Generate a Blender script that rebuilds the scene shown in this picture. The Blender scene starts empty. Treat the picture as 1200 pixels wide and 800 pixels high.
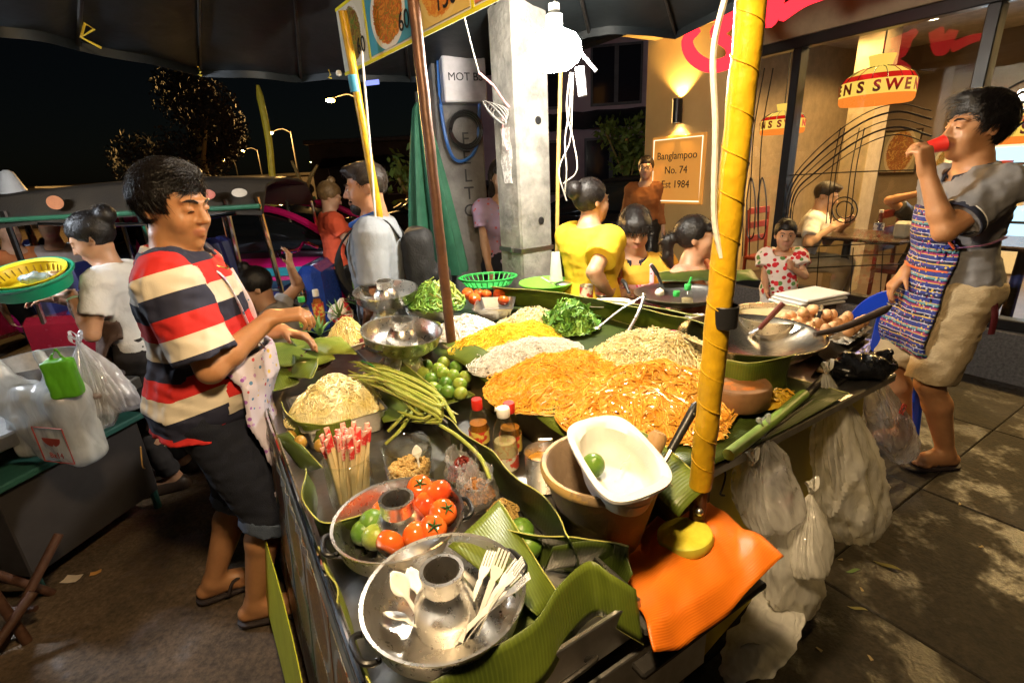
import bpy, math, random
import numpy as np
from mathutils import Vector, Matrix

random.seed(11)
rng = np.random.default_rng(11)
sc = bpy.context.scene
col = sc.collection
R = math.radians

# ---------------------------------------------------------------- camera
CAM_F, CAM_H, PITCH, ROLL = 580.0, 1.6, R(18.814), R(3.03)
_fw = np.array([0, math.cos(PITCH), -math.sin(PITCH)])
_up = np.array([0, math.sin(PITCH), math.cos(PITCH)])
_rt = np.array([1.0, 0, 0])
_dn = -_up * math.cos(ROLL) - _rt * math.sin(ROLL)
_ri = _rt * math.cos(ROLL) - _up * math.sin(ROLL)
cd = bpy.data.cameras.new('camera')
cd.sensor_width = 36.0
cd.lens = 36.0 * CAM_F / 1200.0
cd.clip_start, cd.clip_end = 0.02, 400
cam = bpy.data.objects.new('camera', cd)
col.objects.link(cam)
cam.matrix_world = Matrix(((_ri[0], -_dn[0], -_fw[0], 0), (_ri[1], -_dn[1], -_fw[1], 0),
                           (_ri[2], -_dn[2], -_fw[2], CAM_H), (0, 0, 0, 1)))
sc.camera = cam

# ---------------------------------------------------------------- night sky, faint moon, exposure
wd = bpy.data.worlds.new('World')
sc.world = wd
wd.use_nodes = True
_n = wd.node_tree.nodes
_sky = _n.new('ShaderNodeTexSky')
_sky.sky_type = 'NISHITA'
_sky.sun_disc = False
_sky.sun_elevation = R(14)
_sky.sun_rotation = R(200)
_bg = _n['Background']
wd.node_tree.links.new(_sky.outputs[0], _bg.inputs[0])
_bg.inputs[1].default_value = 0.0003
sl = bpy.data.lights.new('moon', 'SUN')
sl.energy, sl.angle, sl.color = 0.012, R(2), (1.0, .93, .85)
so = bpy.data.objects.new('moon', sl)
so.rotation_euler = (R(50), 0, R(20))
col.objects.link(so)
sc.view_settings.view_transform = 'Standard'
sc.view_settings.look = 'None'
sc.view_settings.gamma = 1
sc.view_settings.exposure = 1.05
sc.render.engine = 'CYCLES'
sc.cycles.use_denoising = True
sc.cycles.max_bounces = 8
sc.cycles.transparent_max_bounces = 16
sc.cycles.caustics_reflective = False
sc.cycles.caustics_refractive = False
sc.cycles.sample_clamp_indirect = 6

# ---------------------------------------------------------------- survey helpers: where a sight line meets a plane of the place
def ray(px, py):
    return _fw * CAM_F + _ri * (px - 600) + _dn * (py - 400)
def at(px, py, z):
    v = ray(px, py)
    return np.array([0, 0, CAM_H]) + v * ((z - CAM_H) / v[2])
def aty(px, py, Y):
    v = ray(px, py)
    return np.array([0, 0, CAM_H]) + v * (Y / v[1])
# the cart's own axes: u along the kerb (away from us), v across towards the shop
CO = np.array([.444, 1.008])
DU = np.array([-.5158, .8567])
DV = np.array([.8567, .5158])
RZC = math.atan2(DU[1], DU[0]) - math.pi / 2     # turns local +Y onto u, local +X onto v
def C(u, v, z=0.0):
    p = CO + DU * u + DV * v
    return np.array([p[0], p[1], z])
def atv(px, py, V):
    r = ray(px, py)
    n = np.array([DV[0], DV[1], 0])
    t = (np.array([CO[0], CO[1], 0]) @ n + V - np.array([0, 0, CAM_H]) @ n) / (r @ n)
    p = np.array([0, 0, CAM_H]) + r * t
    return float((p[:2] - CO) @ DU), float(p[2])

# ---------------------------------------------------------------- materials
MATS = {}
def _rgb(c):
    return (c[0], c[1], c[2], 1)
def mat(name, c=(.5, .5, .5), rough=.5, metal=0, var=.25, scale=9, bump=0, bscale=70, c2=None, emis=0, ecol=None,
        trans=0, sss=0, coat=0, alpha=1, ior=1.45, aniso=0, detail=4, sharp=False, spec=.5):
    if name in MATS:
        return MATS[name]
    m = bpy.data.materials.new(name)
    m.use_nodes = True
    nt = m.node_tree
    b = nt.nodes['Principled BSDF']
    b.inputs['Base Color'].default_value = _rgb(c)
    b.inputs['Roughness'].default_value = rough
    b.inputs['Metallic'].default_value = metal
    b.inputs['IOR'].default_value = ior
    b.inputs['Specular IOR Level'].default_value = spec
    b.inputs['Transmission Weight'].default_value = trans
    b.inputs['Alpha'].default_value = alpha
    b.inputs['Coat Weight'].default_value = coat
    if sss:
        b.inputs['Subsurface Weight'].default_value = sss
        b.inputs['Subsurface Radius'].default_value = (.012, .005, .003)
        b.inputs['Subsurface Scale'].default_value = 1.0
    if emis:
        b.inputs['Emission Color'].default_value = _rgb(ecol or c)
        b.inputs['Emission Strength'].default_value = emis
    tc = nt.nodes.new('ShaderNodeTexCoord')
    if var or c2:
        nz = nt.nodes.new('ShaderNodeTexNoise')
        nz.inputs['Scale'].default_value = scale
        nz.inputs['Detail'].default_value = detail
        nz.inputs['Roughness'].default_value = .62
        nt.links.new(tc.outputs['Object'], nz.inputs['Vector'])
        rp = nt.nodes.new('ShaderNodeValToRGB')
        rp.color_ramp.elements[0].position = .47 if sharp else .33
        rp.color_ramp.elements[1].position = .53 if sharp else .68
        if c2 is None:
            c2 = tuple(x * (1 - var) for x in c)
        rp.color_ramp.elements[0].color = _rgb(c2)
        rp.color_ramp.elements[1].color = _rgb(c)
        nt.links.new(nz.outputs['Fac'], rp.inputs['Fac'])
        nt.links.new(rp.outputs['Color'], b.inputs['Base Color'])
        mp = nt.nodes.new('ShaderNodeMapRange')
        mp.inputs['To Min'].default_value = min(1, rough * 1.25)
        mp.inputs['To Max'].default_value = rough * .85
        nt.links.new(nz.outputs['Fac'], mp.inputs['Value'])
        nt.links.new(mp.outputs[0], b.inputs['Roughness'])
    if bump:
        nb = nt.nodes.new('ShaderNodeTexNoise')
        nb.inputs['Scale'].default_value = bscale
        nb.inputs['Detail'].default_value = 5
        nt.links.new(tc.outputs['Object'], nb.inputs['Vector'])
        bp = nt.nodes.new('ShaderNodeBump')
        bp.inputs['Strength'].default_value = bump
        bp.inputs['Distance'].default_value = .01
        nt.links.new(nb.outputs['Fac'], bp.inputs['Height'])
        nt.links.new(bp.outputs['Normal'], b.inputs['Normal'])
    MATS[name] = m
    return m
def nodes(m):
    return m.node_tree, m.node_tree.nodes['Principled BSDF']
def ramp(nt, stops, const=True):
    rp = nt.nodes.new('ShaderNodeValToRGB')
    cr = rp.color_ramp
    cr.interpolation = 'CONSTANT' if const else 'LINEAR'
    while len(cr.elements) < len(stops):
        cr.elements.new(.5)
    for e, (p, c) in zip(cr.elements, stops):
        e.position = p
        e.color = _rgb(c)
    return rp
def glow(name, c, s):
    if name in MATS:
        return MATS[name]
    m = bpy.data.materials.new(name)
    m.use_nodes = True
    nt = m.node_tree
    nt.nodes.remove(nt.nodes['Principled BSDF'])
    e = nt.nodes.new('ShaderNodeEmission')
    e.inputs[0].default_value = _rgb(c)
    e.inputs[1].default_value = s
    nt.links.new(e.outputs[0], nt.nodes['Material Output'].inputs[0])
    MATS[name] = m
    return m

# ---------------------------------------------------------------- geometry
class G:
    """collects vertices and faces of one mesh"""
    def __init__(s):
        s.v, s.f, s.n, s.mi = [], [], 0, []
    def add(s, v, f, mi=0):
        v = np.asarray(v, float).reshape(-1, 3)
        f = f if isinstance(f, np.ndarray) else [list(q) for q in f]
        if isinstance(f, np.ndarray):
            s.f.append(f + s.n); s.mi.append(np.full(len(f), mi))
        else:
            by = {}
            for q in f:
                by.setdefault(len(q), []).append(q)
            for k, q in by.items():
                s.f.append(np.array(q) + s.n); s.mi.append(np.full(len(q), mi))
        s.v.append(v)
        s.n += len(v)
        return s
    def box(s, lo, hi, M=None, mi=0, bev=0.0):
        (a, b, c), (d, e, f) = lo, hi
        if bev:
            bev = min(bev, (d - a) * .45, (e - b) * .45, (f - c) * .45)
            v, idx = [], {}
            for i, x in enumerate((a, d)):
                for j, y in enumerate((b, e)):
                    for k, z in enumerate((c, f)):
                        sx, sy, sz = (1 - 2 * i) * bev, (1 - 2 * j) * bev, (1 - 2 * k) * bev
                        for ax, p in enumerate(((x, y + sy, z + sz), (x + sx, y, z + sz), (x + sx, y + sy, z))):
                            idx[i, j, k, ax] = len(v); v.append(p)
            F = []
            for i in (0, 1):
                F.append([idx[i, j, k, 0] for j, k in ((0, 0), (0, 1), (1, 1), (1, 0))][::1 - 2 * (i == 1)])
                F.append([idx[j, i, k, 1] for j, k in ((0, 0), (1, 0), (1, 1), (0, 1))][::1 - 2 * (i == 1)])
                F.append([idx[j, k, i, 2] for j, k in ((0, 0), (0, 1), (1, 1), (1, 0))][::1 - 2 * (i == 1)])
            for p in (0, 1):
                for q in (0, 1):
                    F.append([idx[p, q, 0, 0], idx[p, q, 1, 0], idx[p, q, 1, 1], idx[p, q, 0, 1]])
                    F.append([idx[p, 0, q, 0], idx[p, 1, q, 0], idx[p, 1, q, 2], idx[p, 0, q, 2]])
                    F.append([idx[0, p, q, 1], idx[1, p, q, 1], idx[1, p, q, 2], idx[0, p, q, 2]])
                    for r in (0, 1):
                        F.append([idx[p, q, r, 0], idx[p, q, r, 1], idx[p, q, r, 2]])
        else:
            v = [(a, b, c), (d, b, c), (d, e, c), (a, e, c), (a, b, f), (d, b, f), (d, e, f), (a, e, f)]
            F = [(0, 3, 2, 1), (4, 5, 6, 7), (0, 1, 5, 4), (1, 2, 6, 5), (2, 3, 7, 6), (3, 0, 4, 7)]
        v = np.array(v, float)
        if M is not None:
            v = v @ np.array(M)[:3, :3].T + np.array(M)[:3, 3]
        return s.add(v, F, mi)
    def lathe(s, prof, n=32, M=None, mi=0, sx=1, sy=1):
        """prof: list of (r, z); r == 0 closes"""
        a = np.arange(n) * 2 * math.pi / n
        V = np.concatenate([np.stack([r * np.cos(a) * sx, r * np.sin(a) * sy, np.full(n, z)], 1) for r, z in prof])
        i = np.arange(n); j = (i + 1) % n
        F = np.concatenate([np.stack([k * n + i, k * n + j, (k + 1) * n + j, (k + 1) * n + i], 1) for k in range(len(prof) - 1)])
        if M is not None:
            V = V @ np.array(M)[:3, :3].T + np.array(M)[:3, 3]
        return s.add(V, F, mi)
    def tube(s, pts, r, n=8, mi=0, cap=True):
        P = np.asarray(pts, float)
        s.strands(P[None], np.broadcast_to(np.asarray(r, float), (len(P),))[None], n, mi, cap)
        return s
    def strands(s, P, r, n=4, mi=0, cap=True, flat=1.0):
        """P (m,k,3) centre lines, r scalar or (m,k)"""
        m, k, _ = P.shape
        r = np.broadcast_to(np.asarray(r, float), (m, k)) if np.ndim(r) != 1 else np.broadcast_to(np.asarray(r)[:, None], (m, k))
        t = np.gradient(P, axis=1)
        t /= np.linalg.norm(t, axis=2, keepdims=True) + 1e-9
        ref = np.where(np.abs(t.mean(1))[:, 2:3] > .85, [[1., 0, 0]], [[0, 0, 1.]])
        a = np.cross(t, ref[:, None]); a /= np.linalg.norm(a, axis=2, keepdims=True) + 1e-9
        b = np.cross(t, a)
        an = np.arange(n) * 2 * math.pi / n
        V = P[:, :, None] + r[:, :, None, None] * (a[:, :, None] * np.cos(an)[:, None] + flat * b[:, :, None] * np.sin(an)[:, None])
        base = (np.arange(m)[:, None, None] * k + np.arange(k - 1)[None, :, None]) * n
        i = np.arange(n)[None, None]; j = (i + 1) % n
        F = np.stack([base + i, base + n + i, base + n + j, base + j], -1).reshape(-1, 4)
        if cap:
            c0 = (np.arange(m)[:, None] * k) * n + np.arange(n)[None]
            c1 = (np.arange(m)[:, None] * k + k - 1) * n + np.arange(n)[None, ::-1]
            V2 = V.reshape(-1, 3)
            s.add(V2, F, mi)
            s.f += [c0 + s.n - len(V2), c1 + s.n - len(V2)]
            s.mi += [np.full(m, mi), np.full(m, mi)]
            return s
        return s.add(V.reshape(-1, 3), F, mi)
    def grid(s, P, mi=0, wrap=False):
        """P (a,b,3)"""
        a, b, _ = P.shape
        i = np.arange(a - 1)[:, None]; j = np.arange(b if wrap else b - 1)[None]
        k = (j + 1) % b
        F = np.stack(np.broadcast_arrays(i * b + j, (i + 1) * b + j, (i + 1) * b + k, i * b + k), -1).reshape(-1, 4)
        return s.add(P.reshape(-1, 3), F, mi)
    def slab(s, P, th, mi=0):
        """a grid with thickness th (normal side and back, rim closed)"""
        a, b, _ = P.shape
        du = np.gradient(P, axis=0); dv = np.gradient(P, axis=1)
        nn = np.cross(du, dv); nn /= np.linalg.norm(nn, axis=2, keepdims=True) + 1e-9
        Q = P - nn * th
        N = a * b
        V = np.concatenate([P.reshape(-1, 3), Q.reshape(-1, 3)])
        I = np.arange(N).reshape(a, b)
        q = lambda A, B, Cc, D: np.stack([A.ravel(), B.ravel(), Cc.ravel(), D.ravel()], 1)
        F = [q(I[:-1, :-1], I[1:, :-1], I[1:, 1:], I[:-1, 1:])]
        J = I + N
        F.append(q(J[:-1, :-1], J[:-1, 1:], J[1:, 1:], J[1:, :-1]))
        for e in (I[0], I[-1][::-1], I[:, 0][::-1], I[:, -1]):
            F.append(q(e[:-1], e[1:], e[1:] + N, e[:-1] + N))
        return s.add(V, np.concatenate(F), mi)
    def prism(s, poly, z0, z1, M=None, mi=0):
        p = np.array(poly, float); n = len(p)
        V = np.concatenate([np.c_[p, np.full(n, z0)], np.c_[p, np.full(n, z1)]])
        if M is not None:
            V = V @ np.array(M)[:3, :3].T + np.array(M)[:3, 3]
        F = [list(range(n))[::-1], list(range(n, 2 * n))] + [[i, (i + 1) % n, (i + 1) % n + n, i + n] for i in range(n)]
        return s.add(V, F, mi)
    def ball(s, c, r, n=12, mi=0, M=None, squash=1.0):
        rr = r if np.ndim(r) else (r, r, r * squash)
        prof = [(math.sin(t) + 1e-5, -math.cos(t)) for t in np.linspace(0, math.pi, max(5, n // 2 + 1))]
        A = np.diag([rr[0], rr[1], rr[2], 1.0]); A[:3, 3] = c
        if M is not None:
            A = np.array(M) @ A
        return s.lathe(prof, n, A, mi)
    def mesh(s, name, smooth=True, angle=None):
        me = bpy.data.meshes.new(name)
        V = np.concatenate(s.v)
        me.vertices.add(len(V)); me.vertices.foreach_set('co', V.ravel().astype(np.float32))
        tot = np.concatenate([np.full(len(f), f.shape[1]) for f in s.f])
        idx = np.concatenate([f.ravel() for f in s.f])
        me.loops.add(len(idx)); me.loops.foreach_set('vertex_index', idx.astype(np.int32))
        me.polygons.add(len(tot))
        me.polygons.foreach_set('loop_start', np.concatenate([[0], np.cumsum(tot)[:-1]]).astype(np.int32))
        mi = np.concatenate(s.mi)
        if mi.any():
            me.polygons.foreach_set('material_index', mi.astype(np.int32))
        me.update(calc_edges=True)
        me.polygons.foreach_set('use_smooth', np.full(len(tot), bool(smooth)))
        if smooth and angle:
            me.set_sharp_from_angle(angle=R(angle))
        return me
def ob(name, g, m, parent=None, loc=None, rz=0.0, smooth=True, angle=40, rot=None):
    me = g.mesh(name, smooth, angle) if isinstance(g, G) else g
    if me.materials is not None and len(me.materials) == 0:
        for q in (m if isinstance(m, (list, tuple)) else [m]):
            me.materials.append(q)
    o = bpy.data.objects.new(name, me)
    col.objects.link(o)
    if parent is not None:
        o.parent = parent
    if loc is not None:
        o.location = [float(x) for x in loc]
    o.rotation_euler = rot if rot is not None else (0, 0, rz)
    return o
def tag(o, label=None, cat=None, group=None, kind=None):
    if label: o['label'] = label
    if cat: o['category'] = cat
    if group: o['group'] = group
    if kind: o['kind'] = kind
    return o
def thing(name, label, cat, loc=(0, 0, 0), rz=0.0, group=None, rot=None):
    o = bpy.data.objects.new(name, None)
    o.empty_display_size = .05
    col.objects.link(o)
    o.location = [float(x) for x in loc]
    o.rotation_euler = rot if rot is not None else (0, 0, rz)
    return tag(o, label, cat, group)
def dup(o, loc=None, rz=None, label=None, parent=None, scale=None, rot=None):
    c = o.copy(); col.objects.link(c)
    if parent is not None: c.parent = parent
    if loc is not None: c.location = [float(x) for x in loc]
    if rz is not None: c.rotation_euler = (0, 0, rz)
    if rot is not None: c.rotation_euler = rot
    if scale is not None: c.scale = (scale,) * 3 if np.ndim(scale) == 0 else scale
    if label: c['label'] = label
    for ch in [q for q in bpy.data.objects if q.parent == o]:
        dup(ch, parent=c)
    return c
def MT(loc=(0, 0, 0), rx=0, ry=0, rz=0, s=1):
    A = Matrix.Translation([float(x) for x in loc]) @ Matrix.Rotation(rz, 4, 'Z') @ Matrix.Rotation(ry, 4, 'Y') @ Matrix.Rotation(rx, 4, 'X')
    return A @ Matrix.Diagonal((s, s, s, 1)) if np.ndim(s) == 0 else A @ Matrix.Diagonal((*s, 1))
def smoothpath(pts, n=40):
    """Catmull-Rom through pts"""
    P = np.asarray(pts, float)
    Q = np.concatenate([[2 * P[0] - P[1]], P, [2 * P[-1] - P[-2]]])
    t = np.linspace(0, len(P) - 1 - 1e-6, n); i = t.astype(int); f = (t - i)[:, None]
    a, b, c, d = Q[i], Q[i + 1], Q[i + 2], Q[i + 3]
    return .5 * (2 * b + (c - a) * f + (2 * a - 5 * b + 4 * c - d) * f ** 2 + (3 * b - 3 * c + d - a) * f ** 3)
def snoise(p, seed=0, freq=1.0, oct=3):
    """cheap smooth noise in about [-1,1] from sums of sines; p (...,3)"""
    r = np.random.default_rng(seed)
    out = 0; amp = 1; tot = 0
    for o in range(oct):
        for _ in range(3):
            k = r.normal(size=3); k /= np.linalg.norm(k)
            out = out + amp * np.sin((p @ k) * freq * 2 * math.pi + r.uniform(0, 6.28) + 1.5 * np.sin((p @ r.normal(size=3)) * freq * 2.2))
        tot += amp * 2; amp *= .55; freq *= 1.9
    return out / tot
def textmesh(s, size=.1, extrude=.002, align='CENTER', shear=0.0, offset=0.0, space=1.0):
    cu = bpy.data.curves.new('lettering', 'FONT')
    cu.body = s; cu.size = size; cu.extrude = extrude; cu.align_x = align; cu.align_y = 'CENTER'
    cu.shear = shear; cu.offset = offset; cu.space_character = space; cu.resolution_u = 3
    o = bpy.data.objects.new('lettering_tmp', cu)
    col.objects.link(o)
    dg = bpy.context.evaluated_depsgraph_get()
    me = bpy.data.meshes.new_from_object(o.evaluated_get(dg))
    bpy.data.objects.remove(o); bpy.data.curves.remove(cu)
    return me

# ---------------------------------------------------------------- implicit bodies: tapered limbs blended into one skin, then meshed
def smin(a, b, k):
    h = np.maximum(k - np.abs(a - b), 0) / k
    return np.minimum(a, b) - h * h * k * .25
class S:
    """a list of blended solids"""
    def __init__(s):
        s.p = []
    def cone(s, a, b, ra, rb, k=.02, cut=False, flat=False):
        a, b = np.array(a, float), np.array(b, float)
        s.p.append(('c', (a, b, ra, rb, flat), np.minimum(a, b) - max(ra, rb), np.maximum(a, b) + max(ra, rb), k, cut)); return s
    def chain(s, pts, rs, k=.02):
        for i in range(len(pts) - 1):
            s.cone(pts[i], pts[i + 1], rs[i], rs[i + 1], k)
        return s
    def ell(s, c, r, Rm=None, k=.02, cut=False):
        c, r = np.array(c, float), np.array(r, float)
        m = r if Rm is None else np.full(3, r.max())
        s.p.append(('e', (c, r, None if Rm is None else np.array(Rm)), c - m, c + m, k, cut)); return s
    def box(s, c, r, Rm=None, rad=.005, k=.01, cut=False):
        c, r = np.array(c, float), np.array(r, float)
        m = r if Rm is None else np.full(3, np.linalg.norm(r))
        s.p.append(('b', (c, r, None if Rm is None else np.array(Rm), rad), c - m, c + m, k, cut)); return s
    def loft(s, o, Rm, st, k=.03, grow=0.0):
        """st: rows (z, rx, ry, y offset) in the frame Rm (columns = axes) at o"""
        st = np.array(st, float); o = np.array(o, float); Rm = np.array(Rm)
        rm = st[:, 1:3].max() + np.abs(st[:, 3]).max() + grow
        e = np.array([o + Rm[:, 2] * st[0, 0], o + Rm[:, 2] * st[-1, 0]])
        s.p.append(('l', (o, Rm, st, grow), e.min(0) - rm, e.max(0) + rm, k, False)); return s
    def bounds(s, pad):
        q = [p for p in s.p if not p[5]]
        return np.min([p[2] for p in q], 0) - pad, np.max([p[3] for p in q], 0) + pad
    @staticmethod
    def dist(t, a, P):
        if t == 'c':
            A, B, ra, rb, flat = a
            d = B - A; L2 = max(d @ d, 1e-9)
            w = P - A
            h = (w @ d) / L2
            hc = np.clip(h, 0, 1)
            q = np.linalg.norm(w - hc[..., None] * d, axis=-1) - (ra + (rb - ra) * hc)
            if flat:
                q = np.maximum(np.linalg.norm(w - h[..., None] * d, axis=-1) - (ra + (rb - ra) * hc), (np.abs(h - .5) - .5) * math.sqrt(L2))
            return q
        w = P - a[0]
        if t == 'e':
            if a[2] is not None: w = w @ a[2]
            k0 = np.linalg.norm(w / a[1], axis=-1); k1 = np.linalg.norm(w / a[1] ** 2, axis=-1) + 1e-6
            return k0 * (k0 - 1) / k1
        if t == 'b':
            if a[2] is not None: w = w @ a[2]
            q = np.abs(w) - a[1] + a[3]
            return np.linalg.norm(np.maximum(q, 0), axis=-1) + np.minimum(q.max(-1), 0) - a[3]
        o, Rm, st, grow = a
        w = w @ Rm
        z = w[..., 2]
        rx = np.interp(z, st[:, 0], st[:, 1]) + grow; ry = np.interp(z, st[:, 0], st[:, 2]) + grow
        y = w[..., 1] - np.interp(z, st[:, 0], st[:, 3]); x = w[..., 0]
        k0 = np.sqrt((x / rx) ** 2 + (y / ry) ** 2); k1 = np.sqrt((x / rx ** 2) ** 2 + (y / ry ** 2) ** 2) + 1e-6
        return np.maximum(k0 * (k0 - 1) / k1, np.maximum(z - st[-1, 0], st[0, 0] - z))
    def field(s, h, lo=None, hi=None, disp=None):
        if lo is None: lo, hi = s.bounds(3 * h)
        n = np.ceil((hi - lo) / h).astype(int) + 1
        ax = [lo[i] + h * np.arange(n[i]) for i in range(3)]
        F = np.full(n, .15, np.float32)
        for t, a, b0, b1, k, cut in s.p:
            pad = k + 3 * h
            i0 = np.clip(np.floor((b0 - pad - lo) / h).astype(int), 0, n); i1 = np.clip(np.ceil((b1 + pad - lo) / h).astype(int) + 1, 0, n)
            if (i1 <= i0).any(): continue
            sub = tuple(slice(i0[i], i1[i]) for i in range(3))
            P = np.stack(np.meshgrid(*[ax[i][sub[i]] for i in range(3)], indexing='ij'), -1)
            d = s.dist(t, a, P).astype(np.float32)
            F[sub] = -smin(-F[sub], d, k) if cut else smin(F[sub], d, k)
        if disp is not None:
            near = np.abs(F) < 4 * h + .03
            P = lo + np.argwhere(near) * h
            F[near] += disp(P).astype(np.float32)
        return F, lo
    def net(s, h, disp=None, clip=None):
        """surface nets -> vertices, quads.  clip: list of (point, normal); the side the normal points to is removed"""
        F, lo = s.field(h, disp=disp)
        if clip:
            n = F.shape
            P = np.stack(np.meshgrid(*[lo[i] + h * np.arange(n[i]) for i in range(3)], indexing='ij'), -1)
            for q, nn in clip:
                F = np.maximum(F, ((P - np.array(q)) @ np.array(nn)).astype(np.float32))
        return surfnet(F, lo, h)
def surfnet(F, lo, h):
    F = np.pad(F, 1, constant_values=.15); lo = np.asarray(lo) - h
    I = F < 0
    c = np.zeros(np.array(F.shape) - 1, np.int8)
    for a in (0, 1):
        for b in (0, 1):
            for d in (0, 1):
                c += I[a:a + c.shape[0], b:b + c.shape[1], d:d + c.shape[2]]
    act = (c > 0) & (c < 8)
    idx = np.argwhere(act)
    num = np.full(act.shape, -1, np.int64); num[act] = np.arange(len(idx))
    acc = np.zeros((len(idx), 3)); cnt = np.zeros(len(idx))
    cor = np.array([(a, b, d) for a in (0, 1) for b in (0, 1) for d in (0, 1)])
    val = np.stack([F[idx[:, 0] + q[0], idx[:, 1] + q[1], idx[:, 2] + q[2]] for q in cor], 1).astype(float)
    for i in range(8):
        for j in range(i + 1, 8):
            if np.abs(cor[i] - cor[j]).sum() == 1:
                m = (val[:, i] < 0) != (val[:, j] < 0)
                t = val[m, i] / (val[m, i] - val[m, j])
                acc[m] += cor[i] + t[:, None] * (cor[j] - cor[i]); cnt[m] += 1
    V = lo + h * (idx + acc / np.maximum(cnt, 1)[:, None])
    Q = []
    for axis in range(3):
        o1, o2 = (axis + 1) % 3, (axis + 2) % 3
        A = I; sl0 = [slice(None)] * 3; sl1 = [slice(None)] * 3
        sl0[axis] = slice(0, -1); sl1[axis] = slice(1, None)
        x = A[tuple(sl0)] != A[tuple(sl1)]
        e = np.argwhere(x)
        e = e[(e[:, o1] > 0) & (e[:, o2] > 0) & (e[:, o1] < F.shape[o1] - 1) & (e[:, o2] < F.shape[o2] - 1)]
        g = []
        for d1, d2 in ((0, 0), (-1, 0), (-1, -1), (0, -1)):
            k = e.copy(); k[:, o1] += d1; k[:, o2] += d2
            g.append(num[k[:, 0], k[:, 1], k[:, 2]])
        q = np.stack(g, 1)
        ins = I[e[:, 0], e[:, 1], e[:, 2]]
        q[~ins] = q[~ins][:, ::-1]
        Q.append(q)
    Q = np.concatenate(Q)
    Q = Q[(Q >= 0).all(1)]
    return V, Q
def relax(V, Q, it=2):
    for _ in range(it):
        a = np.zeros_like(V); n = np.zeros(len(V))
        for i in range(4):
            j = Q[:, (i + 1) % 4]; k = Q[:, i]
            np.add.at(a, k, V[j]); np.add.at(n, k, 1)
            np.add.at(a, j, V[k]); np.add.at(n, j, 1)
        V = .5 * V + .5 * a / np.maximum(n, 1)[:, None]
    return V
def basis(y, zhint=(0, 0, 1)):
    """columns x,y,z with y given"""
    y = np.array(y, float); y /= np.linalg.norm(y)
    x = np.cross(y, zhint); x /= np.linalg.norm(x) + 1e-9
    return np.stack([x, y, np.cross(x, y)], 1)
# ---------------------------------------------------------------- people
def skinmat(name, c, lip=(.30, .09, .07)):
    m = mat(name, c, rough=.42, var=.18, scale=14, bump=.06, bscale=260, sss=.12)
    nt, b = nodes(m)
    if nt.nodes.get('lipmix') is None:
        a = nt.nodes.new('ShaderNodeAttribute'); a.attribute_name = 'lip'
        mx = nt.nodes.new('ShaderNodeMix'); mx.data_type = 'RGBA'; mx.name = 'lipmix'
        src = b.inputs['Base Color'].links[0].from_socket
        nt.links.new(a.outputs['Fac'], mx.inputs['Factor'])
        nt.links.new(src, mx.inputs[6]); mx.inputs[7].default_value = _rgb(lip)
        nt.links.new(mx.outputs[2], b.inputs['Base Color'])
    return m
def hairmat(name, c):
    m = mat(name, c, rough=.4, var=.5, scale=40, bump=.3, bscale=220, spec=.45)
    return m
def ik(a, t, l1, l2, pole):
    d = t - a; L = np.linalg.norm(d)
    if L > (l1 + l2) * .995:
        d = d / L * (l1 + l2) * .995; L = (l1 + l2) * .995
    u = d / L
    x = (l1 * l1 - l2 * l2 + L * L) / (2 * L)
    hgt = math.sqrt(max(l1 * l1 - x * x, 0))
    p = np.array(pole, float); p = p - u * (p @ u); p /= np.linalg.norm(p) + 1e-9
    return a + u * x + p * hgt, a + d
def hand(b, W, d, n, side, s=1.0, curl=(.35, .5, .4), spread=.012, thumb=(.6, .75, .25), k=.006):
    d = np.array(d, float); d /= np.linalg.norm(d)
    n = np.array(n, float); n = n - d * (n @ d); n /= np.linalg.norm(n)
    t = np.cross(d, n) * (1 if side == 'R' else -1)
    b.box(W + d * .048 * s, np.array([.037, .05, .0145]) * s, np.stack([t, d, n], 1), .012 * s, .012)
    tips = []
    for i, Lf in enumerate((.072, .08, .075, .058)):
        p = W + (d * (.088 - .004 * abs(i - 1)) + t * (.028 - .0185 * i)) * s
        sp = t * (1.2 - i) * spread * 4
        ang = 0
        ra = (.0092, .0094, .009, .008)[i] * s
        for j, (fr, c) in enumerate(zip((.45, .3, .25), curl)):
            ang += c * (1 + .08 * i)
            q = p + (d * math.cos(ang) + n * math.sin(ang) + sp * (j == 0)) * Lf * fr * s
            b.cone(p, q, ra, ra * .92, k); p = q; ra *= .92
        tips.append(p)
    p = W + (d * .022 + t * .026) * s
    v = d * thumb[0] + t * thumb[1] + n * thumb[2]; v /= np.linalg.norm(v)
    b.cone(p, p + v * .042 * s, .0125 * s, .0105 * s, .008)
    p = p + v * .042 * s
    v2 = v + n * .35 + d * .3; v2 /= np.linalg.norm(v2)
    b.cone(p, p + v2 * .032 * s, .0102 * s, .008 * s, k)
    return tips
TORSO = [(-.11, .10, .085, 0), (-.05, .155, .115, -.01), (.0, .17, .122, -.012), (.08, .16, .112, -.004), (.17, .142, .1, .004), (.27, .152, .11, .006),
         (.36, .168, .112, 0), (.42, .165, .098, -.008), (.47, .13, .078, -.014), (.505, .075, .06, -.014), (.54, .055, .055, -.008)]
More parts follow.
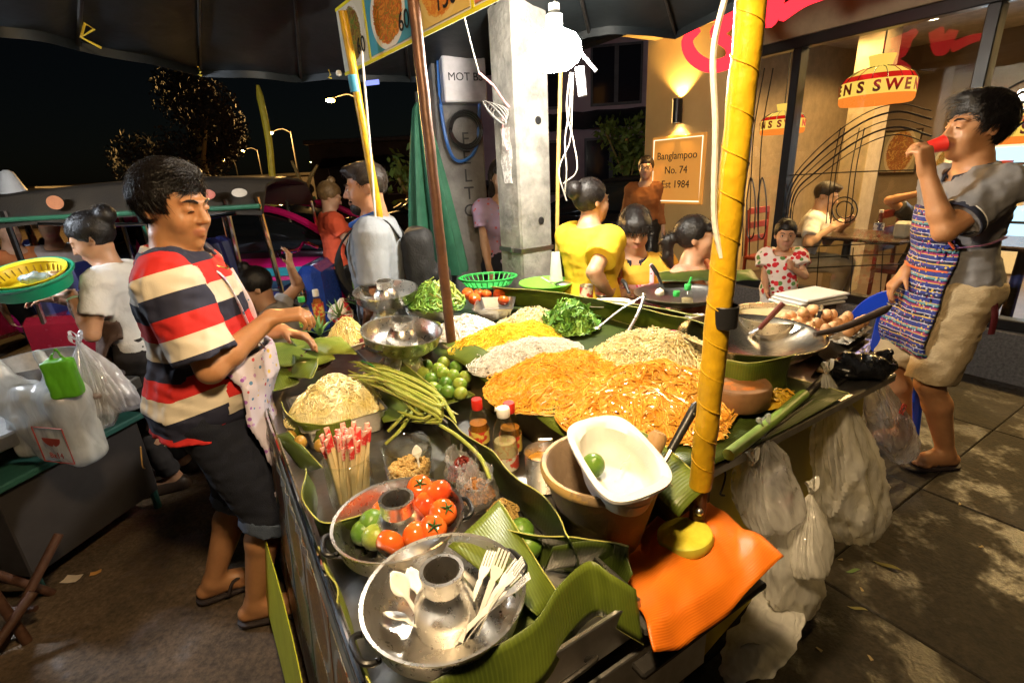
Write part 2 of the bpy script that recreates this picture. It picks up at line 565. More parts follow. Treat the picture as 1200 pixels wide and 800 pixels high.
def person(name, label, loc, face, h=1.68, hip=None, lean=0.0, side=0.0, twist=0.0, head=(0, 0, 0), rh=None, lh=None, rp=(.5, -.8, -.6), lp=(-.5, -.8, -.6),
           rf=None, lf=None, kp=((.1, 1, 0), (-.1, 1, 0)), fat=1.0, belly=0.0, female=False, res=.012, skin=None, hair='short', hairm=None, rhand=None, lhand=None,
           eyes='open', shirt=None, pants=None, shoe=None, group=None, hs=None, hipy=0.0, necklen=1.0, brow=True, legs=True, hairvol=0.0, tufts=1500):
    """face: heading (x,y) in the world.  Points given in the world frame."""
    rz = math.atan2(face[1], face[0]) - math.pi / 2
    root = thing(name, label, 'person', loc, rz, group)
    cr, sr = math.cos(rz), math.sin(rz)
    Rz = np.array([[cr, -sr, 0], [sr, cr, 0], [0, 0, 1]])
    L = lambda p: Rz.T @ (np.array(p, float) - np.array(loc, float))
    s = h / 1.7
    hs = hs or (.55 * s + .45)
    hipz = hip if hip is not None else .885 * s
    o = np.array([0, hipy, hipz])
    cl, sl_ = math.cos(-lean), math.sin(-lean)
    Rx = np.array([[1, 0, 0], [0, cl, -sl_], [0, sl_, cl]])
    ct, st_ = math.cos(twist), math.sin(twist)
    cs, ss = math.cos(side), math.sin(side)
    Rt = np.array([[ct, -st_, 0], [st_, ct, 0], [0, 0, 1]]) @ np.array([[cs, 0, ss], [0, 1, 0], [-ss, 0, cs]]) @ Rx
    T = lambda p: o + Rt @ (np.array(p, float) * s)
    sta = [(z * s, rx * s * fat * (.93 if female and .1 < z else 1), ry * s * fat + belly * math.exp(-((z - .12) / .12) ** 2),
            y * s + belly * .8 * math.exp(-((z - .12) / .12) ** 2)) for z, rx, ry, y in TORSO]
    b = S()
    b.loft(o, Rt, sta, .03)
    if female:
        for q in (-1, 1):
            b.ell(T((q * .07, .085 * fat, .31)), np.array([.062, .055, .06]) * s * fat, None, .04)
    shx = (.172 if not female else .158) * (.55 + .45 * fat)
    SH = {'R': T((shx, -.012, .435)), 'L': T((-shx, -.012, .435))}
    aw = .9 + .1 * fat if fat < 1.2 else fat * .96
    AR = np.array([.05, .042, .039, .04, .027]) * s * aw * (.9 if female else 1)
    J = {}
    for sd, tg, pole, hp in (('R', rh, rp, rhand), ('L', lh, lp, lhand)):
        sg = 1 if sd == 'R' else -1
        w0 = L(tg) if tg is not None else SH[sd] + np.array([sg * .07, .05, -.5]) * s
        Eb, W = ik(SH[sd], w0, .28 * s, .245 * s, np.array(pole))
        J[sd] = (SH[sd], Eb, W)
        b.cone(T((sg * .06, -.012, .44)), SH[sd], .05 * s, .052 * s * aw, .05)
        b.cone(SH[sd], Eb, AR[0], AR[1], .02)
        mid = Eb + (W - Eb) * .3
        b.cone(Eb, mid, AR[2], AR[3], .015).cone(mid, W, AR[3], AR[4], .015)
        fd = W - Eb; fd /= np.linalg.norm(fd)
        hp = dict(hp or {})
        hd = Rz.T @ np.array(hp.pop('d')) if 'd' in hp else fd
        pn = Rz.T @ np.array(hp.pop('n')) if 'n' in hp else np.array([-sg, .2, 0])
        b.cone(W, W + hd * .02 * s, AR[4], .022 * s, .012)
        J['tips' + sd] = hand(b, W, hd, pn, sd, s * (.92 if female else 1), **hp)
    HP = {'R': o + np.array([.088 * s, 0, -.02 * s]), 'L': o + np.array([-.088 * s, 0, -.02 * s])}
    for sd, tg, pole in (('R', rf, kp[0]), ('L', lf, kp[1])):
        sg = 1 if sd == 'R' else -1
        a0 = L(tg) if tg is not None else np.array([sg * .1 * s, 0, .075 * s])
        K, A = ik(HP[sd], a0, .425 * s, .40 * s, np.array(pole, float))
        J['leg' + sd] = (HP[sd], K, A)
        if not legs: continue
        b.cone(HP[sd], K, .086 * s * fat, .056 * s, .03)
        cm = K + (A - K) * .3 + np.array([0, -.012 * s, 0])
        b.cone(K, cm, .053 * s, .056 * s * (.5 + .5 * fat), .02).cone(cm, A, .056 * s * (.5 + .5 * fat), .034 * s, .02)
        toe = np.array([sg * .03, .17, 0]) * s
        zt = A[2] - .045 * s
        b.cone(A + [0, -.035 * s, -.035 * s], A + toe * .6 + [0, 0, -.035 * s], .032 * s, .034 * s, .02)
        b.cone(A, A + toe * .5 + [0, 0, -.025 * s], .036 * s, .032 * s, .02)
        for q in range(5):
            bp = A + toe * .62 + np.array([(q - 2) * .015 * s, -.006 * s * abs(q - 1.5), -.047 * s])
            b.cone(bp, bp + toe * (.3 - .035 * (q if sg > 0 else 4 - q)), .012 * s, .009 * s, .008)
    # head: neck, skull, face, jaw, nose, lips, ears
    hy, hpch, hro = head
    Rh = np.array((Matrix.Rotation(hy, 3, 'Z') @ Matrix.Rotation(-hpch, 3, 'X') @ Matrix.Rotation(hro, 3, 'Y')))
    nk0 = T((0, -.02, .46)); nb = T((0, -.012, .535))
    Hc = nb + np.array([0, 0, .1 * hs * necklen]) + Rh @ np.array([0, .022, .015]) * hs
    H = lambda x, y, z: Hc + Rh @ (np.array([x, y, z]) * hs)
    nr = (.056 if not female else .046) * s * (.6 + .4 * fat)
    b.cone(nk0, nb, nr * 1.15, nr, .03).cone(nb, H(0, -.02, -.05), nr, nr * .97, .03)
    b.ell(H(0, -.016, .034), np.array([.076, .096, .086]) * hs, Rh, .02)
    fw_ = 1.0 + .25 * (fat - 1)
    b.ell(H(0, .026, -.028), np.array([.062 * fw_, .066, .088]) * hs, Rh, .02)
    b.ell(H(0, .045, -.075), np.array([.042 * fw_, .038, .034]) * hs, Rh, .025)
    b.cone(H(0, .07, -.1), H(0, .064, -.092), .016 * hs, .018 * hs, .02)
    for q in (-1, 1):
        b.ell(H(q * .038 * fw_, .056, -.03), np.array([.024, .026, .028]) * hs, Rh, .02)
        b.cone(H(q * .012, .089, .03), H(q * .046, .074, .03), .0085 * hs, .007 * hs, .012)
        b.ell(H(q * .031, .099, .008), np.array([.017, .012, .011]) * hs, Rh, .012, cut=True)
        b.ell(H(q * .031, .079, .009), np.array([.016, .0125, .0115]) * hs, Rh, .004)
        b.ell(H(q * .074, -.012, -.004), np.array([.008, .019, .031]) * hs, Rh @ np.array(Matrix.Rotation(q * .35, 3, 'Z')), .008)
        b.ell(H(q * .083, -.008, -.002), np.array([.005, .009, .016]) * hs, Rh, .004, cut=True)
        b.ell(H(q * .0135, .096, -.026), np.array([.0095, .011, .008]) * hs, Rh, .008)
    b.chain([H(0, .088, .022), H(0, .1, -.004), H(0, .112, -.022)], np.array([.0075, .0085, .0115]) * hs, .012)
    lip1 = (H(-.022, .083, -.056), H(0, .097, -.053), H(.022, .083, -.056)); lip2 = (H(-.018, .083, -.064), H(0, .094, -.066), H(.018, .083, -.064))
    b.chain(lip1, np.array([.003, .0068, .003]) * hs, .006); b.chain(lip2, np.array([.003, .0078, .003]) * hs, .006)
    V, Q = b.net(res)
    V = relax(V, Q, 1)
    g = G().add(V, Q)
    me = g.mesh('body', True)
    ld = np.minimum.reduce([S.dist('c', (lp_[i], lp_[i + 1], .004 * hs, .004 * hs, False), V) for lp_ in (lip1, lip2) for i in (0, 1)])
    at_ = me.attributes.new('lip', 'FLOAT', 'POINT'); at_.data.foreach_set('value', (np.clip(1 - ld / (.005 * hs), 0, 1) * .75).astype(np.float32))
    body = ob('body', me, skin, root)
    # hair
    hm = hairm or MATS['hair black']
    if hair:
        a = S()
        gv = .012 + hairvol
        a.ell(H(0, -.02, .04), np.array([.078 + gv * .6, .098 + gv * .7, .088 + gv]) * hs, Rh, .02)
        clip = []
        if hair in ('short', 'crop'):
            a.ell(H(.01, .05, .105 + hairvol), np.array([.052, .05, .026]) * hs, Rh, .03)
            a.box(H(0, .092, -.022), np.array([.066, .07, .078]) * hs, Rh, .03, .02, cut=True)
            a.box(H(0, .07, -.075), np.array([.2, .112, .085]) * hs, Rh, .01, .015, cut=True)
            clip = [(H(0, 0, -.062), -Rh[:, 2])]
        elif hair == 'mop':
            a.ell(H(0, .06, .06), np.array([.08, .058, .055]) * hs, Rh, .03)
            a.box(H(0, .11, -.052), np.array([.06, .07, .075]) * hs, Rh, .02, .012, cut=True)
            clip = [(H(0, 0, -.06), -Rh[:, 2])]
        else:
            a.box(H(0, .098, -.04), np.array([.064, .07, .09]) * hs, Rh, .03, .02, cut=True)
            a.box(H(0, .1, -.1), np.array([.2, .085, .1]) * hs, Rh, .01, .02, cut=True)
            if hair == 'bun':
                a.ell(H(0, -.125, .075), np.array([.052, .045, .05]) * hs, Rh, .015)
            if hair == 'topbun':
                a.ell(H(0, -.03, .15), np.array([.035, .035, .032]) * hs, Rh, .012)
            if hair == 'pony':
                a.chain([H(0, -.11, .03), H(.0, -.16, 0), H(0, -.165, -.09), H(0, -.13, -.19)], np.array([.026, .034, .03, .008]) * hs, .02)
                a.ell(H(0, .078, .055), np.array([.06, .03, .028]) * hs, Rh, .02)
            if hair == 'fringe':
                a.ell(H(0, .072, .05), np.array([.066, .035, .035]) * hs, Rh, .02)
                a.chain([H(0, -.06, 0), H(0, -.07, -.12), H(0, -.05, -.2)], np.array([.085, .085, .05]) * hs, .03)
            clip = [] if hair == 'fringe' else [(H(0, 0, -.075), -Rh[:, 2])]
            if hair == 'pony': clip = []
        sd_ = len(bpy.data.objects)
        V2, Q2 = a.net(min(res, .009), disp=lambda P: .0022 * snoise((P - Hc) @ Rh * [1, .45, .45], sd_, 40, 2), clip=clip)
        hg = G().add(V2, Q2)
        r2 = np.random.default_rng(sd_)
        if tufts:
            pick = r2.integers(0, len(V2), tufts)
            P0 = V2[pick]; nn = (P0 - H(0, -.015, .03)); nn /= np.linalg.norm(nn, axis=1, keepdims=True)
            flow = (Rh @ np.array([0, .45, -.75]))[None] * np.where(hair in ('short', 'mop', 'crop'), 1, -.6) + r2.normal(0, .16, (tufts, 3))
            hl = (P0 - Hc) @ Rh / hs
            if hair in ('short', 'crop'):
                fr_ = hl[:, 1] > .035
                flow[fr_] = (Rh @ (np.array([.55, .25, .12])[:, None] + r2.normal(0, .3, (3, fr_.sum())))).T
            flow -= nn * (flow * nn).sum(1, keepdims=True) * .9
            ln = r2.uniform(.025, .06, (tufts, 1)) * (1 if hair != 'crop' else .5)
            P = np.stack([P0 - nn * .004, P0 + flow * ln * .5 + nn * .0015, P0 + flow * ln + nn * (-.004 + .004 * r2.random((tufts, 1)))], 1)
            hg.strands(P, np.tile(np.array([.0011, .0009, .0002]) * hs, (tufts, 1)), 3, cap=False)
        ob('hair', hg, hm, root)
    if eyes:
        for q in (-1, 1):
            eg = G()
            if eyes == 'open':
                eg.ball((0, 0, 0), (1, 1, 1), 10, 0, Matrix.Translation(H(q * .031, .0835, .008)) @ Matrix(Rh.tolist()).to_4x4() @ Matrix.Diagonal((.0105 * hs, .0085 * hs, .0058 * hs, 1)))
                eg.ball((0, 0, 0), (1, 1, 1), 10, 1, Matrix.Translation(H(q * .031, .0885, .0083)) @ Matrix(Rh.tolist()).to_4x4() @ Matrix.Diagonal((.0052 * hs, .0045 * hs, .0052 * hs, 1)))
                ob('eye', eg, [MATS['eye white'], MATS['eye dark']], root)
            eg = G()
            zz = .0155 if eyes == 'open' else .0045
            eg.tube([H(q * .0175, .0865, zz - .004), H(q * .025, .0925, zz), H(q * .033, .0925, zz + .0005), H(q * .0415, .087, zz - .004)], np.array([.0009, .0016, .0016, .0009]) * hs, 5)
            ob('eyelash', eg, MATS['eye dark'], root)
            if brow:
                eg = G()
                eg.tube([H(q * .014, .0985, .029), H(q * .026, .0965, .036), H(q * .04, .0865, .035), H(q * .05, .077, .029)], np.array([.0025, .0038, .0033, .001]) * hs, 6)
                ob('eyebrow', eg, hm, root)
    info = dict(root=root, L=L, T=T, J=J, s=s, o=o, Rt=Rt, H=H, Rh=Rh, Hc=Hc, sta=sta, hs=hs, rz=rz, hipz=hipz, SH=SH, fat=fat, aw=aw, female=female)
    if shirt: info['shirt'] = make_shirt(info, **shirt)
    if pants: make_pants(info, **pants)
    if shoe:
        for sd in 'RL':
            HPp, K, A = J['leg' + sd]
            sg = 1 if sd == 'R' else -1
            q = G()
            f = S().cone(A + np.array([0, -.03, -.062]) * s, A + np.array([sg * .025, .15, -.062]) * s, .044 * s, .047 * s, .01)
            if shoe == 'sandal':
                Vv, Qq = f.net(.008, clip=[(A + [0, 0, -.056 * s], (0, 0, 1)), (A + [0, 0, -.074 * s], (0, 0, -1))])
            else:
                f.cone(A + np.array([0, -.02, -.03]) * s, A + np.array([sg * .02, .1, -.045]) * s, .046 * s, .046 * s, .02)
                Vv, Qq = f.net(.009, clip=[(A + [0, 0, -.074 * s], (0, 0, -1))])
            q.add(Vv, Qq)
            if shoe == 'sandal':
                q.tube(smoothpath([A + np.array([-.045 * 1, .05, -.05]) * s, A + np.array([-.02, .075, -.005]) * s, A + np.array([sg * .012, .11, -.03]) * s, A + np.array([.03, .075, -.005]) * s, A + np.array([.05, .05, -.05]) * s], 14), .006 * s, 6)
            ob('shoe', q, MATS.get('shoe ' + shoe) or MATS['black plastic'], root)
    return info
def front(I, x, z, off=.02):
    """a point on the chest surface at width x, height z above the hips"""
    s = I['s']; st = np.array(I['sta'])
    rx, ry, yo = [np.interp(z * s, st[:, 0], st[:, c]) for c in (1, 2, 3)]
    rx, ry = rx + off, ry + off
    y = yo + ry * math.sqrt(max(0, 1 - min(1, abs(x) * s / rx) ** 2))
    return I['o'] + I['Rt'] @ np.array([x * s, y, z * s])
def shirt_solid(I, sleeve, hem, grow, top=.5):
    b = S()
    s = I['s']
    sta = [r for r in I['sta'] if hem * s < r[0] < top * s]
    it = lambda z: tuple(np.interp(z, [r[0] for r in I['sta']], [r[c] for r in I['sta']]) for c in (1, 2, 3))
    lowr = it(max(hem, -.02) * s)
    sta = [(hem * s, *lowr)] + sta + [(top * s, *it(top * s))]
    b.loft(I['o'], I['Rt'], sta, .03, grow)
    if I['female']:
        for q in (-1, 1):
            b.ell(I['T']((q * .07, .085 * I['fat'], .31)), (np.array([.062, .055, .06]) * s * I['fat']) + grow, None, .05)
    ends = {}
    for sd in 'RL':
        sg = 1 if sd == 'R' else -1
        sh, el, wr = I['J'][sd]
        b.cone(I['T']((sg * .06, -.012, .44)), sh, .05 * s + grow, .054 * s * I['aw'] + grow, .05)
        fr = min(sleeve, 1)
        en = sh + (el - sh) * fr
        w = (.05 + (.012 if sleeve < 1 else 0)) * s * I['aw'] + grow
        b.cone(sh, en, .054 * s * I['aw'] + grow, w, .03, flat=True)
        b.ell(sh, np.full(3, .054 * s * I['aw'] + grow), None, .03)
        if sleeve > 1:
            e2 = el + (wr - el) * (sleeve - 1)
            b.cone(el, e2, w * .98, .034 * s + grow, .02, flat=True)
            en = e2
        ends[sd] = en
    return b, ends
def make_shirt(I, m, sleeve=.6, hem=-.02, grow=.014, res=None, fold=.006, neckcut=.5, name='shirt', seed=3, vneck=0.0):
    b, ends = shirt_solid(I, sleeve, hem, grow)
    s = I['s']
    res = res or .01
    def disp(P):
        q = (P - I['o']) @ I['Rt']
        return fold * (snoise(q * [1.0, 1.0, .55], seed, 7, 3) + .5 * snoise(q * [.8, .8, 2.0] + q[:, [2, 0, 1]] * .8, seed + 1, 11, 2))
    clip = [(I['T']((0, 0, neckcut)), I['Rt'] @ np.array([0, .3 + vneck, 1.0]) / math.hypot(1, .3 + vneck))] if neckcut else []
    F, lo = b.field(res, disp=disp)
    n = F.shape
    P = np.stack(np.meshgrid(*[lo[i] + res * np.arange(n[i]) for i in range(3)], indexing='ij'), -1)
    w = (P - I['o']) @ I['Rt']
    F = np.maximum(F, (hem * s - w[..., 2]).astype(np.float32))
    # an opening round the neck
    nk = np.sqrt((w[..., 0] / .078) ** 2 + ((w[..., 1] - .012) / .075) ** 2) - 1
    F = np.maximum(F, -np.maximum(nk * .07, .455 * s - w[..., 2] - vneck * np.maximum(w[..., 1], 0)).astype(np.float32))
    V, Q = surfnet(F, lo, res)
    g = G().add(V, Q)
    me = g.mesh(name, True)
    q = (V - I['o']) @ I['Rt']
    tt = q[:, 2].copy()
    dT = S.dist('l', (I['o'], I['Rt'], np.array(I['sta']), grow), V)
    for sd in 'RL':
        sh, el, wr = I['J'][sd]
        d = el - sh; Ln = np.linalg.norm(d); d = d / Ln
        a = (V - sh) @ d
        rad = np.linalg.norm(V - sh - a[:, None] * d, axis=1) - .06 * s
        sg = 1 if sd == 'R' else -1
        on = (rad < dT - .008) & (a > -.02) | (q[:, 0] * sg > .185 * s)
        tt[on] = .40 * s - a[on]
    A = me.attributes.new('t', 'FLOAT', 'POINT'); A.data.foreach_set('value', tt.astype(np.float32))
    return ob(name, me, m, I['root'])
def make_pants(I, m, length=.95, grow=.014, top=.10, fold=.006, res=.011, name='trousers', flare=0.0, cuff=None):
    """length: 1 = to the knee, 2 = to the ankle"""
    b = S(); s = I['s']
    it = lambda z: tuple(np.interp(z, [r[0] for r in I['sta']], [r[c] for r in I['sta']]) for c in (1, 2, 3))
    zs = [-.1, -.06, 0, .05, top]
    b.loft(I['o'], I['Rt'], [(z * s, *it(z * s)) for z in zs], .03, grow)
    for sd in 'RL':
        H0, K, A = I['J']['leg' + sd]
        f = min(length, 1)
        e = H0 + (K - H0) * f
        r1 = .056 * s + grow + flare
        b.cone(H0, e, .086 * s * I['fat'] + grow, .086 * s * I['fat'] * (1 - f) + .056 * s * f + grow + flare, .03, flat=True)
        b.ell(H0, np.full(3, .086 * s * I['fat'] + grow), None, .04)
        if length > 1:
            e2 = K + (A - K) * (length - 1)
            b.ell(K, np.full(3, r1), None, .02)
            b.cone(K, e2, r1, r1 * .92 - .01 * (length - 1), .02, flat=True)
    def disp(P):
        return fold * (snoise(P * [1, 1, .6], 5, 8, 3) + .6 * snoise(P * [.7, .7, 2.2], 6, 9, 2))
    V, Q = b.net(res, disp=disp)
    o = ob(name, G().add(V, Q), m, I['root'])
    if cuff:
        for sd in 'RL':
            H0, K, A = I['J']['leg' + sd]
            if length > 1: p, d = K + (A - K) * (length - 1), A - K
            else: p, d = H0 + (K - H0) * length, K - H0
            d = d / np.linalg.norm(d)
            r0 = (.056 * s + grow + flare) * (1.0 if length > 1 else 1.08) + .006
            V, Q = S().cone(p - d * .05, p + d * .005, r0 + .004, r0, .01, flat=True).net(.008, disp=lambda P: .003 * snoise(P, 8, 9, 2))
            ob('cuff', G().add(V, Q), cuff, o)
    return o
def make_apron(I, m, z0, z1, xw=.15, grow=.03, res=.009, name='apron', top_w=.1, legs=0.0, th=.004, fold=.008, back=-.02, parent=None, seed=9):
    """a thin cloth over the front of the body between heights z0..z1 above the hips"""
    b, _ = shirt_solid(I, .2, -.1, grow)
    s = I['s']
    if legs:
        for sd in 'RL':
            H0, K, A = I['J']['leg' + sd]
            b.cone(H0, H0 + (K - H0) * legs, .09 * s * I['fat'] + grow + .005, .08 * s + grow + .01, .1)
    F, lo = b.field(res, disp=lambda P: fold * snoise(((P - I['o']) @ I['Rt']) * [1, 1, .25], seed, 6, 3))
    n = F.shape
    P = np.stack(np.meshgrid(*[lo[i] + res * np.arange(n[i]) for i in range(3)], indexing='ij'), -1)
    w = (P - I['o']) @ I['Rt'] / s
    z = w[..., 2]
    xl = np.where(z > .2, np.interp(z, [.2, .27, .44], [xw, (xw + top_w) * .5, top_w]), xw)
    th = max(th, res * .62)
    D = np.maximum.reduce([np.abs(F - .006) - th, (z - z1) * s, (z0 - z) * s, (np.abs(w[..., 0]) - xl) * s, (back - w[..., 1]) * s]).astype(np.float32)
    V, Q = surfnet(D, lo, res)
    if len(V) == 0:
        return None
    me = G().add(V, Q).mesh(name, True)
    q = (V - I['o']) @ I['Rt']
    A = me.attributes.new('t', 'FLOAT', 'POINT'); A.data.foreach_set('value', q[:, 2].astype(np.float32))
    return ob(name, me, m, parent or I['root'])
def collar(I, m, w=.03, name='collar', r=.072, z=.485, trim=None):
    s = I['s']
    a = np.linspace(-math.pi * .92, math.pi * .92, 40) + math.pi * 1.5
    rows = []
    for k, (dr, dz) in enumerate(((0, 0), (.012, .028), (.02, .026), (.032, .0), (.036, -.012))):
        zz = z - .03 * np.maximum(np.sin(a), 0) * 1.2
        rows.append(np.stack([(r + dr) * np.cos(a), (r * .95 + dr) * np.sin(a) - .008, zz + dz * (w / .03)], 1))
    P = np.stack([np.stack([I['T'](p) for p in row]) for row in rows])
    o = ob(name, G().slab(P, .003), m, I['root'])
    if trim:
        ob('trim', G().tube(P[-1] + [0, 0, .001], .003, 5), trim, o)
    return o
def sleeve_band(I, sd, fr, m, width=.012, extra=.004, sleeve_r=.062, grow=.014, name='trim'):
    s = I['s']; sh, el, wr = I['J'][sd]
    d = (el - sh); d /= np.linalg.norm(d)
    p = sh + (el - sh) * fr
    r0 = sleeve_r * s * I['aw'] + grow + extra
    B = basis(d, (0, .3, 1))
    M = np.eye(4); M[:3, :3] = np.stack([B[:, 0], B[:, 2], d], 1); M[:3, 3] = p
    g = G().lathe([(r0, -width), (r0 + .002, -width * .5), (r0 + .002, width * .5), (r0, width), (r0 - .006, width * .9), (r0 - .006, -width * .9), (r0, -width)], 28, M)
    return ob(name, g, m, I['shirt'])
# ---------------------------------------------------------------- special materials
def glassmat(name, tint=(1, 1, 1), refl=.9, rough=.02, dirt=0.0):
    m = bpy.data.materials.new(name); m.use_nodes = True
    nt = m.node_tree; nt.nodes.remove(nt.nodes['Principled BSDF'])
    t = nt.nodes.new('ShaderNodeBsdfTransparent'); t.inputs[0].default_value = _rgb(tint)
    g = nt.nodes.new('ShaderNodeBsdfGlossy'); g.inputs['Roughness'].default_value = rough
    lw = nt.nodes.new('ShaderNodeLayerWeight'); lw.inputs[0].default_value = .5
    pw = nt.nodes.new('ShaderNodeMath'); pw.operation = 'POWER'; pw.inputs[1].default_value = 4.0
    mu = nt.nodes.new('ShaderNodeMath'); mu.operation = 'MULTIPLY_ADD'; mu.inputs[1].default_value = .8 * refl; mu.inputs[2].default_value = .045 * refl
    nt.links.new(lw.outputs['Facing'], pw.inputs[0])
    mx = nt.nodes.new('ShaderNodeMixShader')
    nt.links.new(pw.outputs[0], mu.inputs[0]); nt.links.new(mu.outputs[0], mx.inputs[0])
    nt.links.new(t.outputs[0], mx.inputs[1]); nt.links.new(g.outputs[0], mx.inputs[2])
    nt.links.new(mx.outputs[0], nt.nodes['Material Output'].inputs[0])
    MATS[name] = m
    return m
def bagmat(name, c=(.85, .83, .78), clear=.55, rough=.22):
    """thin crinkled polythene: partly see-through, milky, glossy"""
    m = bpy.data.materials.new(name); m.use_nodes = True
    nt = m.node_tree; nt.nodes.remove(nt.nodes['Principled BSDF'])
    N = nt.nodes.new; K = nt.links.new
    tc = N('ShaderNodeTexCoord')
    mp = N('ShaderNodeMapping'); mp.inputs['Scale'].default_value = (1, 1, .45); K(tc.outputs['Object'], mp.inputs[0])
    w = N('ShaderNodeTexNoise'); w.inputs['Scale'].default_value = 18; w.inputs['Detail'].default_value = 6; w.inputs['Distortion'].default_value = 1.2; K(mp.outputs[0], w.inputs[0])
    bp = N('ShaderNodeBump'); bp.inputs['Strength'].default_value = .6; bp.inputs['Distance'].default_value = .01; K(w.outputs[0], bp.inputs['Height'])
    t = N('ShaderNodeBsdfTransparent'); t.inputs[0].default_value = _rgb([x ** .5 for x in c])
    d = N('ShaderNodeBsdfDiffuse'); d.inputs[0].default_value = _rgb(c); K(bp.outputs[0], d.inputs['Normal'])
    tr = N('ShaderNodeBsdfTranslucent'); tr.inputs[0].default_value = _rgb(c); K(bp.outputs[0], tr.inputs['Normal'])
    g = N('ShaderNodeBsdfGlossy'); g.inputs['Roughness'].default_value = rough; K(bp.outputs[0], g.inputs['Normal'])
    a1 = N('ShaderNodeMixShader'); a1.inputs[0].default_value = .45; K(d.outputs[0], a1.inputs[1]); K(tr.outputs[0], a1.inputs[2])
    rm = N('ShaderNodeMapRange'); rm.inputs['From Min'].default_value = .3; rm.inputs['From Max'].default_value = .7
    rm.inputs['To Min'].default_value = max(0, clear - .18); rm.inputs['To Max'].default_value = min(1, clear + .18); K(w.outputs[0], rm.inputs[0])
    a2 = N('ShaderNodeMixShader'); K(rm.outputs[0], a2.inputs[0]); K(a1.outputs[0], a2.inputs[1]); K(t.outputs[0], a2.inputs[2])
    lw = N('ShaderNodeLayerWeight'); lw.inputs[0].default_value = .5; K(bp.outputs[0], lw.inputs['Normal'])
    pw = N('ShaderNodeMath'); pw.operation = 'POWER'; pw.inputs[1].default_value = 3.5; K(lw.outputs['Facing'], pw.inputs[0])
    fr = N('ShaderNodeMath'); fr.operation = 'MULTIPLY_ADD'; fr.inputs[1].default_value = .6; fr.inputs[2].default_value = .05; K(pw.outputs[0], fr.inputs[0])
    a3 = N('ShaderNodeMixShader'); K(fr.outputs[0], a3.inputs[0]); K(a2.outputs[0], a3.inputs[1]); K(g.outputs[0], a3.inputs[2])
    K(a3.outputs[0], nt.nodes['Material Output'].inputs[0])
    MATS[name] = m
    return m
def leafmat(name, c=(.10, .24, .035), c2=(.045, .13, .02), n=46):
    """banana leaf: parallel veins across the blade (attribute t runs along the blade)"""
    m = mat(name, c, rough=.38, var=.3, scale=5, c2=c2)
    nt, b = nodes(m)
    a = nt.nodes.new('ShaderNodeAttribute'); a.attribute_name = 't'
    mu = nt.nodes.new('ShaderNodeMath'); mu.operation = 'MULTIPLY'; mu.inputs[1].default_value = n * 1.7
    sn = nt.nodes.new('ShaderNodeMath'); sn.operation = 'SINE'
    nt.links.new(a.outputs['Fac'], mu.inputs[0])
    tcl = nt.nodes.new('ShaderNodeTexCoord'); nzl = nt.nodes.new('ShaderNodeTexNoise'); nzl.inputs['Scale'].default_value = 7; nt.links.new(tcl.outputs['Object'], nzl.inputs['Vector'])
    mal = nt.nodes.new('ShaderNodeMath'); mal.operation = 'MULTIPLY_ADD'; mal.inputs[1].default_value = 14; nt.links.new(nzl.outputs[0], mal.inputs[0]); nt.links.new(mu.outputs[0], mal.inputs[2])
    nt.links.new(mal.outputs[0], sn.inputs[0])
    bp = nt.nodes.new('ShaderNodeBump'); bp.inputs['Strength'].default_value = .12; bp.inputs['Distance'].default_value = .003
    nt.links.new(sn.outputs[0], bp.inputs['Height']); nt.links.new(bp.outputs[0], b.inputs['Normal'])
    mx = nt.nodes.new('ShaderNodeMix'); mx.data_type = 'RGBA'
    src = b.inputs['Base Color'].links[0].from_socket
    mr = nt.nodes.new('ShaderNodeMapRange'); mr.inputs['From Min'].default_value = .2; mr.inputs['From Max'].default_value = 1
    mr.inputs['To Max'].default_value = .14
    nt.links.new(sn.outputs[0], mr.inputs[0]); nt.links.new(mr.outputs[0], mx.inputs['Factor'])
    nt.links.new(src, mx.inputs[6]); mx.inputs[7].default_value = _rgb([min(1, x * 1.9) for x in c])
    nt.links.new(mx.outputs[2], b.inputs['Base Color'])
    b.inputs['Subsurface Weight'].default_value = .0
    return m
def stripemat(name, stops, period, m0=None, rough=.8):
    """bands along attribute t, repeating"""
    m = mat(name, (.5, .5, .5), rough=rough, var=0, bump=.12, bscale=400)
    nt, b = nodes(m)
    a = nt.nodes.new('ShaderNodeAttribute'); a.attribute_name = 't'
    dv = nt.nodes.new('ShaderNodeMath'); dv.operation = 'DIVIDE'; dv.inputs[1].default_value = period
    fr = nt.nodes.new('ShaderNodeMath'); fr.operation = 'FRACT'
    nt.links.new(a.outputs['Fac'], dv.inputs[0]); nt.links.new(dv.outputs[0], fr.inputs[0])
    rp = ramp(nt, stops)
    nt.links.new(fr.outputs[0], rp.inputs[0]); nt.links.new(rp.outputs[0], b.inputs['Base Color'])
    return m
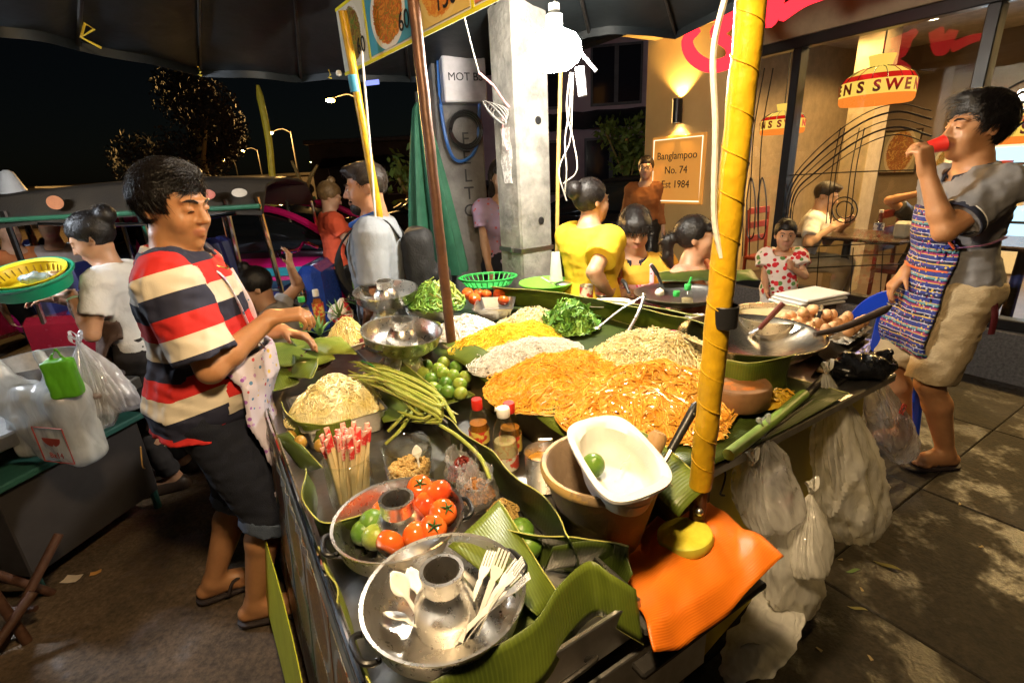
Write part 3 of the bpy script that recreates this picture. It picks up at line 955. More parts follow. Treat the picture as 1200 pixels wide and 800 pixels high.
def foodphoto(name, bg, plate, foods, seed, sc_=7, plate_r=.36):
    """a printed photograph of a dish: backdrop, plate, tangled food"""
    m = mat(name, bg, rough=.28, var=0)
    nt, b = nodes(m)
    N = nt.nodes.new; K = nt.links.new
    tc = N('ShaderNodeTexCoord')
    mp = N('ShaderNodeMapping'); mp.inputs['Location'].default_value = (-.5, -.5, 0); K(tc.outputs['UV'], mp.inputs[0])
    rot = N('ShaderNodeMapping'); rot.inputs['Rotation'].default_value = (0, 0, seed * .7); rot.inputs['Scale'].default_value = (1.05, .8, 1); K(mp.outputs[0], rot.inputs[0])
    ln = N('ShaderNodeVectorMath'); ln.operation = 'LENGTH'; K(rot.outputs[0], ln.inputs[0])
    nz = N('ShaderNodeTexNoise'); nz.inputs['Scale'].default_value = sc_; nz.inputs['Detail'].default_value = 5; nz.inputs['Distortion'].default_value = 2.2
    off = N('ShaderNodeVectorMath'); off.operation = 'ADD'; off.inputs[1].default_value = (seed * 3.1, seed * 1.7, 0); K(mp.outputs[0], off.inputs[0]); K(off.outputs[0], nz.inputs[0])
    fr = ramp(nt, [(.0, foods[0]), (.42, foods[1]), (.5, foods[2]), (.58, foods[3]), (.66, foods[0])], False); K(nz.outputs[0], fr.inputs[0])
    ad = N('ShaderNodeMath'); ad.operation = 'MULTIPLY_ADD'; ad.inputs[1].default_value = .12; K(nz.outputs[0], ad.inputs[0]); K(ln.outputs[1], ad.inputs[2])
    def less(v):
        q = N('ShaderNodeMath'); q.operation = 'LESS_THAN'; q.inputs[1].default_value = v; K((ad if v < plate_r else ln).outputs[0 if v < plate_r else 1], q.inputs[0]); return q
    m1 = N('ShaderNodeMix'); m1.data_type = 'RGBA'; K(less(plate_r).outputs[0], m1.inputs['Factor']); m1.inputs[6].default_value = _rgb(bg); m1.inputs[7].default_value = _rgb(plate)
    m2 = N('ShaderNodeMix'); m2.data_type = 'RGBA'; K(less(plate_r * .98).outputs[0], m2.inputs['Factor']); K(m1.outputs[2], m2.inputs[6]); K(fr.outputs[0], m2.inputs[7])
    K(m2.outputs[2], b.inputs['Base Color'])
    return m
def quad_uv(c0, c1, c2, c3, th=.002):
    """flat card with thickness and a 0..1 uv map on its faces"""
    c0, c1, c2, c3 = [np.array(q, float) for q in (c0, c1, c2, c3)]
    n = np.cross(c1 - c0, c3 - c0); n /= np.linalg.norm(n)
    me = G().add([c0, c1, c2, c3, c0 - n * th, c1 - n * th, c2 - n * th, c3 - n * th],
                 [(0, 1, 2, 3), (7, 6, 5, 4), (0, 4, 5, 1), (1, 5, 6, 2), (2, 6, 7, 3), (3, 7, 4, 0)]).mesh('card', False)
    uv = me.uv_layers.new(name='UVMap')
    w = {0: (0, 0), 1: (1, 0), 2: (1, 1), 3: (0, 1)}
    for l in me.loops:
        uv.data[l.index].uv = w[l.vertex_index % 4]
    return me

hairmat('hair black', (.012, .009, .008)); hairmat('hair brown', (.22, .13, .05)); hairmat('hair dark', (.03, .02, .015)); hairmat('hair grey', (.055, .045, .038))
mat('eye white', (.72, .68, .62), .2, var=0); mat('eye dark', (.008, .005, .004), .25, var=0)
mat('black plastic', (.015, .015, .016), .35, var=.2, bump=.05)
mat('shoe closed', (.05, .03, .02), .5); mat('shoe sandal', (.03, .02, .02), .6)
STEEL = mat('brushed aluminium', (.74, .71, .66), .27, metal=1, var=.06, scale=70, bump=.04, bscale=90)
STEEL2 = mat('worn stainless', (.55, .53, .50), .34, metal=1, var=.3, scale=16, bump=.08, bscale=60)
CHROME = mat('chrome', (.8, .8, .8), .08, metal=1, var=.1)
DARKMETAL = mat('dark iron', (.05, .045, .04), .45, metal=.7, var=.4, bump=.15)
BLACK = MATS['black plastic']
WHITEP = mat('white plastic', (.82, .80, .76), .35, var=.06)
FOAM = mat('white foam', (.62, .60, .55), .55, var=.05, bump=.08, bscale=300)
GLASS = glassmat('clear glass', (.97, .98, .96), 1.0)
WINGLASS = glassmat('window glass', (.93, .95, .94), 1.0, .012)
PET = glassmat('clear bottle plastic', (.93, .95, .93), 1.0, .06)
BAG = bagmat('milky bag', (.9, .88, .82), .34, .12)
CLEARBAG = bagmat('clear bag', (.9, .9, .88), .8, .12)
LEAF = leafmat('banana leaf', (.13, .17, .018), (.055, .08, .010), 60)
LEAFD = leafmat('banana leaf dark', (.06, .085, .012), (.024, .038, .006), 70)
LEAFY = leafmat('banana leaf pale', (.30, .34, .05), (.15, .21, .03), 50)
YTAPE = mat('yellow tape', (.60, .35, .012), .32, var=.3, scale=12, bump=.35, bscale=38)
RED = mat('red plastic', (.7, .03, .02), .35, var=.15)
GREENP = mat('green plastic', (.05, .5, .10), .35, var=.15)
WHITE = mat('white paint', (.78, .76, .72), .5, var=.1)

# ---------------------------------------------------------------- lamps the picture shows
BULB = np.array(aty(650, 57, 2.35))
def point(name, p, w, c, r=.05):
    l = bpy.data.lights.new(name, 'POINT'); l.energy, l.color, l.shadow_soft_size = w, c, r
    o = bpy.data.objects.new(name, l); o.location = [float(x) for x in p]; col.objects.link(o); return o
def spot(name, p, w, c, ang, blend, tgt, r=.05):
    l = bpy.data.lights.new(name, 'SPOT'); l.energy, l.color, l.spot_size, l.spot_blend, l.shadow_soft_size = w, c, R(ang), blend, r
    o = bpy.data.objects.new(name, l); o.location = [float(x) for x in p]
    o.rotation_euler = (Vector([float(x) for x in tgt]) - o.location).to_track_quat('-Z', 'Y').to_euler(); col.objects.link(o); return o
t = thing('light_bulb', 'glaring white bulb hung under the tarpaulin beside the concrete post', 'light bulb', BULB)
g = G().lathe([(.001, -.085), (.06, -.08), (.098, -.055), (.112, -.02), (.11, .015), (.09, .045), (.05, .065), (.03, .075)], 28)
ob('globe', g, glow('bulb glow', (1, .92, .78), 190), t)
g = G().lathe([(.03, .07), (.034, .075), (.034, .12), (.024, .13), (.022, .16), (.001, .162)], 16)
ob('socket', g, WHITEP, t)
ob('cord', G().tube(smoothpath([(0, 0, .16), (.02, .01, .22), (.0, .03, .3), (.05, .05, .42)], 14), .004, 6), WHITEP, t)
GREYP = mat('grey plastic', (.22, .22, .24), .5)
g = G().box((-.02, -.006, -.06), (.02, .006, .06), MT((.12, .06, -.12), ry=-.12), bev=.004)
ob('ballast_box', g, GREYP, t)
g = G().box((-.008, -.004, -.05), (.008, .004, .05), MT((.15, .04, -.05), ry=-.75), bev=.003)
ob('clip_arm', g, GREYP, t)

# ---------------------------------------------------------------- ground
g = G().grid(np.stack(np.meshgrid(np.linspace(-90, 90, 40), np.linspace(-30, 150, 40), indexing='ij') + [np.zeros((40, 40))], -1)[..., :])
def groundmat(name, c, dark, wet=.3, sc_=1.0):
    """gritty ground: broad stains, fine grit and smoother greasy patches"""
    m = mat(name, c, .8, var=0, bump=.35, bscale=85)
    nt, b = nodes(m); N = nt.nodes.new; K = nt.links.new
    tc = N('ShaderNodeTexCoord')
    def nz(s, d, lo, hi, a, z):
        n = N('ShaderNodeTexNoise'); n.inputs['Scale'].default_value = s; n.inputs['Detail'].default_value = d; n.inputs['Roughness'].default_value = .7; K(tc.outputs['Object'], n.inputs['Vector'])
        r = N('ShaderNodeMapRange'); r.inputs['From Min'].default_value = lo; r.inputs['From Max'].default_value = hi; r.inputs['To Min'].default_value = a; r.inputs['To Max'].default_value = z; K(n.outputs[0], r.inputs[0]); return r
    s1, s2, s3 = nz(2.2 * sc_, 8, .3, .7, dark, 1), nz(45, 6, .35, .65, .45, 1.25), nz(3.3 * sc_, 4, .52, .62, .85, wet)
    m1 = N('ShaderNodeMath'); m1.operation = 'MULTIPLY'; K(s1.outputs[0], m1.inputs[0]); K(s2.outputs[0], m1.inputs[1])
    vm = N('ShaderNodeVectorMath'); vm.operation = 'SCALE'; vm.inputs[0].default_value = c; K(m1.outputs[0], vm.inputs['Scale'])
    K(vm.outputs[0], b.inputs['Base Color']); K(s3.outputs[0], b.inputs['Roughness'])
    return m
road_m = groundmat('road asphalt', (.17, .115, .07), .16, .35)
tag(ob('road', g, road_m), kind='structure')
# the pavement: kerb, bed and separate paving slabs
KV = -.45
def strip(v0, v1, u0, u1, z0, z1, bev=0.0):
    return G().box((v0, u0, z0), (v1, u1, z1), bev=bev)
pv = tag(ob('pavement', strip(KV + .16, 3.6, -3, 14, .0, .108), mat('paving bed', (.05, .04, .03), .9, bump=.4), loc=C(0, 0), rz=RZC, smooth=False), kind='structure')
kerb_m = mat('kerb concrete', (.22, .19, .15), .8, c2=(.09, .08, .07), scale=6, bump=.5, bscale=40)
for i in range(8):
    ob('kerb_stone', strip(KV, KV + .15, -2 + i * 1.0, -2 + i * 1.0 + .99, .0, .12, .015), kerb_m, pv)
sg_ = [G().box((-.4505, -.3005, 0), (.4505, .3005, .03), bev=.004).mesh('paving_slab', False) for _ in range(1)]
slab_ms = [groundmat('paving slab %d' % i, [x * 1.3 for x in c], .35, .35, 1.2) for i, (c, c2) in enumerate((
    ((.026, .019, .011), (.007, .006, .004)), ((.020, .016, .011), (.006, .005, .004)), ((.032, .022, .011), (.009, .007, .005))))]
for i in range(-2, 9):
    for j in range(0, 4):
        v, u = .32 + j * .905 - (.0 if i % 2 else .0), -.31 + (i + .1) * .605
        me = sg_[0] if i % 3 == 0 else sg_[0].copy()
        o = ob('paving_slab', me, slab_ms[(i * 5 + j * 3) % 3], pv, (v, u, .094 + random.uniform(-.002, .002)), rot=(random.uniform(-.004, .004), random.uniform(-.004, .004), 0), smooth=False)
# small litter on the ground
for i, (px, py, z, lab, c, sz) in enumerate(((1040, 662, .128, 'narrow dry brown leaf lying on the paving beside the bags', (.16, .14, .03), .045), (1000, 668, .128, 'slim green leaf scrap lying on the paving beside the dry brown leaf', (.12, .2, .05), .03),
        (942, 731, .128, 'white scrap lying on the paving below the hanging bags', (.7, .68, .5), .018), (1005, 712, .128, 'thin yellow leaf sliver on the dark paving slab', (.2, .17, .05), .03))):
    P = np.stack([[( t_ * sz, w * sz * .22 * math.sin((t_ + 1) / 2 * math.pi * .98 + .03), .004 * math.sin(3 * t_)) for w in (-1, 0, 1)] for t_ in np.linspace(-1, 1, 7)])
    tag(ob('fallen_leaf' if i != 2 else 'paper_scrap', G().slab(P, .001), mat('litter%d' % i, c, .7), loc=at(px, py, z + .002), rz=(-.7, .1, .6, -.4)[i]), lab, 'leaf' if i != 2 else 'litter')
for i, (px, py, sx, sy, lab) in enumerate(((84, 678, .035, .022, 'small white card lying on the road behind the vendor'), (112, 671, .02, .012, 'tiny orange paper scrap beside the white card on the road'), (112, 533, .02, .012, 'small pale paper scrap on the road near the white carrier bag'), (97, 557, .022, .01, 'crumpled yellowish wrapper lying on dark road past the carrier bag'))):
    g = G().slab(np.stack([[(a * sx, b * sy, .004 * abs(a * b)) for b in (-1, 0, 1)] for a in (-1, 0, 1)]), .001)
    tag(ob('paper_scrap', g, mat('scrap%d' % i, ((.75, .62, .48), (.6, .3, .08), (.6, .65, .6), (.4, .36, .2))[i], .7), loc=at(px, py, .006), rz=.5 * i), lab, 'litter')

for k, (px, py, z) in enumerate(((985, 655, .126), (1010, 690, .126), (930, 742, .126), (1125, 590, .126), (960, 760, .126), (1150, 640, .126), (1020, 770, .126))):
    o = tag(ob('food_scrap', G().slab(np.array([[(x * .009, y * .004, .002 * x * y) for y in (-1, 0, 1)] for x in (-1, 0, 1)]), .001), mat('scrap tan', (.3, .22, .1), .7), loc=at(px, py, z), rz=k * 1.3), 'tiny tan food scrap on the paving near the bags', 'litter', 'food scraps on the paving')
# ---------------------------------------------------------------- tarpaulin canopy over the cart
TARP = mat('dark tarpaulin', (.007, .010, .012), .5, var=.4, scale=5, bump=.25, bscale=14)
cz = 2.32
edge = [at(-60, 22, cz), at(90, 47, cz), at(234, 82, cz), at(352, 88, cz), at(480, 88, cz), at(594, 80, cz), at(690, 34, cz + .05), at(792, 36, cz + .05), at(1000, -60, cz + .1)]
edge += [np.array(p) for p in ((2.1, .2, cz), (1.5, -1.1, cz), (0, -1.8, cz), (-1.6, -1.2, cz), (-2.6, -.1, cz), (-3.0, 1.1, cz))]
apex = np.array([-.15, .75, 2.95])
K_, M_ = 8, 12
rows = []
ne = len(edge)
for i in range(ne):
    a, b = edge[i], edge[(i + 1) % ne]
    for k in range(K_):
        f = k / K_
        e = a + (b - a) * f
        sag = math.sin(f * math.pi)
        line = []
        for j in range(M_ + 1):
            r_ = j / M_
            p = apex + (e - apex) * r_
            p = p + np.array([0, 0, -.10 * r_ * (1 - r_) * 1.5 - .035 * sag * r_ * (1 - .4 * r_)]) + (apex - e) * .05 * sag * r_ ** 3 * np.array([1, 1, 0])
            p = p + np.array([0, 0, .012 * snoise(p[None] * [1, 1, 0], 4, 1.6, 2)[0]])
            line.append(p)
        line.append(line[-1] + np.array([0, 0, -.045]))
        rows.append(line)
P = np.array(rows + rows[:1])
t = thing('canopy', 'dark tarpaulin umbrella stretched on ribs over the food cart', 'canopy', apex)
ob('canopy_cloth', G().slab(P - apex, .003), TARP, t)
for i in range(ne):
    q = np.array([rows[i * K_][j] for j in range(0, M_ + 1, 2)]) - apex - [0, 0, .018]
    rb = ob('rib', G().tube(q, .010, 6), DARKMETAL, t)
ytie = mat('yellow tie', (.75, .55, .05), .5)
for k, (px, py) in enumerate(((95, 44), (232, 78), (385, 82))):
    p = at(px, py, cz - .02) - apex
    ob('tie', G().tube([p, p + [.05, -.02, .05], p + [.07, 0, .03], p, p + [.06, .03, -.04]] if k == 0 else [p, p + [.01, 0, -.03], p + [-.008, 0, -.045], p + [.012, 0, -.05]], .006, 6), ytie, t)

# poles carrying the canopy
def upright(p0, px, py):
    v = ray(px, py); tt = (p0[0] * v[0] + p0[1] * v[1]) / (v[0] ** 2 + v[1] ** 2)
    return np.array([0, 0, CAM_H]) + v * tt
def pole(name, label, p0, p1, r, m, group=None, rings=0):
    L_ = np.linalg.norm(p1 - p0); d = (p1 - p0) / L_
    t = thing(name, label, 'pole', p0)
    n = 26
    g = G()
    g.tube([d * L_ * k / n + np.array([math.sin(k * 1.7), math.cos(k * 2.3), 0]) * .0008 for k in range(n + 1)], r * (1 + .02 * np.sin(np.arange(n + 1) * 2.1)), 16)
    ob('shaft', g, m, t)
    return t, d, L_
b0 = at(531, 418, .86); b1 = upright(b0, 481, -30)
tp, d_, L_ = pole('canopy_pole', 'brown metal canopy pole rising from the cart between limes and noodles', b0, b1, .021, mat('brown painted steel', (.16, .075, .045), .4, metal=.3, c2=(.09, .045, .03), scale=14, bump=.15))
y0 = at(819, 585, .90); y1 = upright(y0, 884, -30)
tp, d_, L_ = pole('canopy_pole', 'thick pole wrapped in yellow tape at the near end of the cart', y0 + (y1 - y0) * .035, y1, .0235, YTAPE)
# spiral overlaps of the tape
nt_ = 42
B_ = basis(d_, (1, 0, 0))
ang = np.linspace(0, 2 * math.pi * 13, 13 * 22)
sp = np.array([d_ * (.02 + L_ * .95 * a / ang[-1]) + .0237 * (B_[:, 0] * math.cos(a) + B_[:, 2] * math.sin(a)) for a in ang + .5 * np.sin(ang * .37) + .3 * np.sin(ang * .151)])
ob('tape_edge', G().tube(sp, .0012, 5), YTAPE, tp)
pb = upright(y0, 848, 370) - (y0 + (y1 - y0) * .035)
ob('black_band', G().lathe([(.0245, -.022), (.0265, -.02), (.0265, .02), (.0245, .022)], 20, Matrix.Translation(pb)), BLACK, tp)
q0 = -(y1 - y0) * .035
ob('foot_bracket', G().tube([q0 * 2.6, q0 * .0], .017, 10), mat('rusty bracket', (.10, .05, .03), .6, metal=.4, bump=.3), tp)
ob('bolt', G().ball((q0 * 1.5 + [-.005, -.02, 0]), .009, 10), STEEL2, tp)
cordp = [upright(y0, 862, -20) + [-.02, -.03, 0], upright(y0, 852, 60) + [-.03, -.02, 0], upright(y0, 845, 150) + [-.018, -.02, 0], upright(y0, 838, 250) + [-.01, -.02, 0], upright(y0, 840, 300) + [.0, -.02, 0]]
ob('white_cord', G().tube(smoothpath(np.array(cordp) - np.array(tp.location), 40), .005, 6), mat('white cord', (.7, .66, .58), .6, bump=.3), tp)
c0 = aty(456, 318, 2.62); c1 = aty(410, 60, 2.56)
tp, d_, L_ = pole('canopy_pole', 'thin yellow-taped pole under the menu banner beside the tourist', c0 + (c0 - c1) * .8, c1 + (c1 - c0) * .15, .02, YTAPE)
ob('black_band', G().lathe([(.0205, -.03), (.0225, -.028), (.0225, .028), (.0205, .03)], 18, Matrix.Translation(aty(451, 292, 2.62) - (c0 + (c0 - c1) * .8))), BLACK, tp)
bt = aty(413, 88, 2.56) - (c0 + (c0 - c1) * .8)
ob('blue_tape', G().tube([bt, bt + (c0 - c1) / np.linalg.norm(c0 - c1) * .07], .0225, 14), mat('blue tape', (.03, .25, .4), .4), tp)
lb = [aty(424, 60, 2.5), aty(430, 130, 2.52), aty(436, 200, 2.52), aty(441, 270, 2.54), aty(443, 280, 2.54)]
ob('white_cord', G().tube(smoothpath(np.array(lb) - np.array(tp.location), 30), .006, 6), MATS['white cord'], tp)

# menu banner under the canopy
bz = 2.13
bl, br = at(405, 89, bz), at(588, -1, bz)
dirb = (br - bl); LB = np.linalg.norm(dirb); dirb /= LB
tl = aty(393, 11, bl[1] + .0)
hb = float(tl[2] - bl[2])
upb = (tl - bl) / np.linalg.norm(tl - bl); upb = upb - dirb * (upb @ dirb); upb /= np.linalg.norm(upb)
nb_ = np.cross(dirb, upb)
t = thing('menu_banner', 'hanging banner of dish photographs with prices under the canopy', 'banner', bl)
HB = hb * 1.0
LB2 = LB * 1.6
ob('backing', quad_uv(np.zeros(3), dirb * LB2, dirb * LB2 + upb * HB, upb * HB, .004), mat('banner white', (.72, .70, .62), .35, var=.05), t)
yb = mat('yellow border', (.8, .72, .03), .4, var=.05)
def bar(a, b, c, d, o=.003):
    return quad_uv(dirb * a + upb * c + nb_ * o, dirb * b + upb * c + nb_ * o, dirb * b + upb * d + nb_ * o, dirb * a + upb * d + nb_ * o, .002)
for a in (0,):
    ob('border', bar(0, LB2, 0, .014), yb, t); ob('border', bar(0, LB2, HB - .014, HB), yb, t)
uvx = lambda px, py: float((at(px, py, bz) - bl) @ dirb)
cells = [0.0, uvx(439, 74), uvx(490, 48), uvx(556, 15), LB2]
FD = [((.03, .015, .008), (.2, .08, .02), (.35, .2, .05), (.15, .25, .04)), ((.6, .2, .03), (.7, .3, .05), (.5, .06, .02), (.25, .3, .05)), ((.5, .1, .02), (.75, .4, .08), (.6, .15, .03), (.7, .3, .05)), ((.6, .2, .05), (.7, .4, .1), (.5, .08, .03), (.3, .2, .05))]
prices = ['60', '60', '150', '']
dark_ink = mat('dark ink', (.01, .01, .012), .5, var=0)
for i in range(4):
    a, b = cells[i], cells[i + 1]
    if i: ob('border', bar(a - .008, a + .008, .014, HB - .014, .005), yb, t)
    f = foodphoto('dish print %d' % i, ((.68, .66, .55), (.08, .35, .5), (.7, .5, .15), (.6, .2, .1))[i], ((.75, .72, .62), (.8, .78, .72), (.75, .55, .2), (.7, .4, .2))[i], FD[i], i + 1, 9, .42)
    ob('dish_photo', bar(a + .016, b - .016, .022, HB - .02, .006), f, t)
    if prices[i]:
        me = textmesh(prices[i], .10, .0008, 'CENTER')
        o = ob('price', me, dark_ink, t, smooth=False)
        Mx = np.eye(4); Mx[:3, 0], Mx[:3, 1], Mx[:3, 2] = dirb, upb, nb_
        Mx[:3, 3] = dirb * (b - (.075 if i < 2 else .16)) + upb * .085 + nb_ * .011
        o.matrix_local = Matrix(Mx.tolist())
cl = aty(397, 86, bl[1]) - bl
ob('clip', G().lathe([(.001, -.015), (.014, -.01), (.016, .0), (.012, .012), (.001, .016)], 10, Matrix.Translation(cl)), WHITEP, t)
# slim price label clipped on the pole
lp_ = aty(436, 97, 2.45)
tag(ob('label_strip', G().box((-.035, -.003, -.01), (.035, .003, .01), bev=.002), glow('blue label', (.25, .3, .9), .8), loc=lp_, rz=-.3), 'small glowing blue-white label strip clipped below the menu banner', 'label')
# ropes tying the tarpaulin to the post
rope = mat('pink rope', (.65, .32, .33), .7, bump=.3)
corner = at(594, 80, cz)
PX, PY = .12, 3.12          # concrete post
tag(ob('rope', G().tube(np.array([aty(562, 86, 2.75), aty(578, 100, 2.85), aty(591, 119, 3.0), aty(597, 126, 3.0)]), .006, 6), rope), 'pink rope pulling the tarpaulin corner to the concrete post', 'rope')
tag(ob('rope', G().tube(smoothpath([aty(544, 20, 2.2), aty(552, 52, 2.5), aty(561, 85, 2.74)], 12), .003, 5), MATS['white cord']), 'thin white string running from the menu banner to the tarpaulin corner', 'rope')
# ---------------------------------------------------------------- concrete post and second post
conc = mat('post concrete', (.30, .285, .26), .9, c2=(.12, .115, .105), scale=7, detail=10, bump=.6, bscale=36)
t = thing('concrete_post', 'square grey concrete utility post next to the bright bulb', 'post', (PX, PY, .12), R(33))
hw = .118
ob('shaft', G().box((-hw, -hw, 0), (hw, hw, 4.5), bev=.012), conc, t)
for z_ in (.62, 1.2, 1.75):
    ob('bolt_hole', G().lathe([(.001, .0), (.018, 0), (.022, .004), (.016, .006), (.001, .003)], 12, MT((.03, -hw - .003, z_), rx=R(90))), BLACK, t)
ob('steel_band', G().box((-hw - .004, -hw - .004, 1.02), (hw + .004, hw + .004, 1.045)), STEEL2, t)
ob('buckle', G().box((-hw - .012, -.03, 1.015), (-hw - .002, .0, 1.05), bev=.003), STEEL2, t)
ob('torn_paper', G().slab(np.array([[(-hw - .003, -.06 + .1 * a + .012 * math.sin(9 * b + a * 4), 1.42 + .3 * b) for a in np.linspace(0, 1, 5)] for b in np.linspace(0, 1, 9)]), .0015), mat('torn paper', (.62, .60, .58), .8, c2=(.35, .33, .31), scale=30, sharp=True), t)
wire = mat('grey wire', (.28, .27, .26), .5)
for k in range(5):
    a = np.linspace(0, 2 * math.pi, 20)
    ob('wire_loop', G().tube(np.stack([-hw - .02 - .02 * np.cos(a) - .01 * k, -.0 + (.05 + .008 * k) * np.cos(a) , 1.80 + (.03 + .01 * k) * np.sin(a + .3 * k)], 1), .004, 5), wire, t)
ob('pink_tail', G().tube(smoothpath([(-hw - .02, -.02, 1.78), (-hw - .03, -.03, 1.68), (-hw - .02, -.05, 1.6)], 8), .007, 5), rope, t)
tag(ob('yellow_pipe', G().tube([aty(657, 85, 2.95), aty(654, 200, 2.98), aty(652, 330, 3.0), aty(651, 430, 3.0)], .011, 8), mat('bamboo stick', (.55, .36, .10), .5, bump=.2)), 'slim yellowish pipe standing against the concrete post', 'pipe')
for k in range(3):
    o_ = .02 * k
    tag(ob('hanging_wire', G().tube(smoothpath([aty(668 + 2 * k, 85, 2.8), aty(664 + 3 * k, 130, 2.85), aty((672, 662, 668)[k], 165, 2.85), aty((676, 664, 655)[k], 200, 2.86), aty((660, 662, 664)[k], 215 + 10 * k, 2.9)], 20), .0035, 5), MATS['white cord']), 'loose white flex dangling from the bulb beside the post', 'wire', 'white flexes dangling by the post')
g2 = mat('grimy concrete', (.17, .16, .155), .85, c2=(.09, .085, .085), scale=5, bump=.4)
p2 = aty(545, 300, 4.0)
t = thing('square_column', 'grimy grey column with graffiti letters behind the green parasol', 'column', (p2[0], 4.0, .12), R(20))
ob('shaft', G().box((-.17, -.15, 0), (.17, .15, 3.6), bev=.01), g2, t)
ob('meter_box', G().box((-.13, -.30, 1.95), (.17, -.152, 2.3), bev=.01), mat('box grey', (.5, .47, .5), .5), t)
me = textmesh('MOT BS', .07, .001); o = ob('graffiti', me, dark_ink, t, smooth=False); o.rotation_euler = (R(90), 0, 0); o.location = (.02, -.304, 2.1)
me_l = []
for k, ch in enumerate('FELTO'):
    o = ob('graffiti', textmesh(ch, .13, .001), dark_ink, t, smooth=False); o.rotation_euler = (R(90), 0, random.uniform(-.1, .1) * 0); o.location = (.03, -.153, 1.72 - k * .125)
bc = mat('blue cable', (.03, .12, .4), .45)
ob('blue_cable', G().tube(smoothpath([(-.13, -.2, 2.3), (-.14, -.2, 1.9), (-.1, -.22, 1.62), (.0, -.2, 1.58), (.1, -.2, 1.68), (.14, -.2, 1.95)], 30), .012, 6), bc, t)
for k in range(3):
    a = np.linspace(0, 2 * math.pi, 24)
    ob('cable_coil', G().tube(np.stack([.02 + (.10 + .01 * k) * np.cos(a), np.full(24, -.2 - .012 * k), 1.78 + (.1 + .012 * k) * np.sin(a)], 1), .009, 6), BLACK, t)
# folded green parasol
p3 = aty(512, 330, 3.55)
t = thing('folded_parasol', 'closed dark green parasol standing in front of the grimy column', 'parasol', (p3[0], 3.55, .12))
a = np.linspace(0, 2 * math.pi, 72, endpoint=False)
rows = []
for z_, r_ in ((1.95, .012), (1.9, .04), (1.7, .07), (1.4, .11), (1.1, .145), (.85, .17), (.82, .165), (.84, .1)):
    rr = r_ * (1 + .28 * np.sin(a * 9 + z_ * 1.2) * min(1, r_ / .06))
    rows.append(np.stack([rr * np.cos(a) + .02 * (1.9 - z_), rr * np.sin(a), np.full(72, z_)], 1))
ob('canopy_cloth', G().grid(np.array(rows), wrap=True), mat('parasol green', (.015, .10, .055), .7, var=.3), t)
ob('mast', G().tube([(0, 0, 0), (0, 0, 2.0)], .02, 10), DARKMETAL, t)
ob('foot', G().lathe([(.001, .0), (.22, 0), (.22, .05), (.05, .08), (.03, .2)], 24), conc, t)
# ---------------------------------------------------------------- the cart (local x = v across, y = u along)
t = thing('light_bulb', 'white bulb hanging from the canopy crown above the salad trays', 'light bulb', (-.05, .47, 2.32))
ob('globe', G().lathe([(.001, -.085), (.06, -.08), (.098, -.055), (.112, -.02), (.11, .015), (.09, .045), (.05, .065), (.03, .075)], 24), glow('near bulb glow', (1, .72, .40), 190), t)
ob('socket', G().lathe([(.03, .07), (.034, .075), (.034, .12), (.022, .16), (.001, .162)], 14), WHITEP, t)
ob('cord', G().tube([(0, 0, .16), (.01, .02, .4), (.05, .1, .56)], .004, 6), WHITEP, t)
cart = thing('food_cart', 'street food cart with noodle tray, salad trays and menu photos on its side', 'food cart', C(0, 0, 0), RZC)
OLIVE = mat('olive tray side', (.19, .14, .045), .5, c2=(.10, .075, .03), scale=4, bump=.1)
WOODD = mat('dark wood', (.06, .04, .03), .55, c2=(.03, .02, .015), scale=12, bump=.3)
YBOARD = mat('yellow board', (.62, .50, .06), .5, c2=(.45, .36, .06), scale=3)
def cbox(name, v0, v1, u0, u1, z0, z1, m, bev=.004, par=None):
    return ob(name, G().box((v0, u0, z0), (v1, u1, z1), bev=bev), m, par or cart, smooth=False)
cbox('salad_base', -.80, -.15, -.1, 1.95, .30, .765, WOODD)
cbox('noodle_base', -.13, .98, .14, 1.95, .30, .86, WOODD)
cbox('side_board', -.14, -.125, -.02, 1.75, .70, .932, OLIVE)
cbox('end_panel', -.13, .0, -.02, 0.0, .70, .90, OLIVE)
cbox('noodle_deck', -.12, .98, .0, 1.95, .87, .90, STEEL2)
cbox('lane_deck', -.36, -.15, -.16, 1.9, .775, .795, STEEL2)
tr = cbox('salad_tray', -.825, -.365, -.115, 1.9, .775, .795, STEEL2)
for a in ((-.835, -.825, -.12, 1.9, .78, .865), (-.365, -.357, -.12, 1.2, .78, .86)):
    cbox('tray_wall', *a, STEEL, .002, tr)
ob('tray_rail', G().tube([(-.835, -.115, .868), (-.835, 1.9, .868)], .006, 8), CHROME, tr)
# stepped steel drawers with wire handles at the near end
for k, (u0, z0, z1, v0, v1) in enumerate(((-.125, .75, .835, -.83, -.345), (-.145, .56, .735, -.80, -.16))):
    d = cbox('drawer_front', v0, v1, u0 - .006, u0 + .004, z0, z1, STEEL2, .002)
    for q in (.35, .62):
        x = v0 + (v1 - v0) * q
        ob('handle', G().tube(smoothpath([(x - .05, u0 - .005, z0 + .02), (x - .05, u0 - .03, z0 + .045), (x + .05, u0 - .03, z0 + .05), (x + .05, u0 - .005, z0 + .025)], 16), .005, 8), DARKMETAL, d)
for v in (-.72, .9):
    for u in (.1, 1.8):
        ob('leg', G().tube([(v, u, .12 if v > KV else 0.0), (v, u, .4)], .025, 10), DARKMETAL, cart)
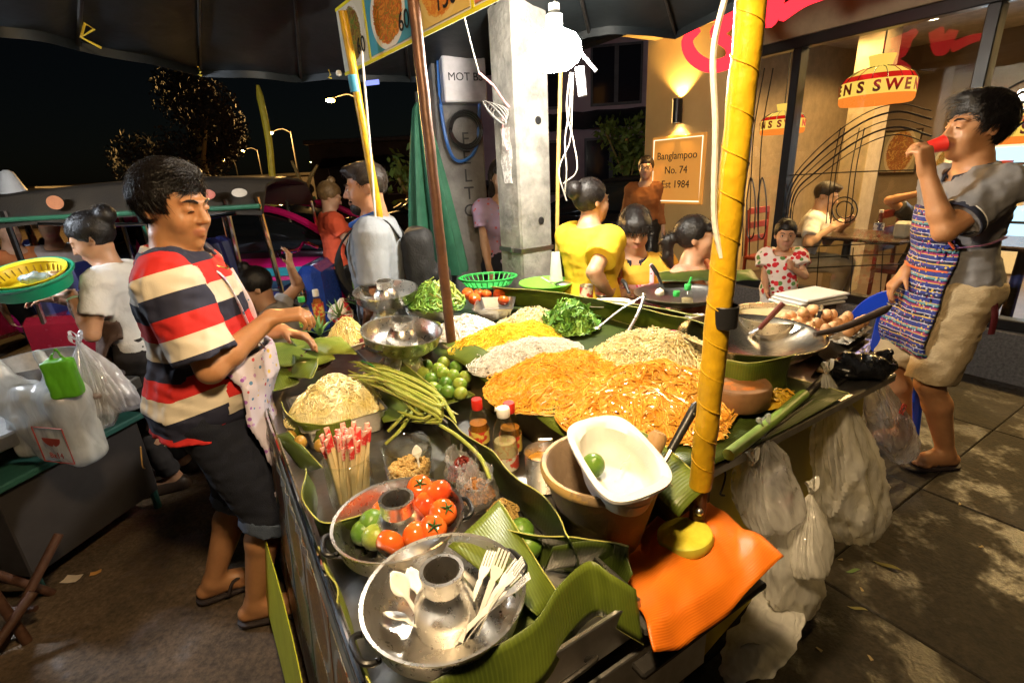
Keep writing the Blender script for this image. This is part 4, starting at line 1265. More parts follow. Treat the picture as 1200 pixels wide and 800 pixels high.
# printed side board with dish photographs
sb = lambda u, z: np.array([-.842 - .09 * (.82 - z), u, z])
ob('photo_board', quad_uv(sb(2.0, .12), sb(-.1, .12), sb(-.1, .83), sb(2.0, .83), .008), mat('photo board', (.45, .44, .36), .3, c2=(.35, .34, .26), scale=6), cart)
n_ = np.array([-1, 0, .09]); n_ /= np.linalg.norm(n_)
bgs = [(.25, .22, .14), (.12, .16, .08), (.3, .16, .08), (.1, .16, .2), (.28, .26, .2)]
fds = [((.16, .05, .02), (.4, .16, .04), (.25, .05, .02), (.1, .13, .03)), ((.35, .2, .06), (.2, .09, .03), (.45, .3, .1), (.08, .12, .03)), ((.25, .08, .03), (.42, .25, .08), (.15, .05, .02), (.3, .12, .04))]
ph = [foodphoto('side photo %d' % i, bgs[i % 5], ((.5, .48, .4), (.4, .33, .22))[i % 2], fds[i % 3], 2 + i, 6 + i % 3, .47) for i in range(6)]
for r_ in range(3):
    for k in range(7):
        u0 = -.08 + k * .29; z0 = .585 - r_ * .225
        o_ = n_ * .003
        ob('dish_photo', quad_uv(sb(u0 + .275, z0) + o_, sb(u0, z0) + o_, sb(u0, z0 + .21) + o_, sb(u0 + .275, z0 + .21) + o_, .002), ph[(k * 2 + r_ * 3) % 6], cart)
tape = mat('crinkled clear tape', (.6, .58, .5), .15, var=.3, bump=.8, bscale=60, alpha=.5)
P = np.array([[sb(.35 + .75 * a, .80 + .018 * b + .006 * math.sin(a * 40)) + n_ * (.006 + .003 * math.sin(a * 60 + b)) for b in (-1, 0, 1)] for a in np.linspace(0, 1, 40)])
ob('tape', G().slab(P, .001), tape, cart)
# the yellow skirt strip flares out below
ys = mat('yellow skirt', (.55, .55, .03), .45, c2=(.42, .40, .03), scale=5)
P = np.array([[np.array([-.93 - .05 * b - .012 * math.sin(7 * a), 2.02 - 2.1 * a, .40 - .34 * b]) for b in np.linspace(0, 1, 6)] for a in np.linspace(0, 1, 20)])
sk = ob('skirt', G().slab(P, .003), ys, cart)
for k in range(22):
    zz = .36 - .012 * k
    b_ = (.40 - zz) / .34
    ob('text_line', G().box((-.945 - .05 * b_, 1.25, zz), (-.942 - .05 * b_, 1.25 + .42 - .03 * (k * 7 % 5), zz + .0035)), dark_ink, sk, smooth=False)
# yellow board under the noodle end, carries the bags on hooks
eb = lambda v, z: np.array([v, .02 + .11 * v - .10 * (.86 - z), z])
ob('end_board', quad_uv(eb(.02, .33), eb(1.1, .40), eb(1.1, .875), eb(.02, .86), .012), YBOARD, cart)
PURP = mat('purple strip', (.09, .035, .13), .4, var=.4, scale=20)
P = np.array([[eb(.0 + 1.1 * a, .872) + np.array([0, .003 + .045 * b, .012 + .006 * math.sin(a * 21 + b * 2)]) for b in np.linspace(0, 1, 4)] for a in np.linspace(0, 1, 24)])
ob('purple_edge', G().slab(P, .006), PURP, cart)
for v in (.08, .22, .36, .7, .95):
    p = eb(v, .85)
    ob('hook', G().tube(smoothpath([p + [0, .02, .035], p + [.003, -.012, .03], p + [.012, -.02, .005], p + [.006, -.02, -.03], p + [-.004, -.022, -.045], p + [.008, -.026, -.052]], 16), .0028, 6), DARKMETAL, cart)

LEAFEDGE = mat('pale leaf edge', (.50, .50, .12), .5)
# ---------------------------------------------------------------- banana leaves
def leaf_ob(name, label, P, m, axis=0, cat='banana leaf', group=None, th=.0016, parent=None):
    g = G().slab(P, th)
    me = g.mesh(name, True)
    d = np.linalg.norm(np.diff(P, axis=axis), axis=2)
    tv = np.concatenate([np.zeros((1, P.shape[1])), np.cumsum(d, 0)]) if axis == 0 else np.concatenate([np.zeros((P.shape[0], 1)), np.cumsum(d, 1)], 1)
    A = me.attributes.new('t', 'FLOAT', 'POINT'); A.data.foreach_set('value', np.concatenate([tv.ravel(), tv.ravel()]).astype(np.float32) * 8)
    o = ob(name, me, m, parent)
    if label: tag(o, label, cat, group)
    if cat == 'banana leaf':
        ob('leaf_edge', G().tube(P[:, -1] if axis == 0 and P.shape[0] > P.shape[1] * 2 else P[0], .0016, 5), LEAFEDGE, o)
    return o
def patch(c00, c10, c11, c01, n=14, m=10, bulge=0.0, wob=.004, seed=0, curl=0.0, taper=False):
    """bilinear sheet with an upward bulge and ripples"""
    c = [np.array(q, float) for q in (c00, c10, c11, c01)]
    a = np.linspace(0, 1, n)[:, None, None]; b = np.linspace(0, 1, m)[None, :, None]
    P = c[0] * (1 - a) * (1 - b) + c[1] * a * (1 - b) + c[2] * a * b + c[3] * (1 - a) * b
    if taper:
        mid = P.mean(0, keepdims=True); P = mid + (P - mid) * (.55 + .5 * np.sin(math.pi * (.06 + .9 * b)) ** .7)
    nn = np.cross(c[1] - c[0], c[3] - c[0]); nn /= np.linalg.norm(nn)
    if nn[2] < 0: nn = -nn
    P = P + nn * (bulge * np.sin(a * math.pi) * np.sin(b * math.pi) + wob * snoise(P, seed, 6, 2)[..., None] + curl * (2 * b - 1) ** 2)
    return P
# long leaf standing as a wall behind the noodles, rolled outwards at its top
def wall_leaf(pts, h, lean, roll, n=46, seed=1, dirn=None):
    """pts: base line; leaf rises h, leans back and rolls"""
    path = smoothpath(pts, n)
    tg = np.gradient(path, axis=0); tg[:, 2] = 0; tg /= np.linalg.norm(tg, axis=1, keepdims=True)
    nn = np.stack([tg[:, 1], -tg[:, 0], np.zeros(n)], 1)
    rows = []
    for k, b in enumerate(np.linspace(0, 1, 9)):
        ang = lean + roll * b ** 2
        step = h / 8
        off = (nn * math.sin(ang) + np.array([0, 0, 1]) * math.cos(ang)) * step if k else 0
        cur = path if k == 0 else rows[-1] + off
        rows.append(cur + (snoise(path * 1.0 + b * .3, seed, 5, 2)[:, None] * nn * .006 * b if k else 0))
    return np.stack(rows, 1)
leaf_ob('banana_leaf', 'long green banana leaf standing as a wall behind the noodles', wall_leaf([C(1.62, .38, .93), C(1.3, .58, .92), C(.95, .68, .91), C(.5, .72, .91)], .15, .25, .9, seed=2), LEAF)
leaf_ob('banana_leaf', 'shiny banana leaf curling behind the cans and white plate', wall_leaf([C(1.5, .72, .92), C(1.1, .86, .93), C(.8, .92, .93), C(.62, .95, .92)], .11, .9, .5, seed=3), LEAFD)
# leaf lining of the noodle tray: front lip that droops over the olive side, and the bed
leaf_ob('banana_leaf', 'banana leaf lining with pale edge drooping over the noodle tray side', np.stack([np.stack([C(1.55 - 1.62 * a, -.165 + .10 * b + .012 * math.sin(a * 17), .945 + .015 * math.sin(a * 23) - .03 * (1 - b) ** 2 + .004 * b) for b in np.linspace(0, 1, 6)]) for a in np.linspace(0, 1, 50)]), LEAF)
leaf_ob('banana_leaf', 'flat banana leaf bed under all the noodles', np.stack([np.stack([C(1.6 - 1.60 * a, -.08 + .74 * b, .915 + .008 * math.sin(a * 9 + 4 * b)) for b in np.linspace(0, 1, 8)]) for a in np.linspace(0, 1, 30)]), LEAFD)
# salad side: leaf wall between trays and the bottle lane; curled pieces at the near corner
leaf_ob('banana_leaf', 'dark banana leaf dividing the peanut bags from the bottles and mortar', wall_leaf([C(.62, -.38, .80), C(.40, -.375, .80), C(.2, -.37, .80), C(.06, -.375, .80), C(-.02, -.40, .80)], .13, .05, .25, seed=5), LEAFD)
leaf_ob('banana_leaf', 'banana leaf folded into a pocket beside the clay mortar', wall_leaf([C(.13, -.50, .80), C(.05, -.42, .80), C(-.03, -.36, .81), C(-.08, -.33, .82)], .09, -.2, .5, seed=6), LEAFD)
def rim_leaf(pts, drop, n=40, inward=(0, 0), seed=0):
    path = smoothpath(pts, n)
    rows = [path + np.array([inward[0] * f, inward[1] * f, -drop * f]) + .006 * np.sin(f * 3) * snoise(path, seed, 5, 2)[:, None] for f in np.linspace(0, 1, 7)]
    return np.stack(rows, 1)
leaf_ob('banana_leaf', 'curled banana leaf with bright edge at the near corner of the cart', rim_leaf([at(498, 802, .89), at(560, 768, .90), at(625, 728, .91), at(655, 685, .92), at(690, 657, .91), at(716, 672, .90), at(745, 690, .86)], .10, inward=(.01, -.03), seed=7), LEAF)
leaf_ob('banana_leaf', 'outer banana leaf flap bending over the drawer at the near corner', rim_leaf([at(648, 640, .90), at(690, 633, .905), at(728, 642, .89), at(742, 672, .87)], .08, inward=(-.02, .02), seed=8), LEAFD)
leaf_ob('banana_leaf', 'broad striped banana leaf strip lying behind the fork pot', patch(at(585, 585, .90), at(525, 640, .90), at(630, 720, .86), at(655, 700, .84), 16, 14, .015, .004, 8), LEAF, axis=0)
leaf_ob('banana_leaf', 'banana leaf strip laid under the fork pot towards the near corner', patch(at(600, 700, .84), at(655, 690, .84), at(640, 760, .82), at(540, 775, .82), 14, 14, .01, .004, 9), LEAF)
leaf_ob('banana_leaf', 'drooping banana leaf hanging out beside the chopstick jar', patch(at(338, 505, .87), at(320, 510, .87), at(356, 555, .78), at(378, 548, .82), 12, 10, .02, .004, 10), LEAFD)
leaf_ob('banana_leaf', 'rolled banana leaf tucked around the chopstick jar', wall_leaf([at(372, 585, .80), at(372, 620, .80), at(392, 650, .80), at(430, 640, .80)], .10, 0, .3, seed=11), LEAFD)
leaf_ob('banana_leaf', 'narrow banana leaf with bright rim between the pots and the photo board', wall_leaf([C(.33, -.815, .79), C(.22, -.81, .79), C(.1, -.815, .79), C(-.06, -.82, .79)], .08, .1, .2, seed=12), LEAFY)
for k, (q, lab, mm) in enumerate((
        ((at(298, 405, .92), at(315, 432, .91), at(395, 425, .93), at(378, 402, .95)), 'split pale banana leaf lying in front of the vendor', LEAFY),
        ((at(330, 395, .95), at(352, 410, .95), at(420, 420, .96), at(400, 398, .96)), 'flat pale green leaf below the vendor hands', LEAFY),
        ((at(300, 432, .90), at(316, 462, .88), at(352, 452, .88), at(346, 430, .90)), 'dark folded leaf hanging over the papaya tray corner', LEAF),
        ((at(375, 425, .93), at(345, 420, .93), at(340, 445, .90), at(365, 448, .90)), 'small folded leaf behind the shredded papaya', LEAF))):
    leaf_ob('banana_leaf', lab, patch(*q, 12, 16, .03, .012, 20 + k, .02), mm, axis=1)
leaf_ob('banana_leaf', 'crinkled banana leaf with noodle scraps standing behind the chopping block', wall_leaf([at(845, 462, .93), at(880, 468, .93), at(922, 455, .93)], .12, -.1, .5, n=30, seed=14), LEAF)
for k, (q, lab) in enumerate(((((C(1.22, -.40, .86)), C(.78, -.40, .86), C(.78, -.34, .93), C(1.22, -.34, .93)), 'upright leaf edging the lime tray towards the brown pole'), ((C(1.2, -.5, .84), C(.84, -.52, .84), C(.8, -.2, .85), C(1.15, -.2, .85)), 'leaf lining under the limes'))):
    leaf_ob('banana_leaf', lab, patch(*q, 20, 8, .01, .008, 30 + k, .01), LEAF)

# ---------------------------------------------------------------- dishes and pots
def hotpot(label, loc, rz=0.0, r=.135, tilt=0.0, stand=True, dirx=0.0):
    t = thing('hotpot', label, 'pot', loc, rot=(tilt, dirx, rz))
    z0 = .075 if stand else .012
    pr = [(r * .42, z0), (r * .72, z0 + .008), (r * .93, z0 + .035), (r * 1.0, z0 + .075), (r * 1.03, z0 + .08), (r * 1.03, z0 + .084), (r * .985, z0 + .082), (r * .965, z0 + .074), (r * .90, z0 + .038), (r * .70, z0 + .014), (r * .3, z0 + .01)]
    b = ob('bowl', G().lathe(pr, 64), STEEL, t, angle=50)
    ob('seam', G().lathe([(r * .93, z0 + .043), (r * .935, z0 + .046), (r * .925, z0 + .049)], 64), STEEL2, b)
    ob('chimney', G().lathe([(r * .40, z0 + .005), (r * .41, z0 + .03), (r * .39, z0 + .06), (r * .30, z0 + .085), (r * .255, z0 + .092), (r * .262, z0 + .10), (r * .262, z0 + .118), (r * .275, z0 + .121), (r * .275, z0 + .127), (r * .225, z0 + .127), (r * .22, z0 + .10), (r * .22, z0 - .0)], 40), STEEL, t, angle=35)
    ob('chimney_floor', G().lathe([(.001, z0 + .02), (r * .23, z0 + .02)], 24), DARKMETAL, t)
    if stand:
        ob('foot', G().lathe([(r * .62, 0), (r * .64, .004), (r * .62, .012), (r * .52, .03), (r * .46, .06), (r * .50, .085)], 40), STEEL, t, angle=50)
    for q in (0, math.pi):
        c_, s_ = math.cos(q), math.sin(q)
        pts = [(r * .96, -.03, z0 + .05), (r * 1.07, -.032, z0 + .056), (r * 1.15, -.02, z0 + .06), (r * 1.15, .02, z0 + .06), (r * 1.07, .032, z0 + .056), (r * .96, .03, z0 + .05)]
        h_ = ob('handle', G().tube(smoothpath([(x * c_ - y * s_, x * s_ + y * c_, z) for x, y, z in pts], 20), .0055, 8), BLACK, t)
        for y in (-.03, .03):
            ob('rivet', G().ball((r * .985 * c_ - y * s_, r * .985 * s_ + y * c_, z0 + .052), .006, 8), STEEL, h_)
    return t
def base_at(px, py, z, dz):
    """a point whose height is z, standing dz below the picture point"""
    p = at(px, py, z); return np.array([p[0], p[1], z - dz])
FP = base_at(520, 690, .915, .096)
hotpot('steel hotpot holding white plastic forks, nearest the drawer handles', FP, R(35), .14, stand=False)
TP = base_at(467, 603, .915, .096)
hotpot('steel hotpot holding tomatoes and limes', TP, R(20), .137, stand=False)
hotpot('tilted empty hotpot beside the bean sprout tray', np.array([-.44, 1.83, .895]), R(60), .15, tilt=R(9))
hotpot('empty hotpot in front of the tourist, next to the leafy greens', np.array([-.60, 2.37, .94]), R(10), .15, tilt=R(6))
# fork pot content
def fork_mesh():
    g = G()
    g.slab(np.array([[(w * (.0035 + .0025 * abs(x - .05) / .05), x, .0035 * math.sin(x * 30)) for w in (-1, 0, 1)] for x in np.linspace(0, .1, 7)]), .0016)
    g.slab(np.array([[(w * .011 * min(1, .35 + (x - .1) * 40), x, .004 * math.sin(x * 30)) for w in (-1, 0, 1)] for x in np.linspace(.099, .125, 5)]), .0016)
    for k in range(4):
        xx = -.0095 + k * .0063
        g.slab(np.array([[(xx + w * .0019, y, -.003 - .25 * (y - .124) ** 2 * 40 * .25 + .0) for w in (-1, 1)] for y in np.linspace(.124, .155, 5)]), .0016)
    return g.mesh('fork', True, 40)
fm = fork_mesh()
def lay(o, p0, p1, roll=0.0):
    y = Vector((p1 - p0).tolist()).normalized(); x = y.cross(Vector((0, 0, 1))).normalized(); z = x.cross(y)
    o.matrix_world = Matrix.Translation(Vector(p0.tolist())) @ Matrix((x, y, z)).transposed().to_4x4() @ Matrix.Rotation(roll, 4, 'Y')
for k, (a0, a1, z1) in enumerate((((548, 745), (584, 690), .91), ((552, 748), (576, 684), .915), ((545, 750), (592, 700), .905), ((560, 742), (588, 694), .92), ((532, 752), (580, 705), .895), ((540, 752), (560, 690), .90))):
    o = ob('plastic_fork', fm, WHITEP); lay(o, at(*a0, .836 + .004 * k), at(*a1, z1), .5 * math.sin(k * 2)); o.scale = (1, 1, 1)
    tag(o, 'white plastic fork leaning in the steel hotpot', 'fork', 'white plastic forks in the hotpot')
sp_ = G().slab(np.array([[(w * (.004 + (.016 * math.sin(min(1, max(0, (x - .085) / .05)) * math.pi) if x > .085 else 0)), x, .004 * math.sin(x * 22) + (.006 * w * w if x > .09 else 0)) for w in np.linspace(-1, 1, 5)] for x in np.linspace(0, .135, 16)]), .0018).mesh('spoon', True)
for k, (a0, a1) in enumerate((((505, 748), (478, 705)), ((512, 752), (492, 702)), ((530, 755), (482, 735)))):
    o = ob('plastic_spoon', sp_, WHITEP); lay(o, at(*a0, .838 + .004 * k), at(*a1, .90 - .02 * k), .3 * k)
    tag(o, 'white plastic spoon leaning in the fork hotpot', 'spoon', 'white plastic spoons in the hotpot')
# tomatoes and limes
TOM = mat('tomato skin', (.62, .05, .015), .14, var=.4, scale=10, c2=(.72, .16, .02), coat=.3)
LIMEM = mat('lime skin', (.16, .30, .03), .3, c2=(.36, .38, .06), scale=16, bump=.12, bscale=300)
LIMED = mat('green lime skin', (.06, .17, .02), .3, c2=(.15, .26, .03), scale=16, bump=.12, bscale=300)
def fruit(r, sq, dent, seed):
    n = 20
    th = np.linspace(0.001, math.pi - .001, 13)
    prof = [(r * math.sin(a) * (1 + .02 * math.sin(3 * a)), -r * sq * math.cos(a) - (dent * r * math.exp(-((a - math.pi) / .35) ** 2))) for a in th]
    return G().lathe(prof, n).mesh('fruit', True)
tom_me, lime_me = fruit(.031, .88, .25, 1), fruit(.027, 1.06, -.08, 2)
cal = G().strands(np.array([[(0, 0, .022), (.008 * math.cos(a), .008 * math.sin(a), .026), (.017 * math.cos(a), .017 * math.sin(a), .0245)] for a in np.arange(5) * 1.257]), np.array([.002, .002, .0004])[None], 4).tube([(0, 0, .02), (.001, .001, .032)], .0016, 5).mesh('calyx', True)
STEM = mat('calyx green', (.06, .15, .03), .6)
def tomato(px, py, z, lab, grp, s=1.0, rot=(0, 0, 0), cx=True):
    o = tag(ob('tomato', tom_me, TOM, loc=at(px, py, z), rot=rot), lab, 'tomato', grp); o.scale = (s, s, s)
    if cx: ob('calyx', cal, STEM, o)
    return o
for k, (px, py, z, rx, ry, c_) in enumerate(((492, 572, .90, .5, .2, 1), (514, 577, .905, -.9, .4, 0), (519, 601, .90, .3, -.6, 1), (500, 592, .885, 2.2, .2, 0), (507, 620, .89, -.6, .3, 1), (487, 628, .885, 1.9, 0, 0), (458, 636, .88, 2.0, .5, 0), (450, 600, .875, 2, 0, 0))):
    tomato(px, py, z, 'glossy red tomato in the hotpot', 'tomatoes in the hotpot', 1.05, (rx, ry, k), c_)
def lime(px, py, z, lab, grp, m, s=1.0, rot=(1.2, .3, 0)):
    o = tag(ob('lime', lime_me.copy(), m, loc=at(px, py, z), rot=rot), lab, 'lime', grp); o.scale = (s, s, s); return o
for k, (px, py, z) in enumerate(((436, 611, .885), (440, 629, .88), (427, 623, .872))):
    lime(px, py, z, 'green lime in the tomato hotpot', 'limes in the tomato hotpot', (LIMED, LIMEM, LIMED)[k], 1.05, (1.2, .3 * k, k))
for k, (px, py, z) in enumerate(((496, 437, .89), (505, 444, .90), (514, 432, .905), (519, 437, .915), (522, 449, .90), (531, 440, .905), (539, 450, .90), (525, 459, .885), (508, 455, .885), (540, 461, .88), (534, 430, .90), (520, 425, .90), (500, 428, .89), (515, 458, .88), (545, 442, .885))):
    lime(px, py, z, 'green lime heaped in the leaf-lined tray by the brown pole', 'limes heaped in the tray', (LIMEM, LIMED, LIMEM)[k % 3], .92, (1.0 + .4 * k, .3 * k, k))
for k, (px, py) in enumerate(((611, 622), (618, 640))):
    lime(px, py, .845, 'pointed green lime lying between leaf and mortar' if k == 0 else 'half hidden lime under the leaf next to the mortar', None, LIMED, 1.1, (1.2, .6, k))
lime(695, 545, 1.02, 'single green lime sitting in the white foam dish', None, LIMED, .92, (.4, .2, 0))

# papaya tray, mound of shreds and other heaps of strands
def rtray(name, label, c, lx, ly, h, rz, m, cat='tray', flare=.015):
    t = thing(name, label, cat, c, rz)
    def ring(x, y, z, rr=.02, k=6):
        out = []
        for sx, sy, a0 in ((1, 1, 0), (-1, 1, 90), (-1, -1, 180), (1, -1, 270)):
            for q in range(k):
                a = R(a0 + 90 * q / (k - 1)); out.append((sx * (x - rr) + rr * math.cos(a), sy * (y - rr) + rr * math.sin(a), z))
        return out
    P = np.array([ring(.001, .001, .003, .0005), ring(lx - flare, ly - flare, .002), ring(lx, ly, h), ring(lx + .008, ly + .008, h + .001), ring(lx + .008, ly + .008, h - .002), ring(lx + .001, ly + .001, h - .003), ring(lx - flare + .002, ly - flare + .002, .0), ring(.001, .001, .0, .0005)])
    ob('pan', G().grid(P, wrap=True), m, t, angle=45)
    return t
def heap(name, label, c, ru, rv, hgt, n, ln, r, m, seed, cat, rz=RZC, curl=3.0, k=8, loft=.02, sides=4, flat=1.0, und=None, peak=1.0, stiff=0.0, spill=1.0):
    """a mound of many strands over a solid core"""
    r_ = np.random.default_rng(seed)
    q = np.sqrt(r_.random(n)) * spill; a = r_.uniform(0, 2 * math.pi, n)
    x0 = np.stack([q * np.cos(a), q * np.sin(a)], 1)
    hd = r_.uniform(0, 2 * math.pi, n)
    L_ = ln * r_.uniform(.5, 1.3, n)
    cv = r_.normal(0, curl, (n, 1)) + np.cumsum(r_.normal(0, curl * .8, (n, k)), 1)
    ang = hd[:, None] + np.cumsum(cv / k, 1)
    step = (L_ / k)[:, None]
    dx = np.cumsum(np.cos(ang) * step, 1); dy = np.cumsum(np.sin(ang) * step, 1)
    X = x0[:, :1] * ru + dx - dx.mean(1, keepdims=True); Y = x0[:, 1:] * rv + dy - dy.mean(1, keepdims=True)
    rad = np.sqrt((X / ru) ** 2 + (Y / rv) ** 2)
    lim = np.minimum(1, (1.0 + .1 * r_.random((n, 1))) / np.maximum(rad, 1e-6)); X = X * lim; Y = Y * lim; rad = rad * lim
    bump_ = 1 + .28 * snoise(np.stack([X, Y, np.zeros_like(X)], -1), seed, 7, 2)
    Z = hgt * np.clip(1 - rad ** 2, 0, 1) ** peak * bump_
    Z = Z + r_.random((n, 1)) * loft * np.clip(1.3 - rad, 0, 1) + stiff * np.abs(np.linspace(-1, 1, k))[None] * r_.random((n, 1)) + .004 * r_.normal(0, 1, (n, k)).cumsum(1) * .4 + r
    Z = np.maximum(Z, r)
    g = G().strands(np.stack([X, Y, Z], -1), r * r_.uniform(.75, 1.2, n), sides, flat=flat, cap=sides > 3)
    aa = np.linspace(0, 2 * math.pi, 28, endpoint=False); rows = []
    for f in np.linspace(.02, .96, 8):
        xx, yy = f * ru * np.cos(aa), f * rv * np.sin(aa)
        bb = 1 + .28 * snoise(np.stack([xx, yy, np.zeros_like(xx)], -1), seed, 7, 2)
        rows.append(np.stack([xx, yy, hgt * .9 * (1 - f * f) ** peak * bb], 1))
    g.grid(np.array(rows[::-1]), wrap=True)
    o = ob(name, g, m, loc=c, rz=rz)
    return tag(o, label, cat, kind='stuff')
PAP = mat('papaya shreds', (.70, .55, .18), .35, c2=(.84, .78, .52), scale=14, sss=.05)
pc = at(392, 468, .89)
pt = rtray('steel_tray', 'rectangular steel tray holding the shredded papaya', np.array([pc[0], pc[1], .80]), .13, .155, .075, RZC, STEEL2)
leaf_ob('banana_leaf', 'leaf lining folded over the papaya tray rim', wall_leaf([C(1.13, -.79, .83), C(.98, -.785, .83), C(.86, -.72, .83), C(.84, -.62, .83)], .06, -.2, .2, seed=15), LEAF)
heap('papaya_shreds', 'mound of pale shredded green papaya in the steel tray', np.array([pc[0], pc[1], .845]), .155, .125, .085, 1300, .13, .0024, PAP, 3, 'papaya', curl=2.0, k=7, peak=.8, loft=.03)
for k, (px, py, z) in enumerate(((352, 518, .85), (376, 522, .86), (340, 512, .845))):
    o = tag(ob('small_fruit', lime_me, mat('ochre fruit', (.5, .28, .05), .35, var=.3), loc=at(px, py, z), rz=k), 'small ochre fruit tucked under the papaya shreds', 'fruit', 'ochre fruits under the papaya'); o.scale = (.75,) * 3
BEAN = mat('yard long bean', (.28, .36, .05), .4, c2=(.42, .42, .10), scale=30, bump=.25, bscale=90)
for k in range(15):
    f = k / 14
    z = .905 + .03 * math.sin(f * 3) + .012 * (k % 3)
    s0 = at(408 + 6 * (k % 4), 424 + 5 * (k % 5), z)
    m1 = at(450 + 12 * f, 428 + 34 * f, z + .035); m2 = at(505 + 12 * f - 22 * (k % 3 == 0), 452 + 40 * f, z + .02)
    e0 = at(532 - 62 * f + 6 * (k % 4), 486 - 2 * f + 5 * (k % 3), z - .02)
    pts = [s0, m1, m2, e0] if k % 4 else [s0, m1, m2, at(520, 470, z), at(498, 490, z - .01), at(466, 482, z - .015)]
    pa = smoothpath(pts, 22); rr = np.full(22, .0048); rr[0] = .002; rr[-1] = .0015
    rr *= 1 + .08 * np.sin(np.arange(22) * 2.3 + k)
    tag(ob('long_bean', G().tube(pa, rr, 7), BEAN), 'yard-long bean in the bundle laid across the cart', 'bean', 'yard-long beans in the bundle')
tag(ob('long_bean', G().tube(smoothpath([at(478, 458, .93), at(505, 490, .935), at(535, 510, .925), at(562, 535, .91), at(575, 562, .89)], 24), .0055, 7), BEAN), 'long bean trailing down over the peanut jar and clear bags', 'bean')
tag(ob('bean_string', G().tube(smoothpath([at(424, 423, .935), at(436, 428, .965), at(447, 440, .955), at(452, 452, .93)], 12), .003, 5), GREENP), 'green string tying the bean bundle', 'string')
for k, (a0, a1, a2, a3) in enumerate((((455, 505), (468, 492), (480, 478), (492, 470)), ((452, 520), (468, 505), (480, 488), (486, 476)), ((470, 497), (485, 486), (500, 482), (515, 490)))):
    tag(ob('long_bean', G().tube(smoothpath([at(*a0, .87), at(*a1, .90), at(*a2, .91), at(*a3, .91)], 16), .0055, 7), BEAN), 'cut bean end poking over the rim of the peanut jar', 'bean', 'bean ends over the peanut jar')
# dark dried pieces behind the papaya
DRY = mat('dried brown flakes', (.07, .035, .02), .5, c2=(.13, .06, .03), scale=20)
heap('dried_shrimp', 'dark brown dried shrimp flakes behind the papaya mound', at(362, 428, .89), .09, .1, .03, 260, .05, .005, DRY, 5, 'dried shrimp', flat=.4, curl=2, k=5)
# glass jars
def jar(label, c, r, h):
    t = thing('glass_jar', label, 'jar', c)
    ob('glass', G().lathe([(.001, .004), (r * .9, .004), (r * .97, .012), (r, .03), (r, h), (r - .003, h + .001), (r - .004, h - .002), (r - .004, .03), (r * .9, .012), (.001, .009)], 40), GLASS, t)
    ob('rim', G().lathe([(r + .001, h - .003), (r + .002, h), (r - .001, h + .003), (r - .004, h)], 40), GLASS, t)
    return t
jc = at(415, 588, .80); jar('tall glass jar packed with wrapped chopsticks', jc, .058, .135)
jp = at(482, 566, .80); jar('glass jar half filled with chopped peanuts', jp, .066, .12)
WRAP = mat('paper wrapper', (.80, .62, .30), .45, c2=(.86, .74, .48), scale=30)
WRAPR = mat('red wrapper end', (.68, .04, .04), .4, c2=(.85, .5, .42), scale=26, sharp=True)
cs_me = G().box((-.0054, -.0026, 0), (.0054, .0026, .165), bev=.001).box((-.0064, -.0034, .165), (.0064, .0034, .205), mi=1, bev=.001).mesh('chopstick_pack', False)
cs_me.materials.append(WRAP); cs_me.materials.append(WRAPR)
r_ = np.random.default_rng(5)
for k in range(36):
    a = r_.uniform(0, 6.28); q = r_.uniform(.1, .9) * .04
    p = jc + np.array([q * math.cos(a), q * math.sin(a), .008])
    tl_ = r_.uniform(.05, .24)
    o = ob('chopstick_pack', cs_me, WRAP, loc=p, rot=(-math.sin(a) * tl_ * .8, math.cos(a) * tl_, r_.uniform(0, 3)))
    if k % 5 == 0: o.scale = (1, 1, .86)
    tag(o, 'chopsticks in pale paper with red end, standing in the jar', 'chopsticks', 'chopstick packs in the jar')
r_ = np.random.default_rng(6)
pn = G().ball((0, 0, 0), (.005, .004, .0034), 6)
pv_, pf_ = pn.v[0], pn.f[0]
g = G()
for k in range(900):
    q = math.sqrt(r_.random()) * .057; a = r_.uniform(0, 6.28)
    M_ = np.array(MT((q * math.cos(a), q * math.sin(a), .012 + .045 * r_.random() ** .4), r_.uniform(0, 3), r_.uniform(0, 3), 0, r_.uniform(.7, 1.2)))
    g.add(pv_ @ M_[:3, :3].T + M_[:3, 3], pf_)
PEA = mat('chopped peanuts', (.62, .38, .12), .5, c2=(.75, .55, .25), scale=60)
tag(ob('peanuts', g, PEA, loc=jp), 'chopped roasted peanuts inside the glass jar', 'peanuts', kind='stuff')
o = tag(ob('plastic_spoon', sp_, WHITEP, loc=jp + [.03, -.01, .02], rot=(1.3, 0, .3)), 'small white spoon stuck upright in the peanuts', 'spoon'); o.scale = (.7, .7, .8)

# crumpled clear bags with chilli and dried shrimp
def bag(label, c, solids, m, h=.009, seed=0, amp=.006, freq=14, name='plastic_bag', group=None, rz=0.0, clip=None):
    """thin bag skin: pleats fanning down from the knot plus random crumples"""
    q0, q1 = solids.bounds(0)
    ax, top, H_ = (q0 + q1) / 2, q1[2], q1[2] - q0[2]
    def disp(P):
        th = np.arctan2(P[:, 1] - ax[1], P[:, 0] - ax[0]); f = np.clip((top - P[:, 2]) / H_, 0, 1)
        w = snoise(P, seed + 5, 5, 2)
        pl = np.abs(np.sin(th * 4.5 + 2.2 * w + seed)) + .6 * np.abs(np.sin(th * 9 + 3 * w))
        cr = 1 - np.abs(snoise(P * [1, 1, .6], seed, freq, 3)) * 2.2
        return amp * (.55 * pl * (1 - .6 * f) + .75 * cr)
    V, Q = solids.net(h, disp=disp, clip=clip)
    o = ob(name, G().add(V, Q), m, loc=c, rz=rz)
    return tag(o, label, 'bag', group)
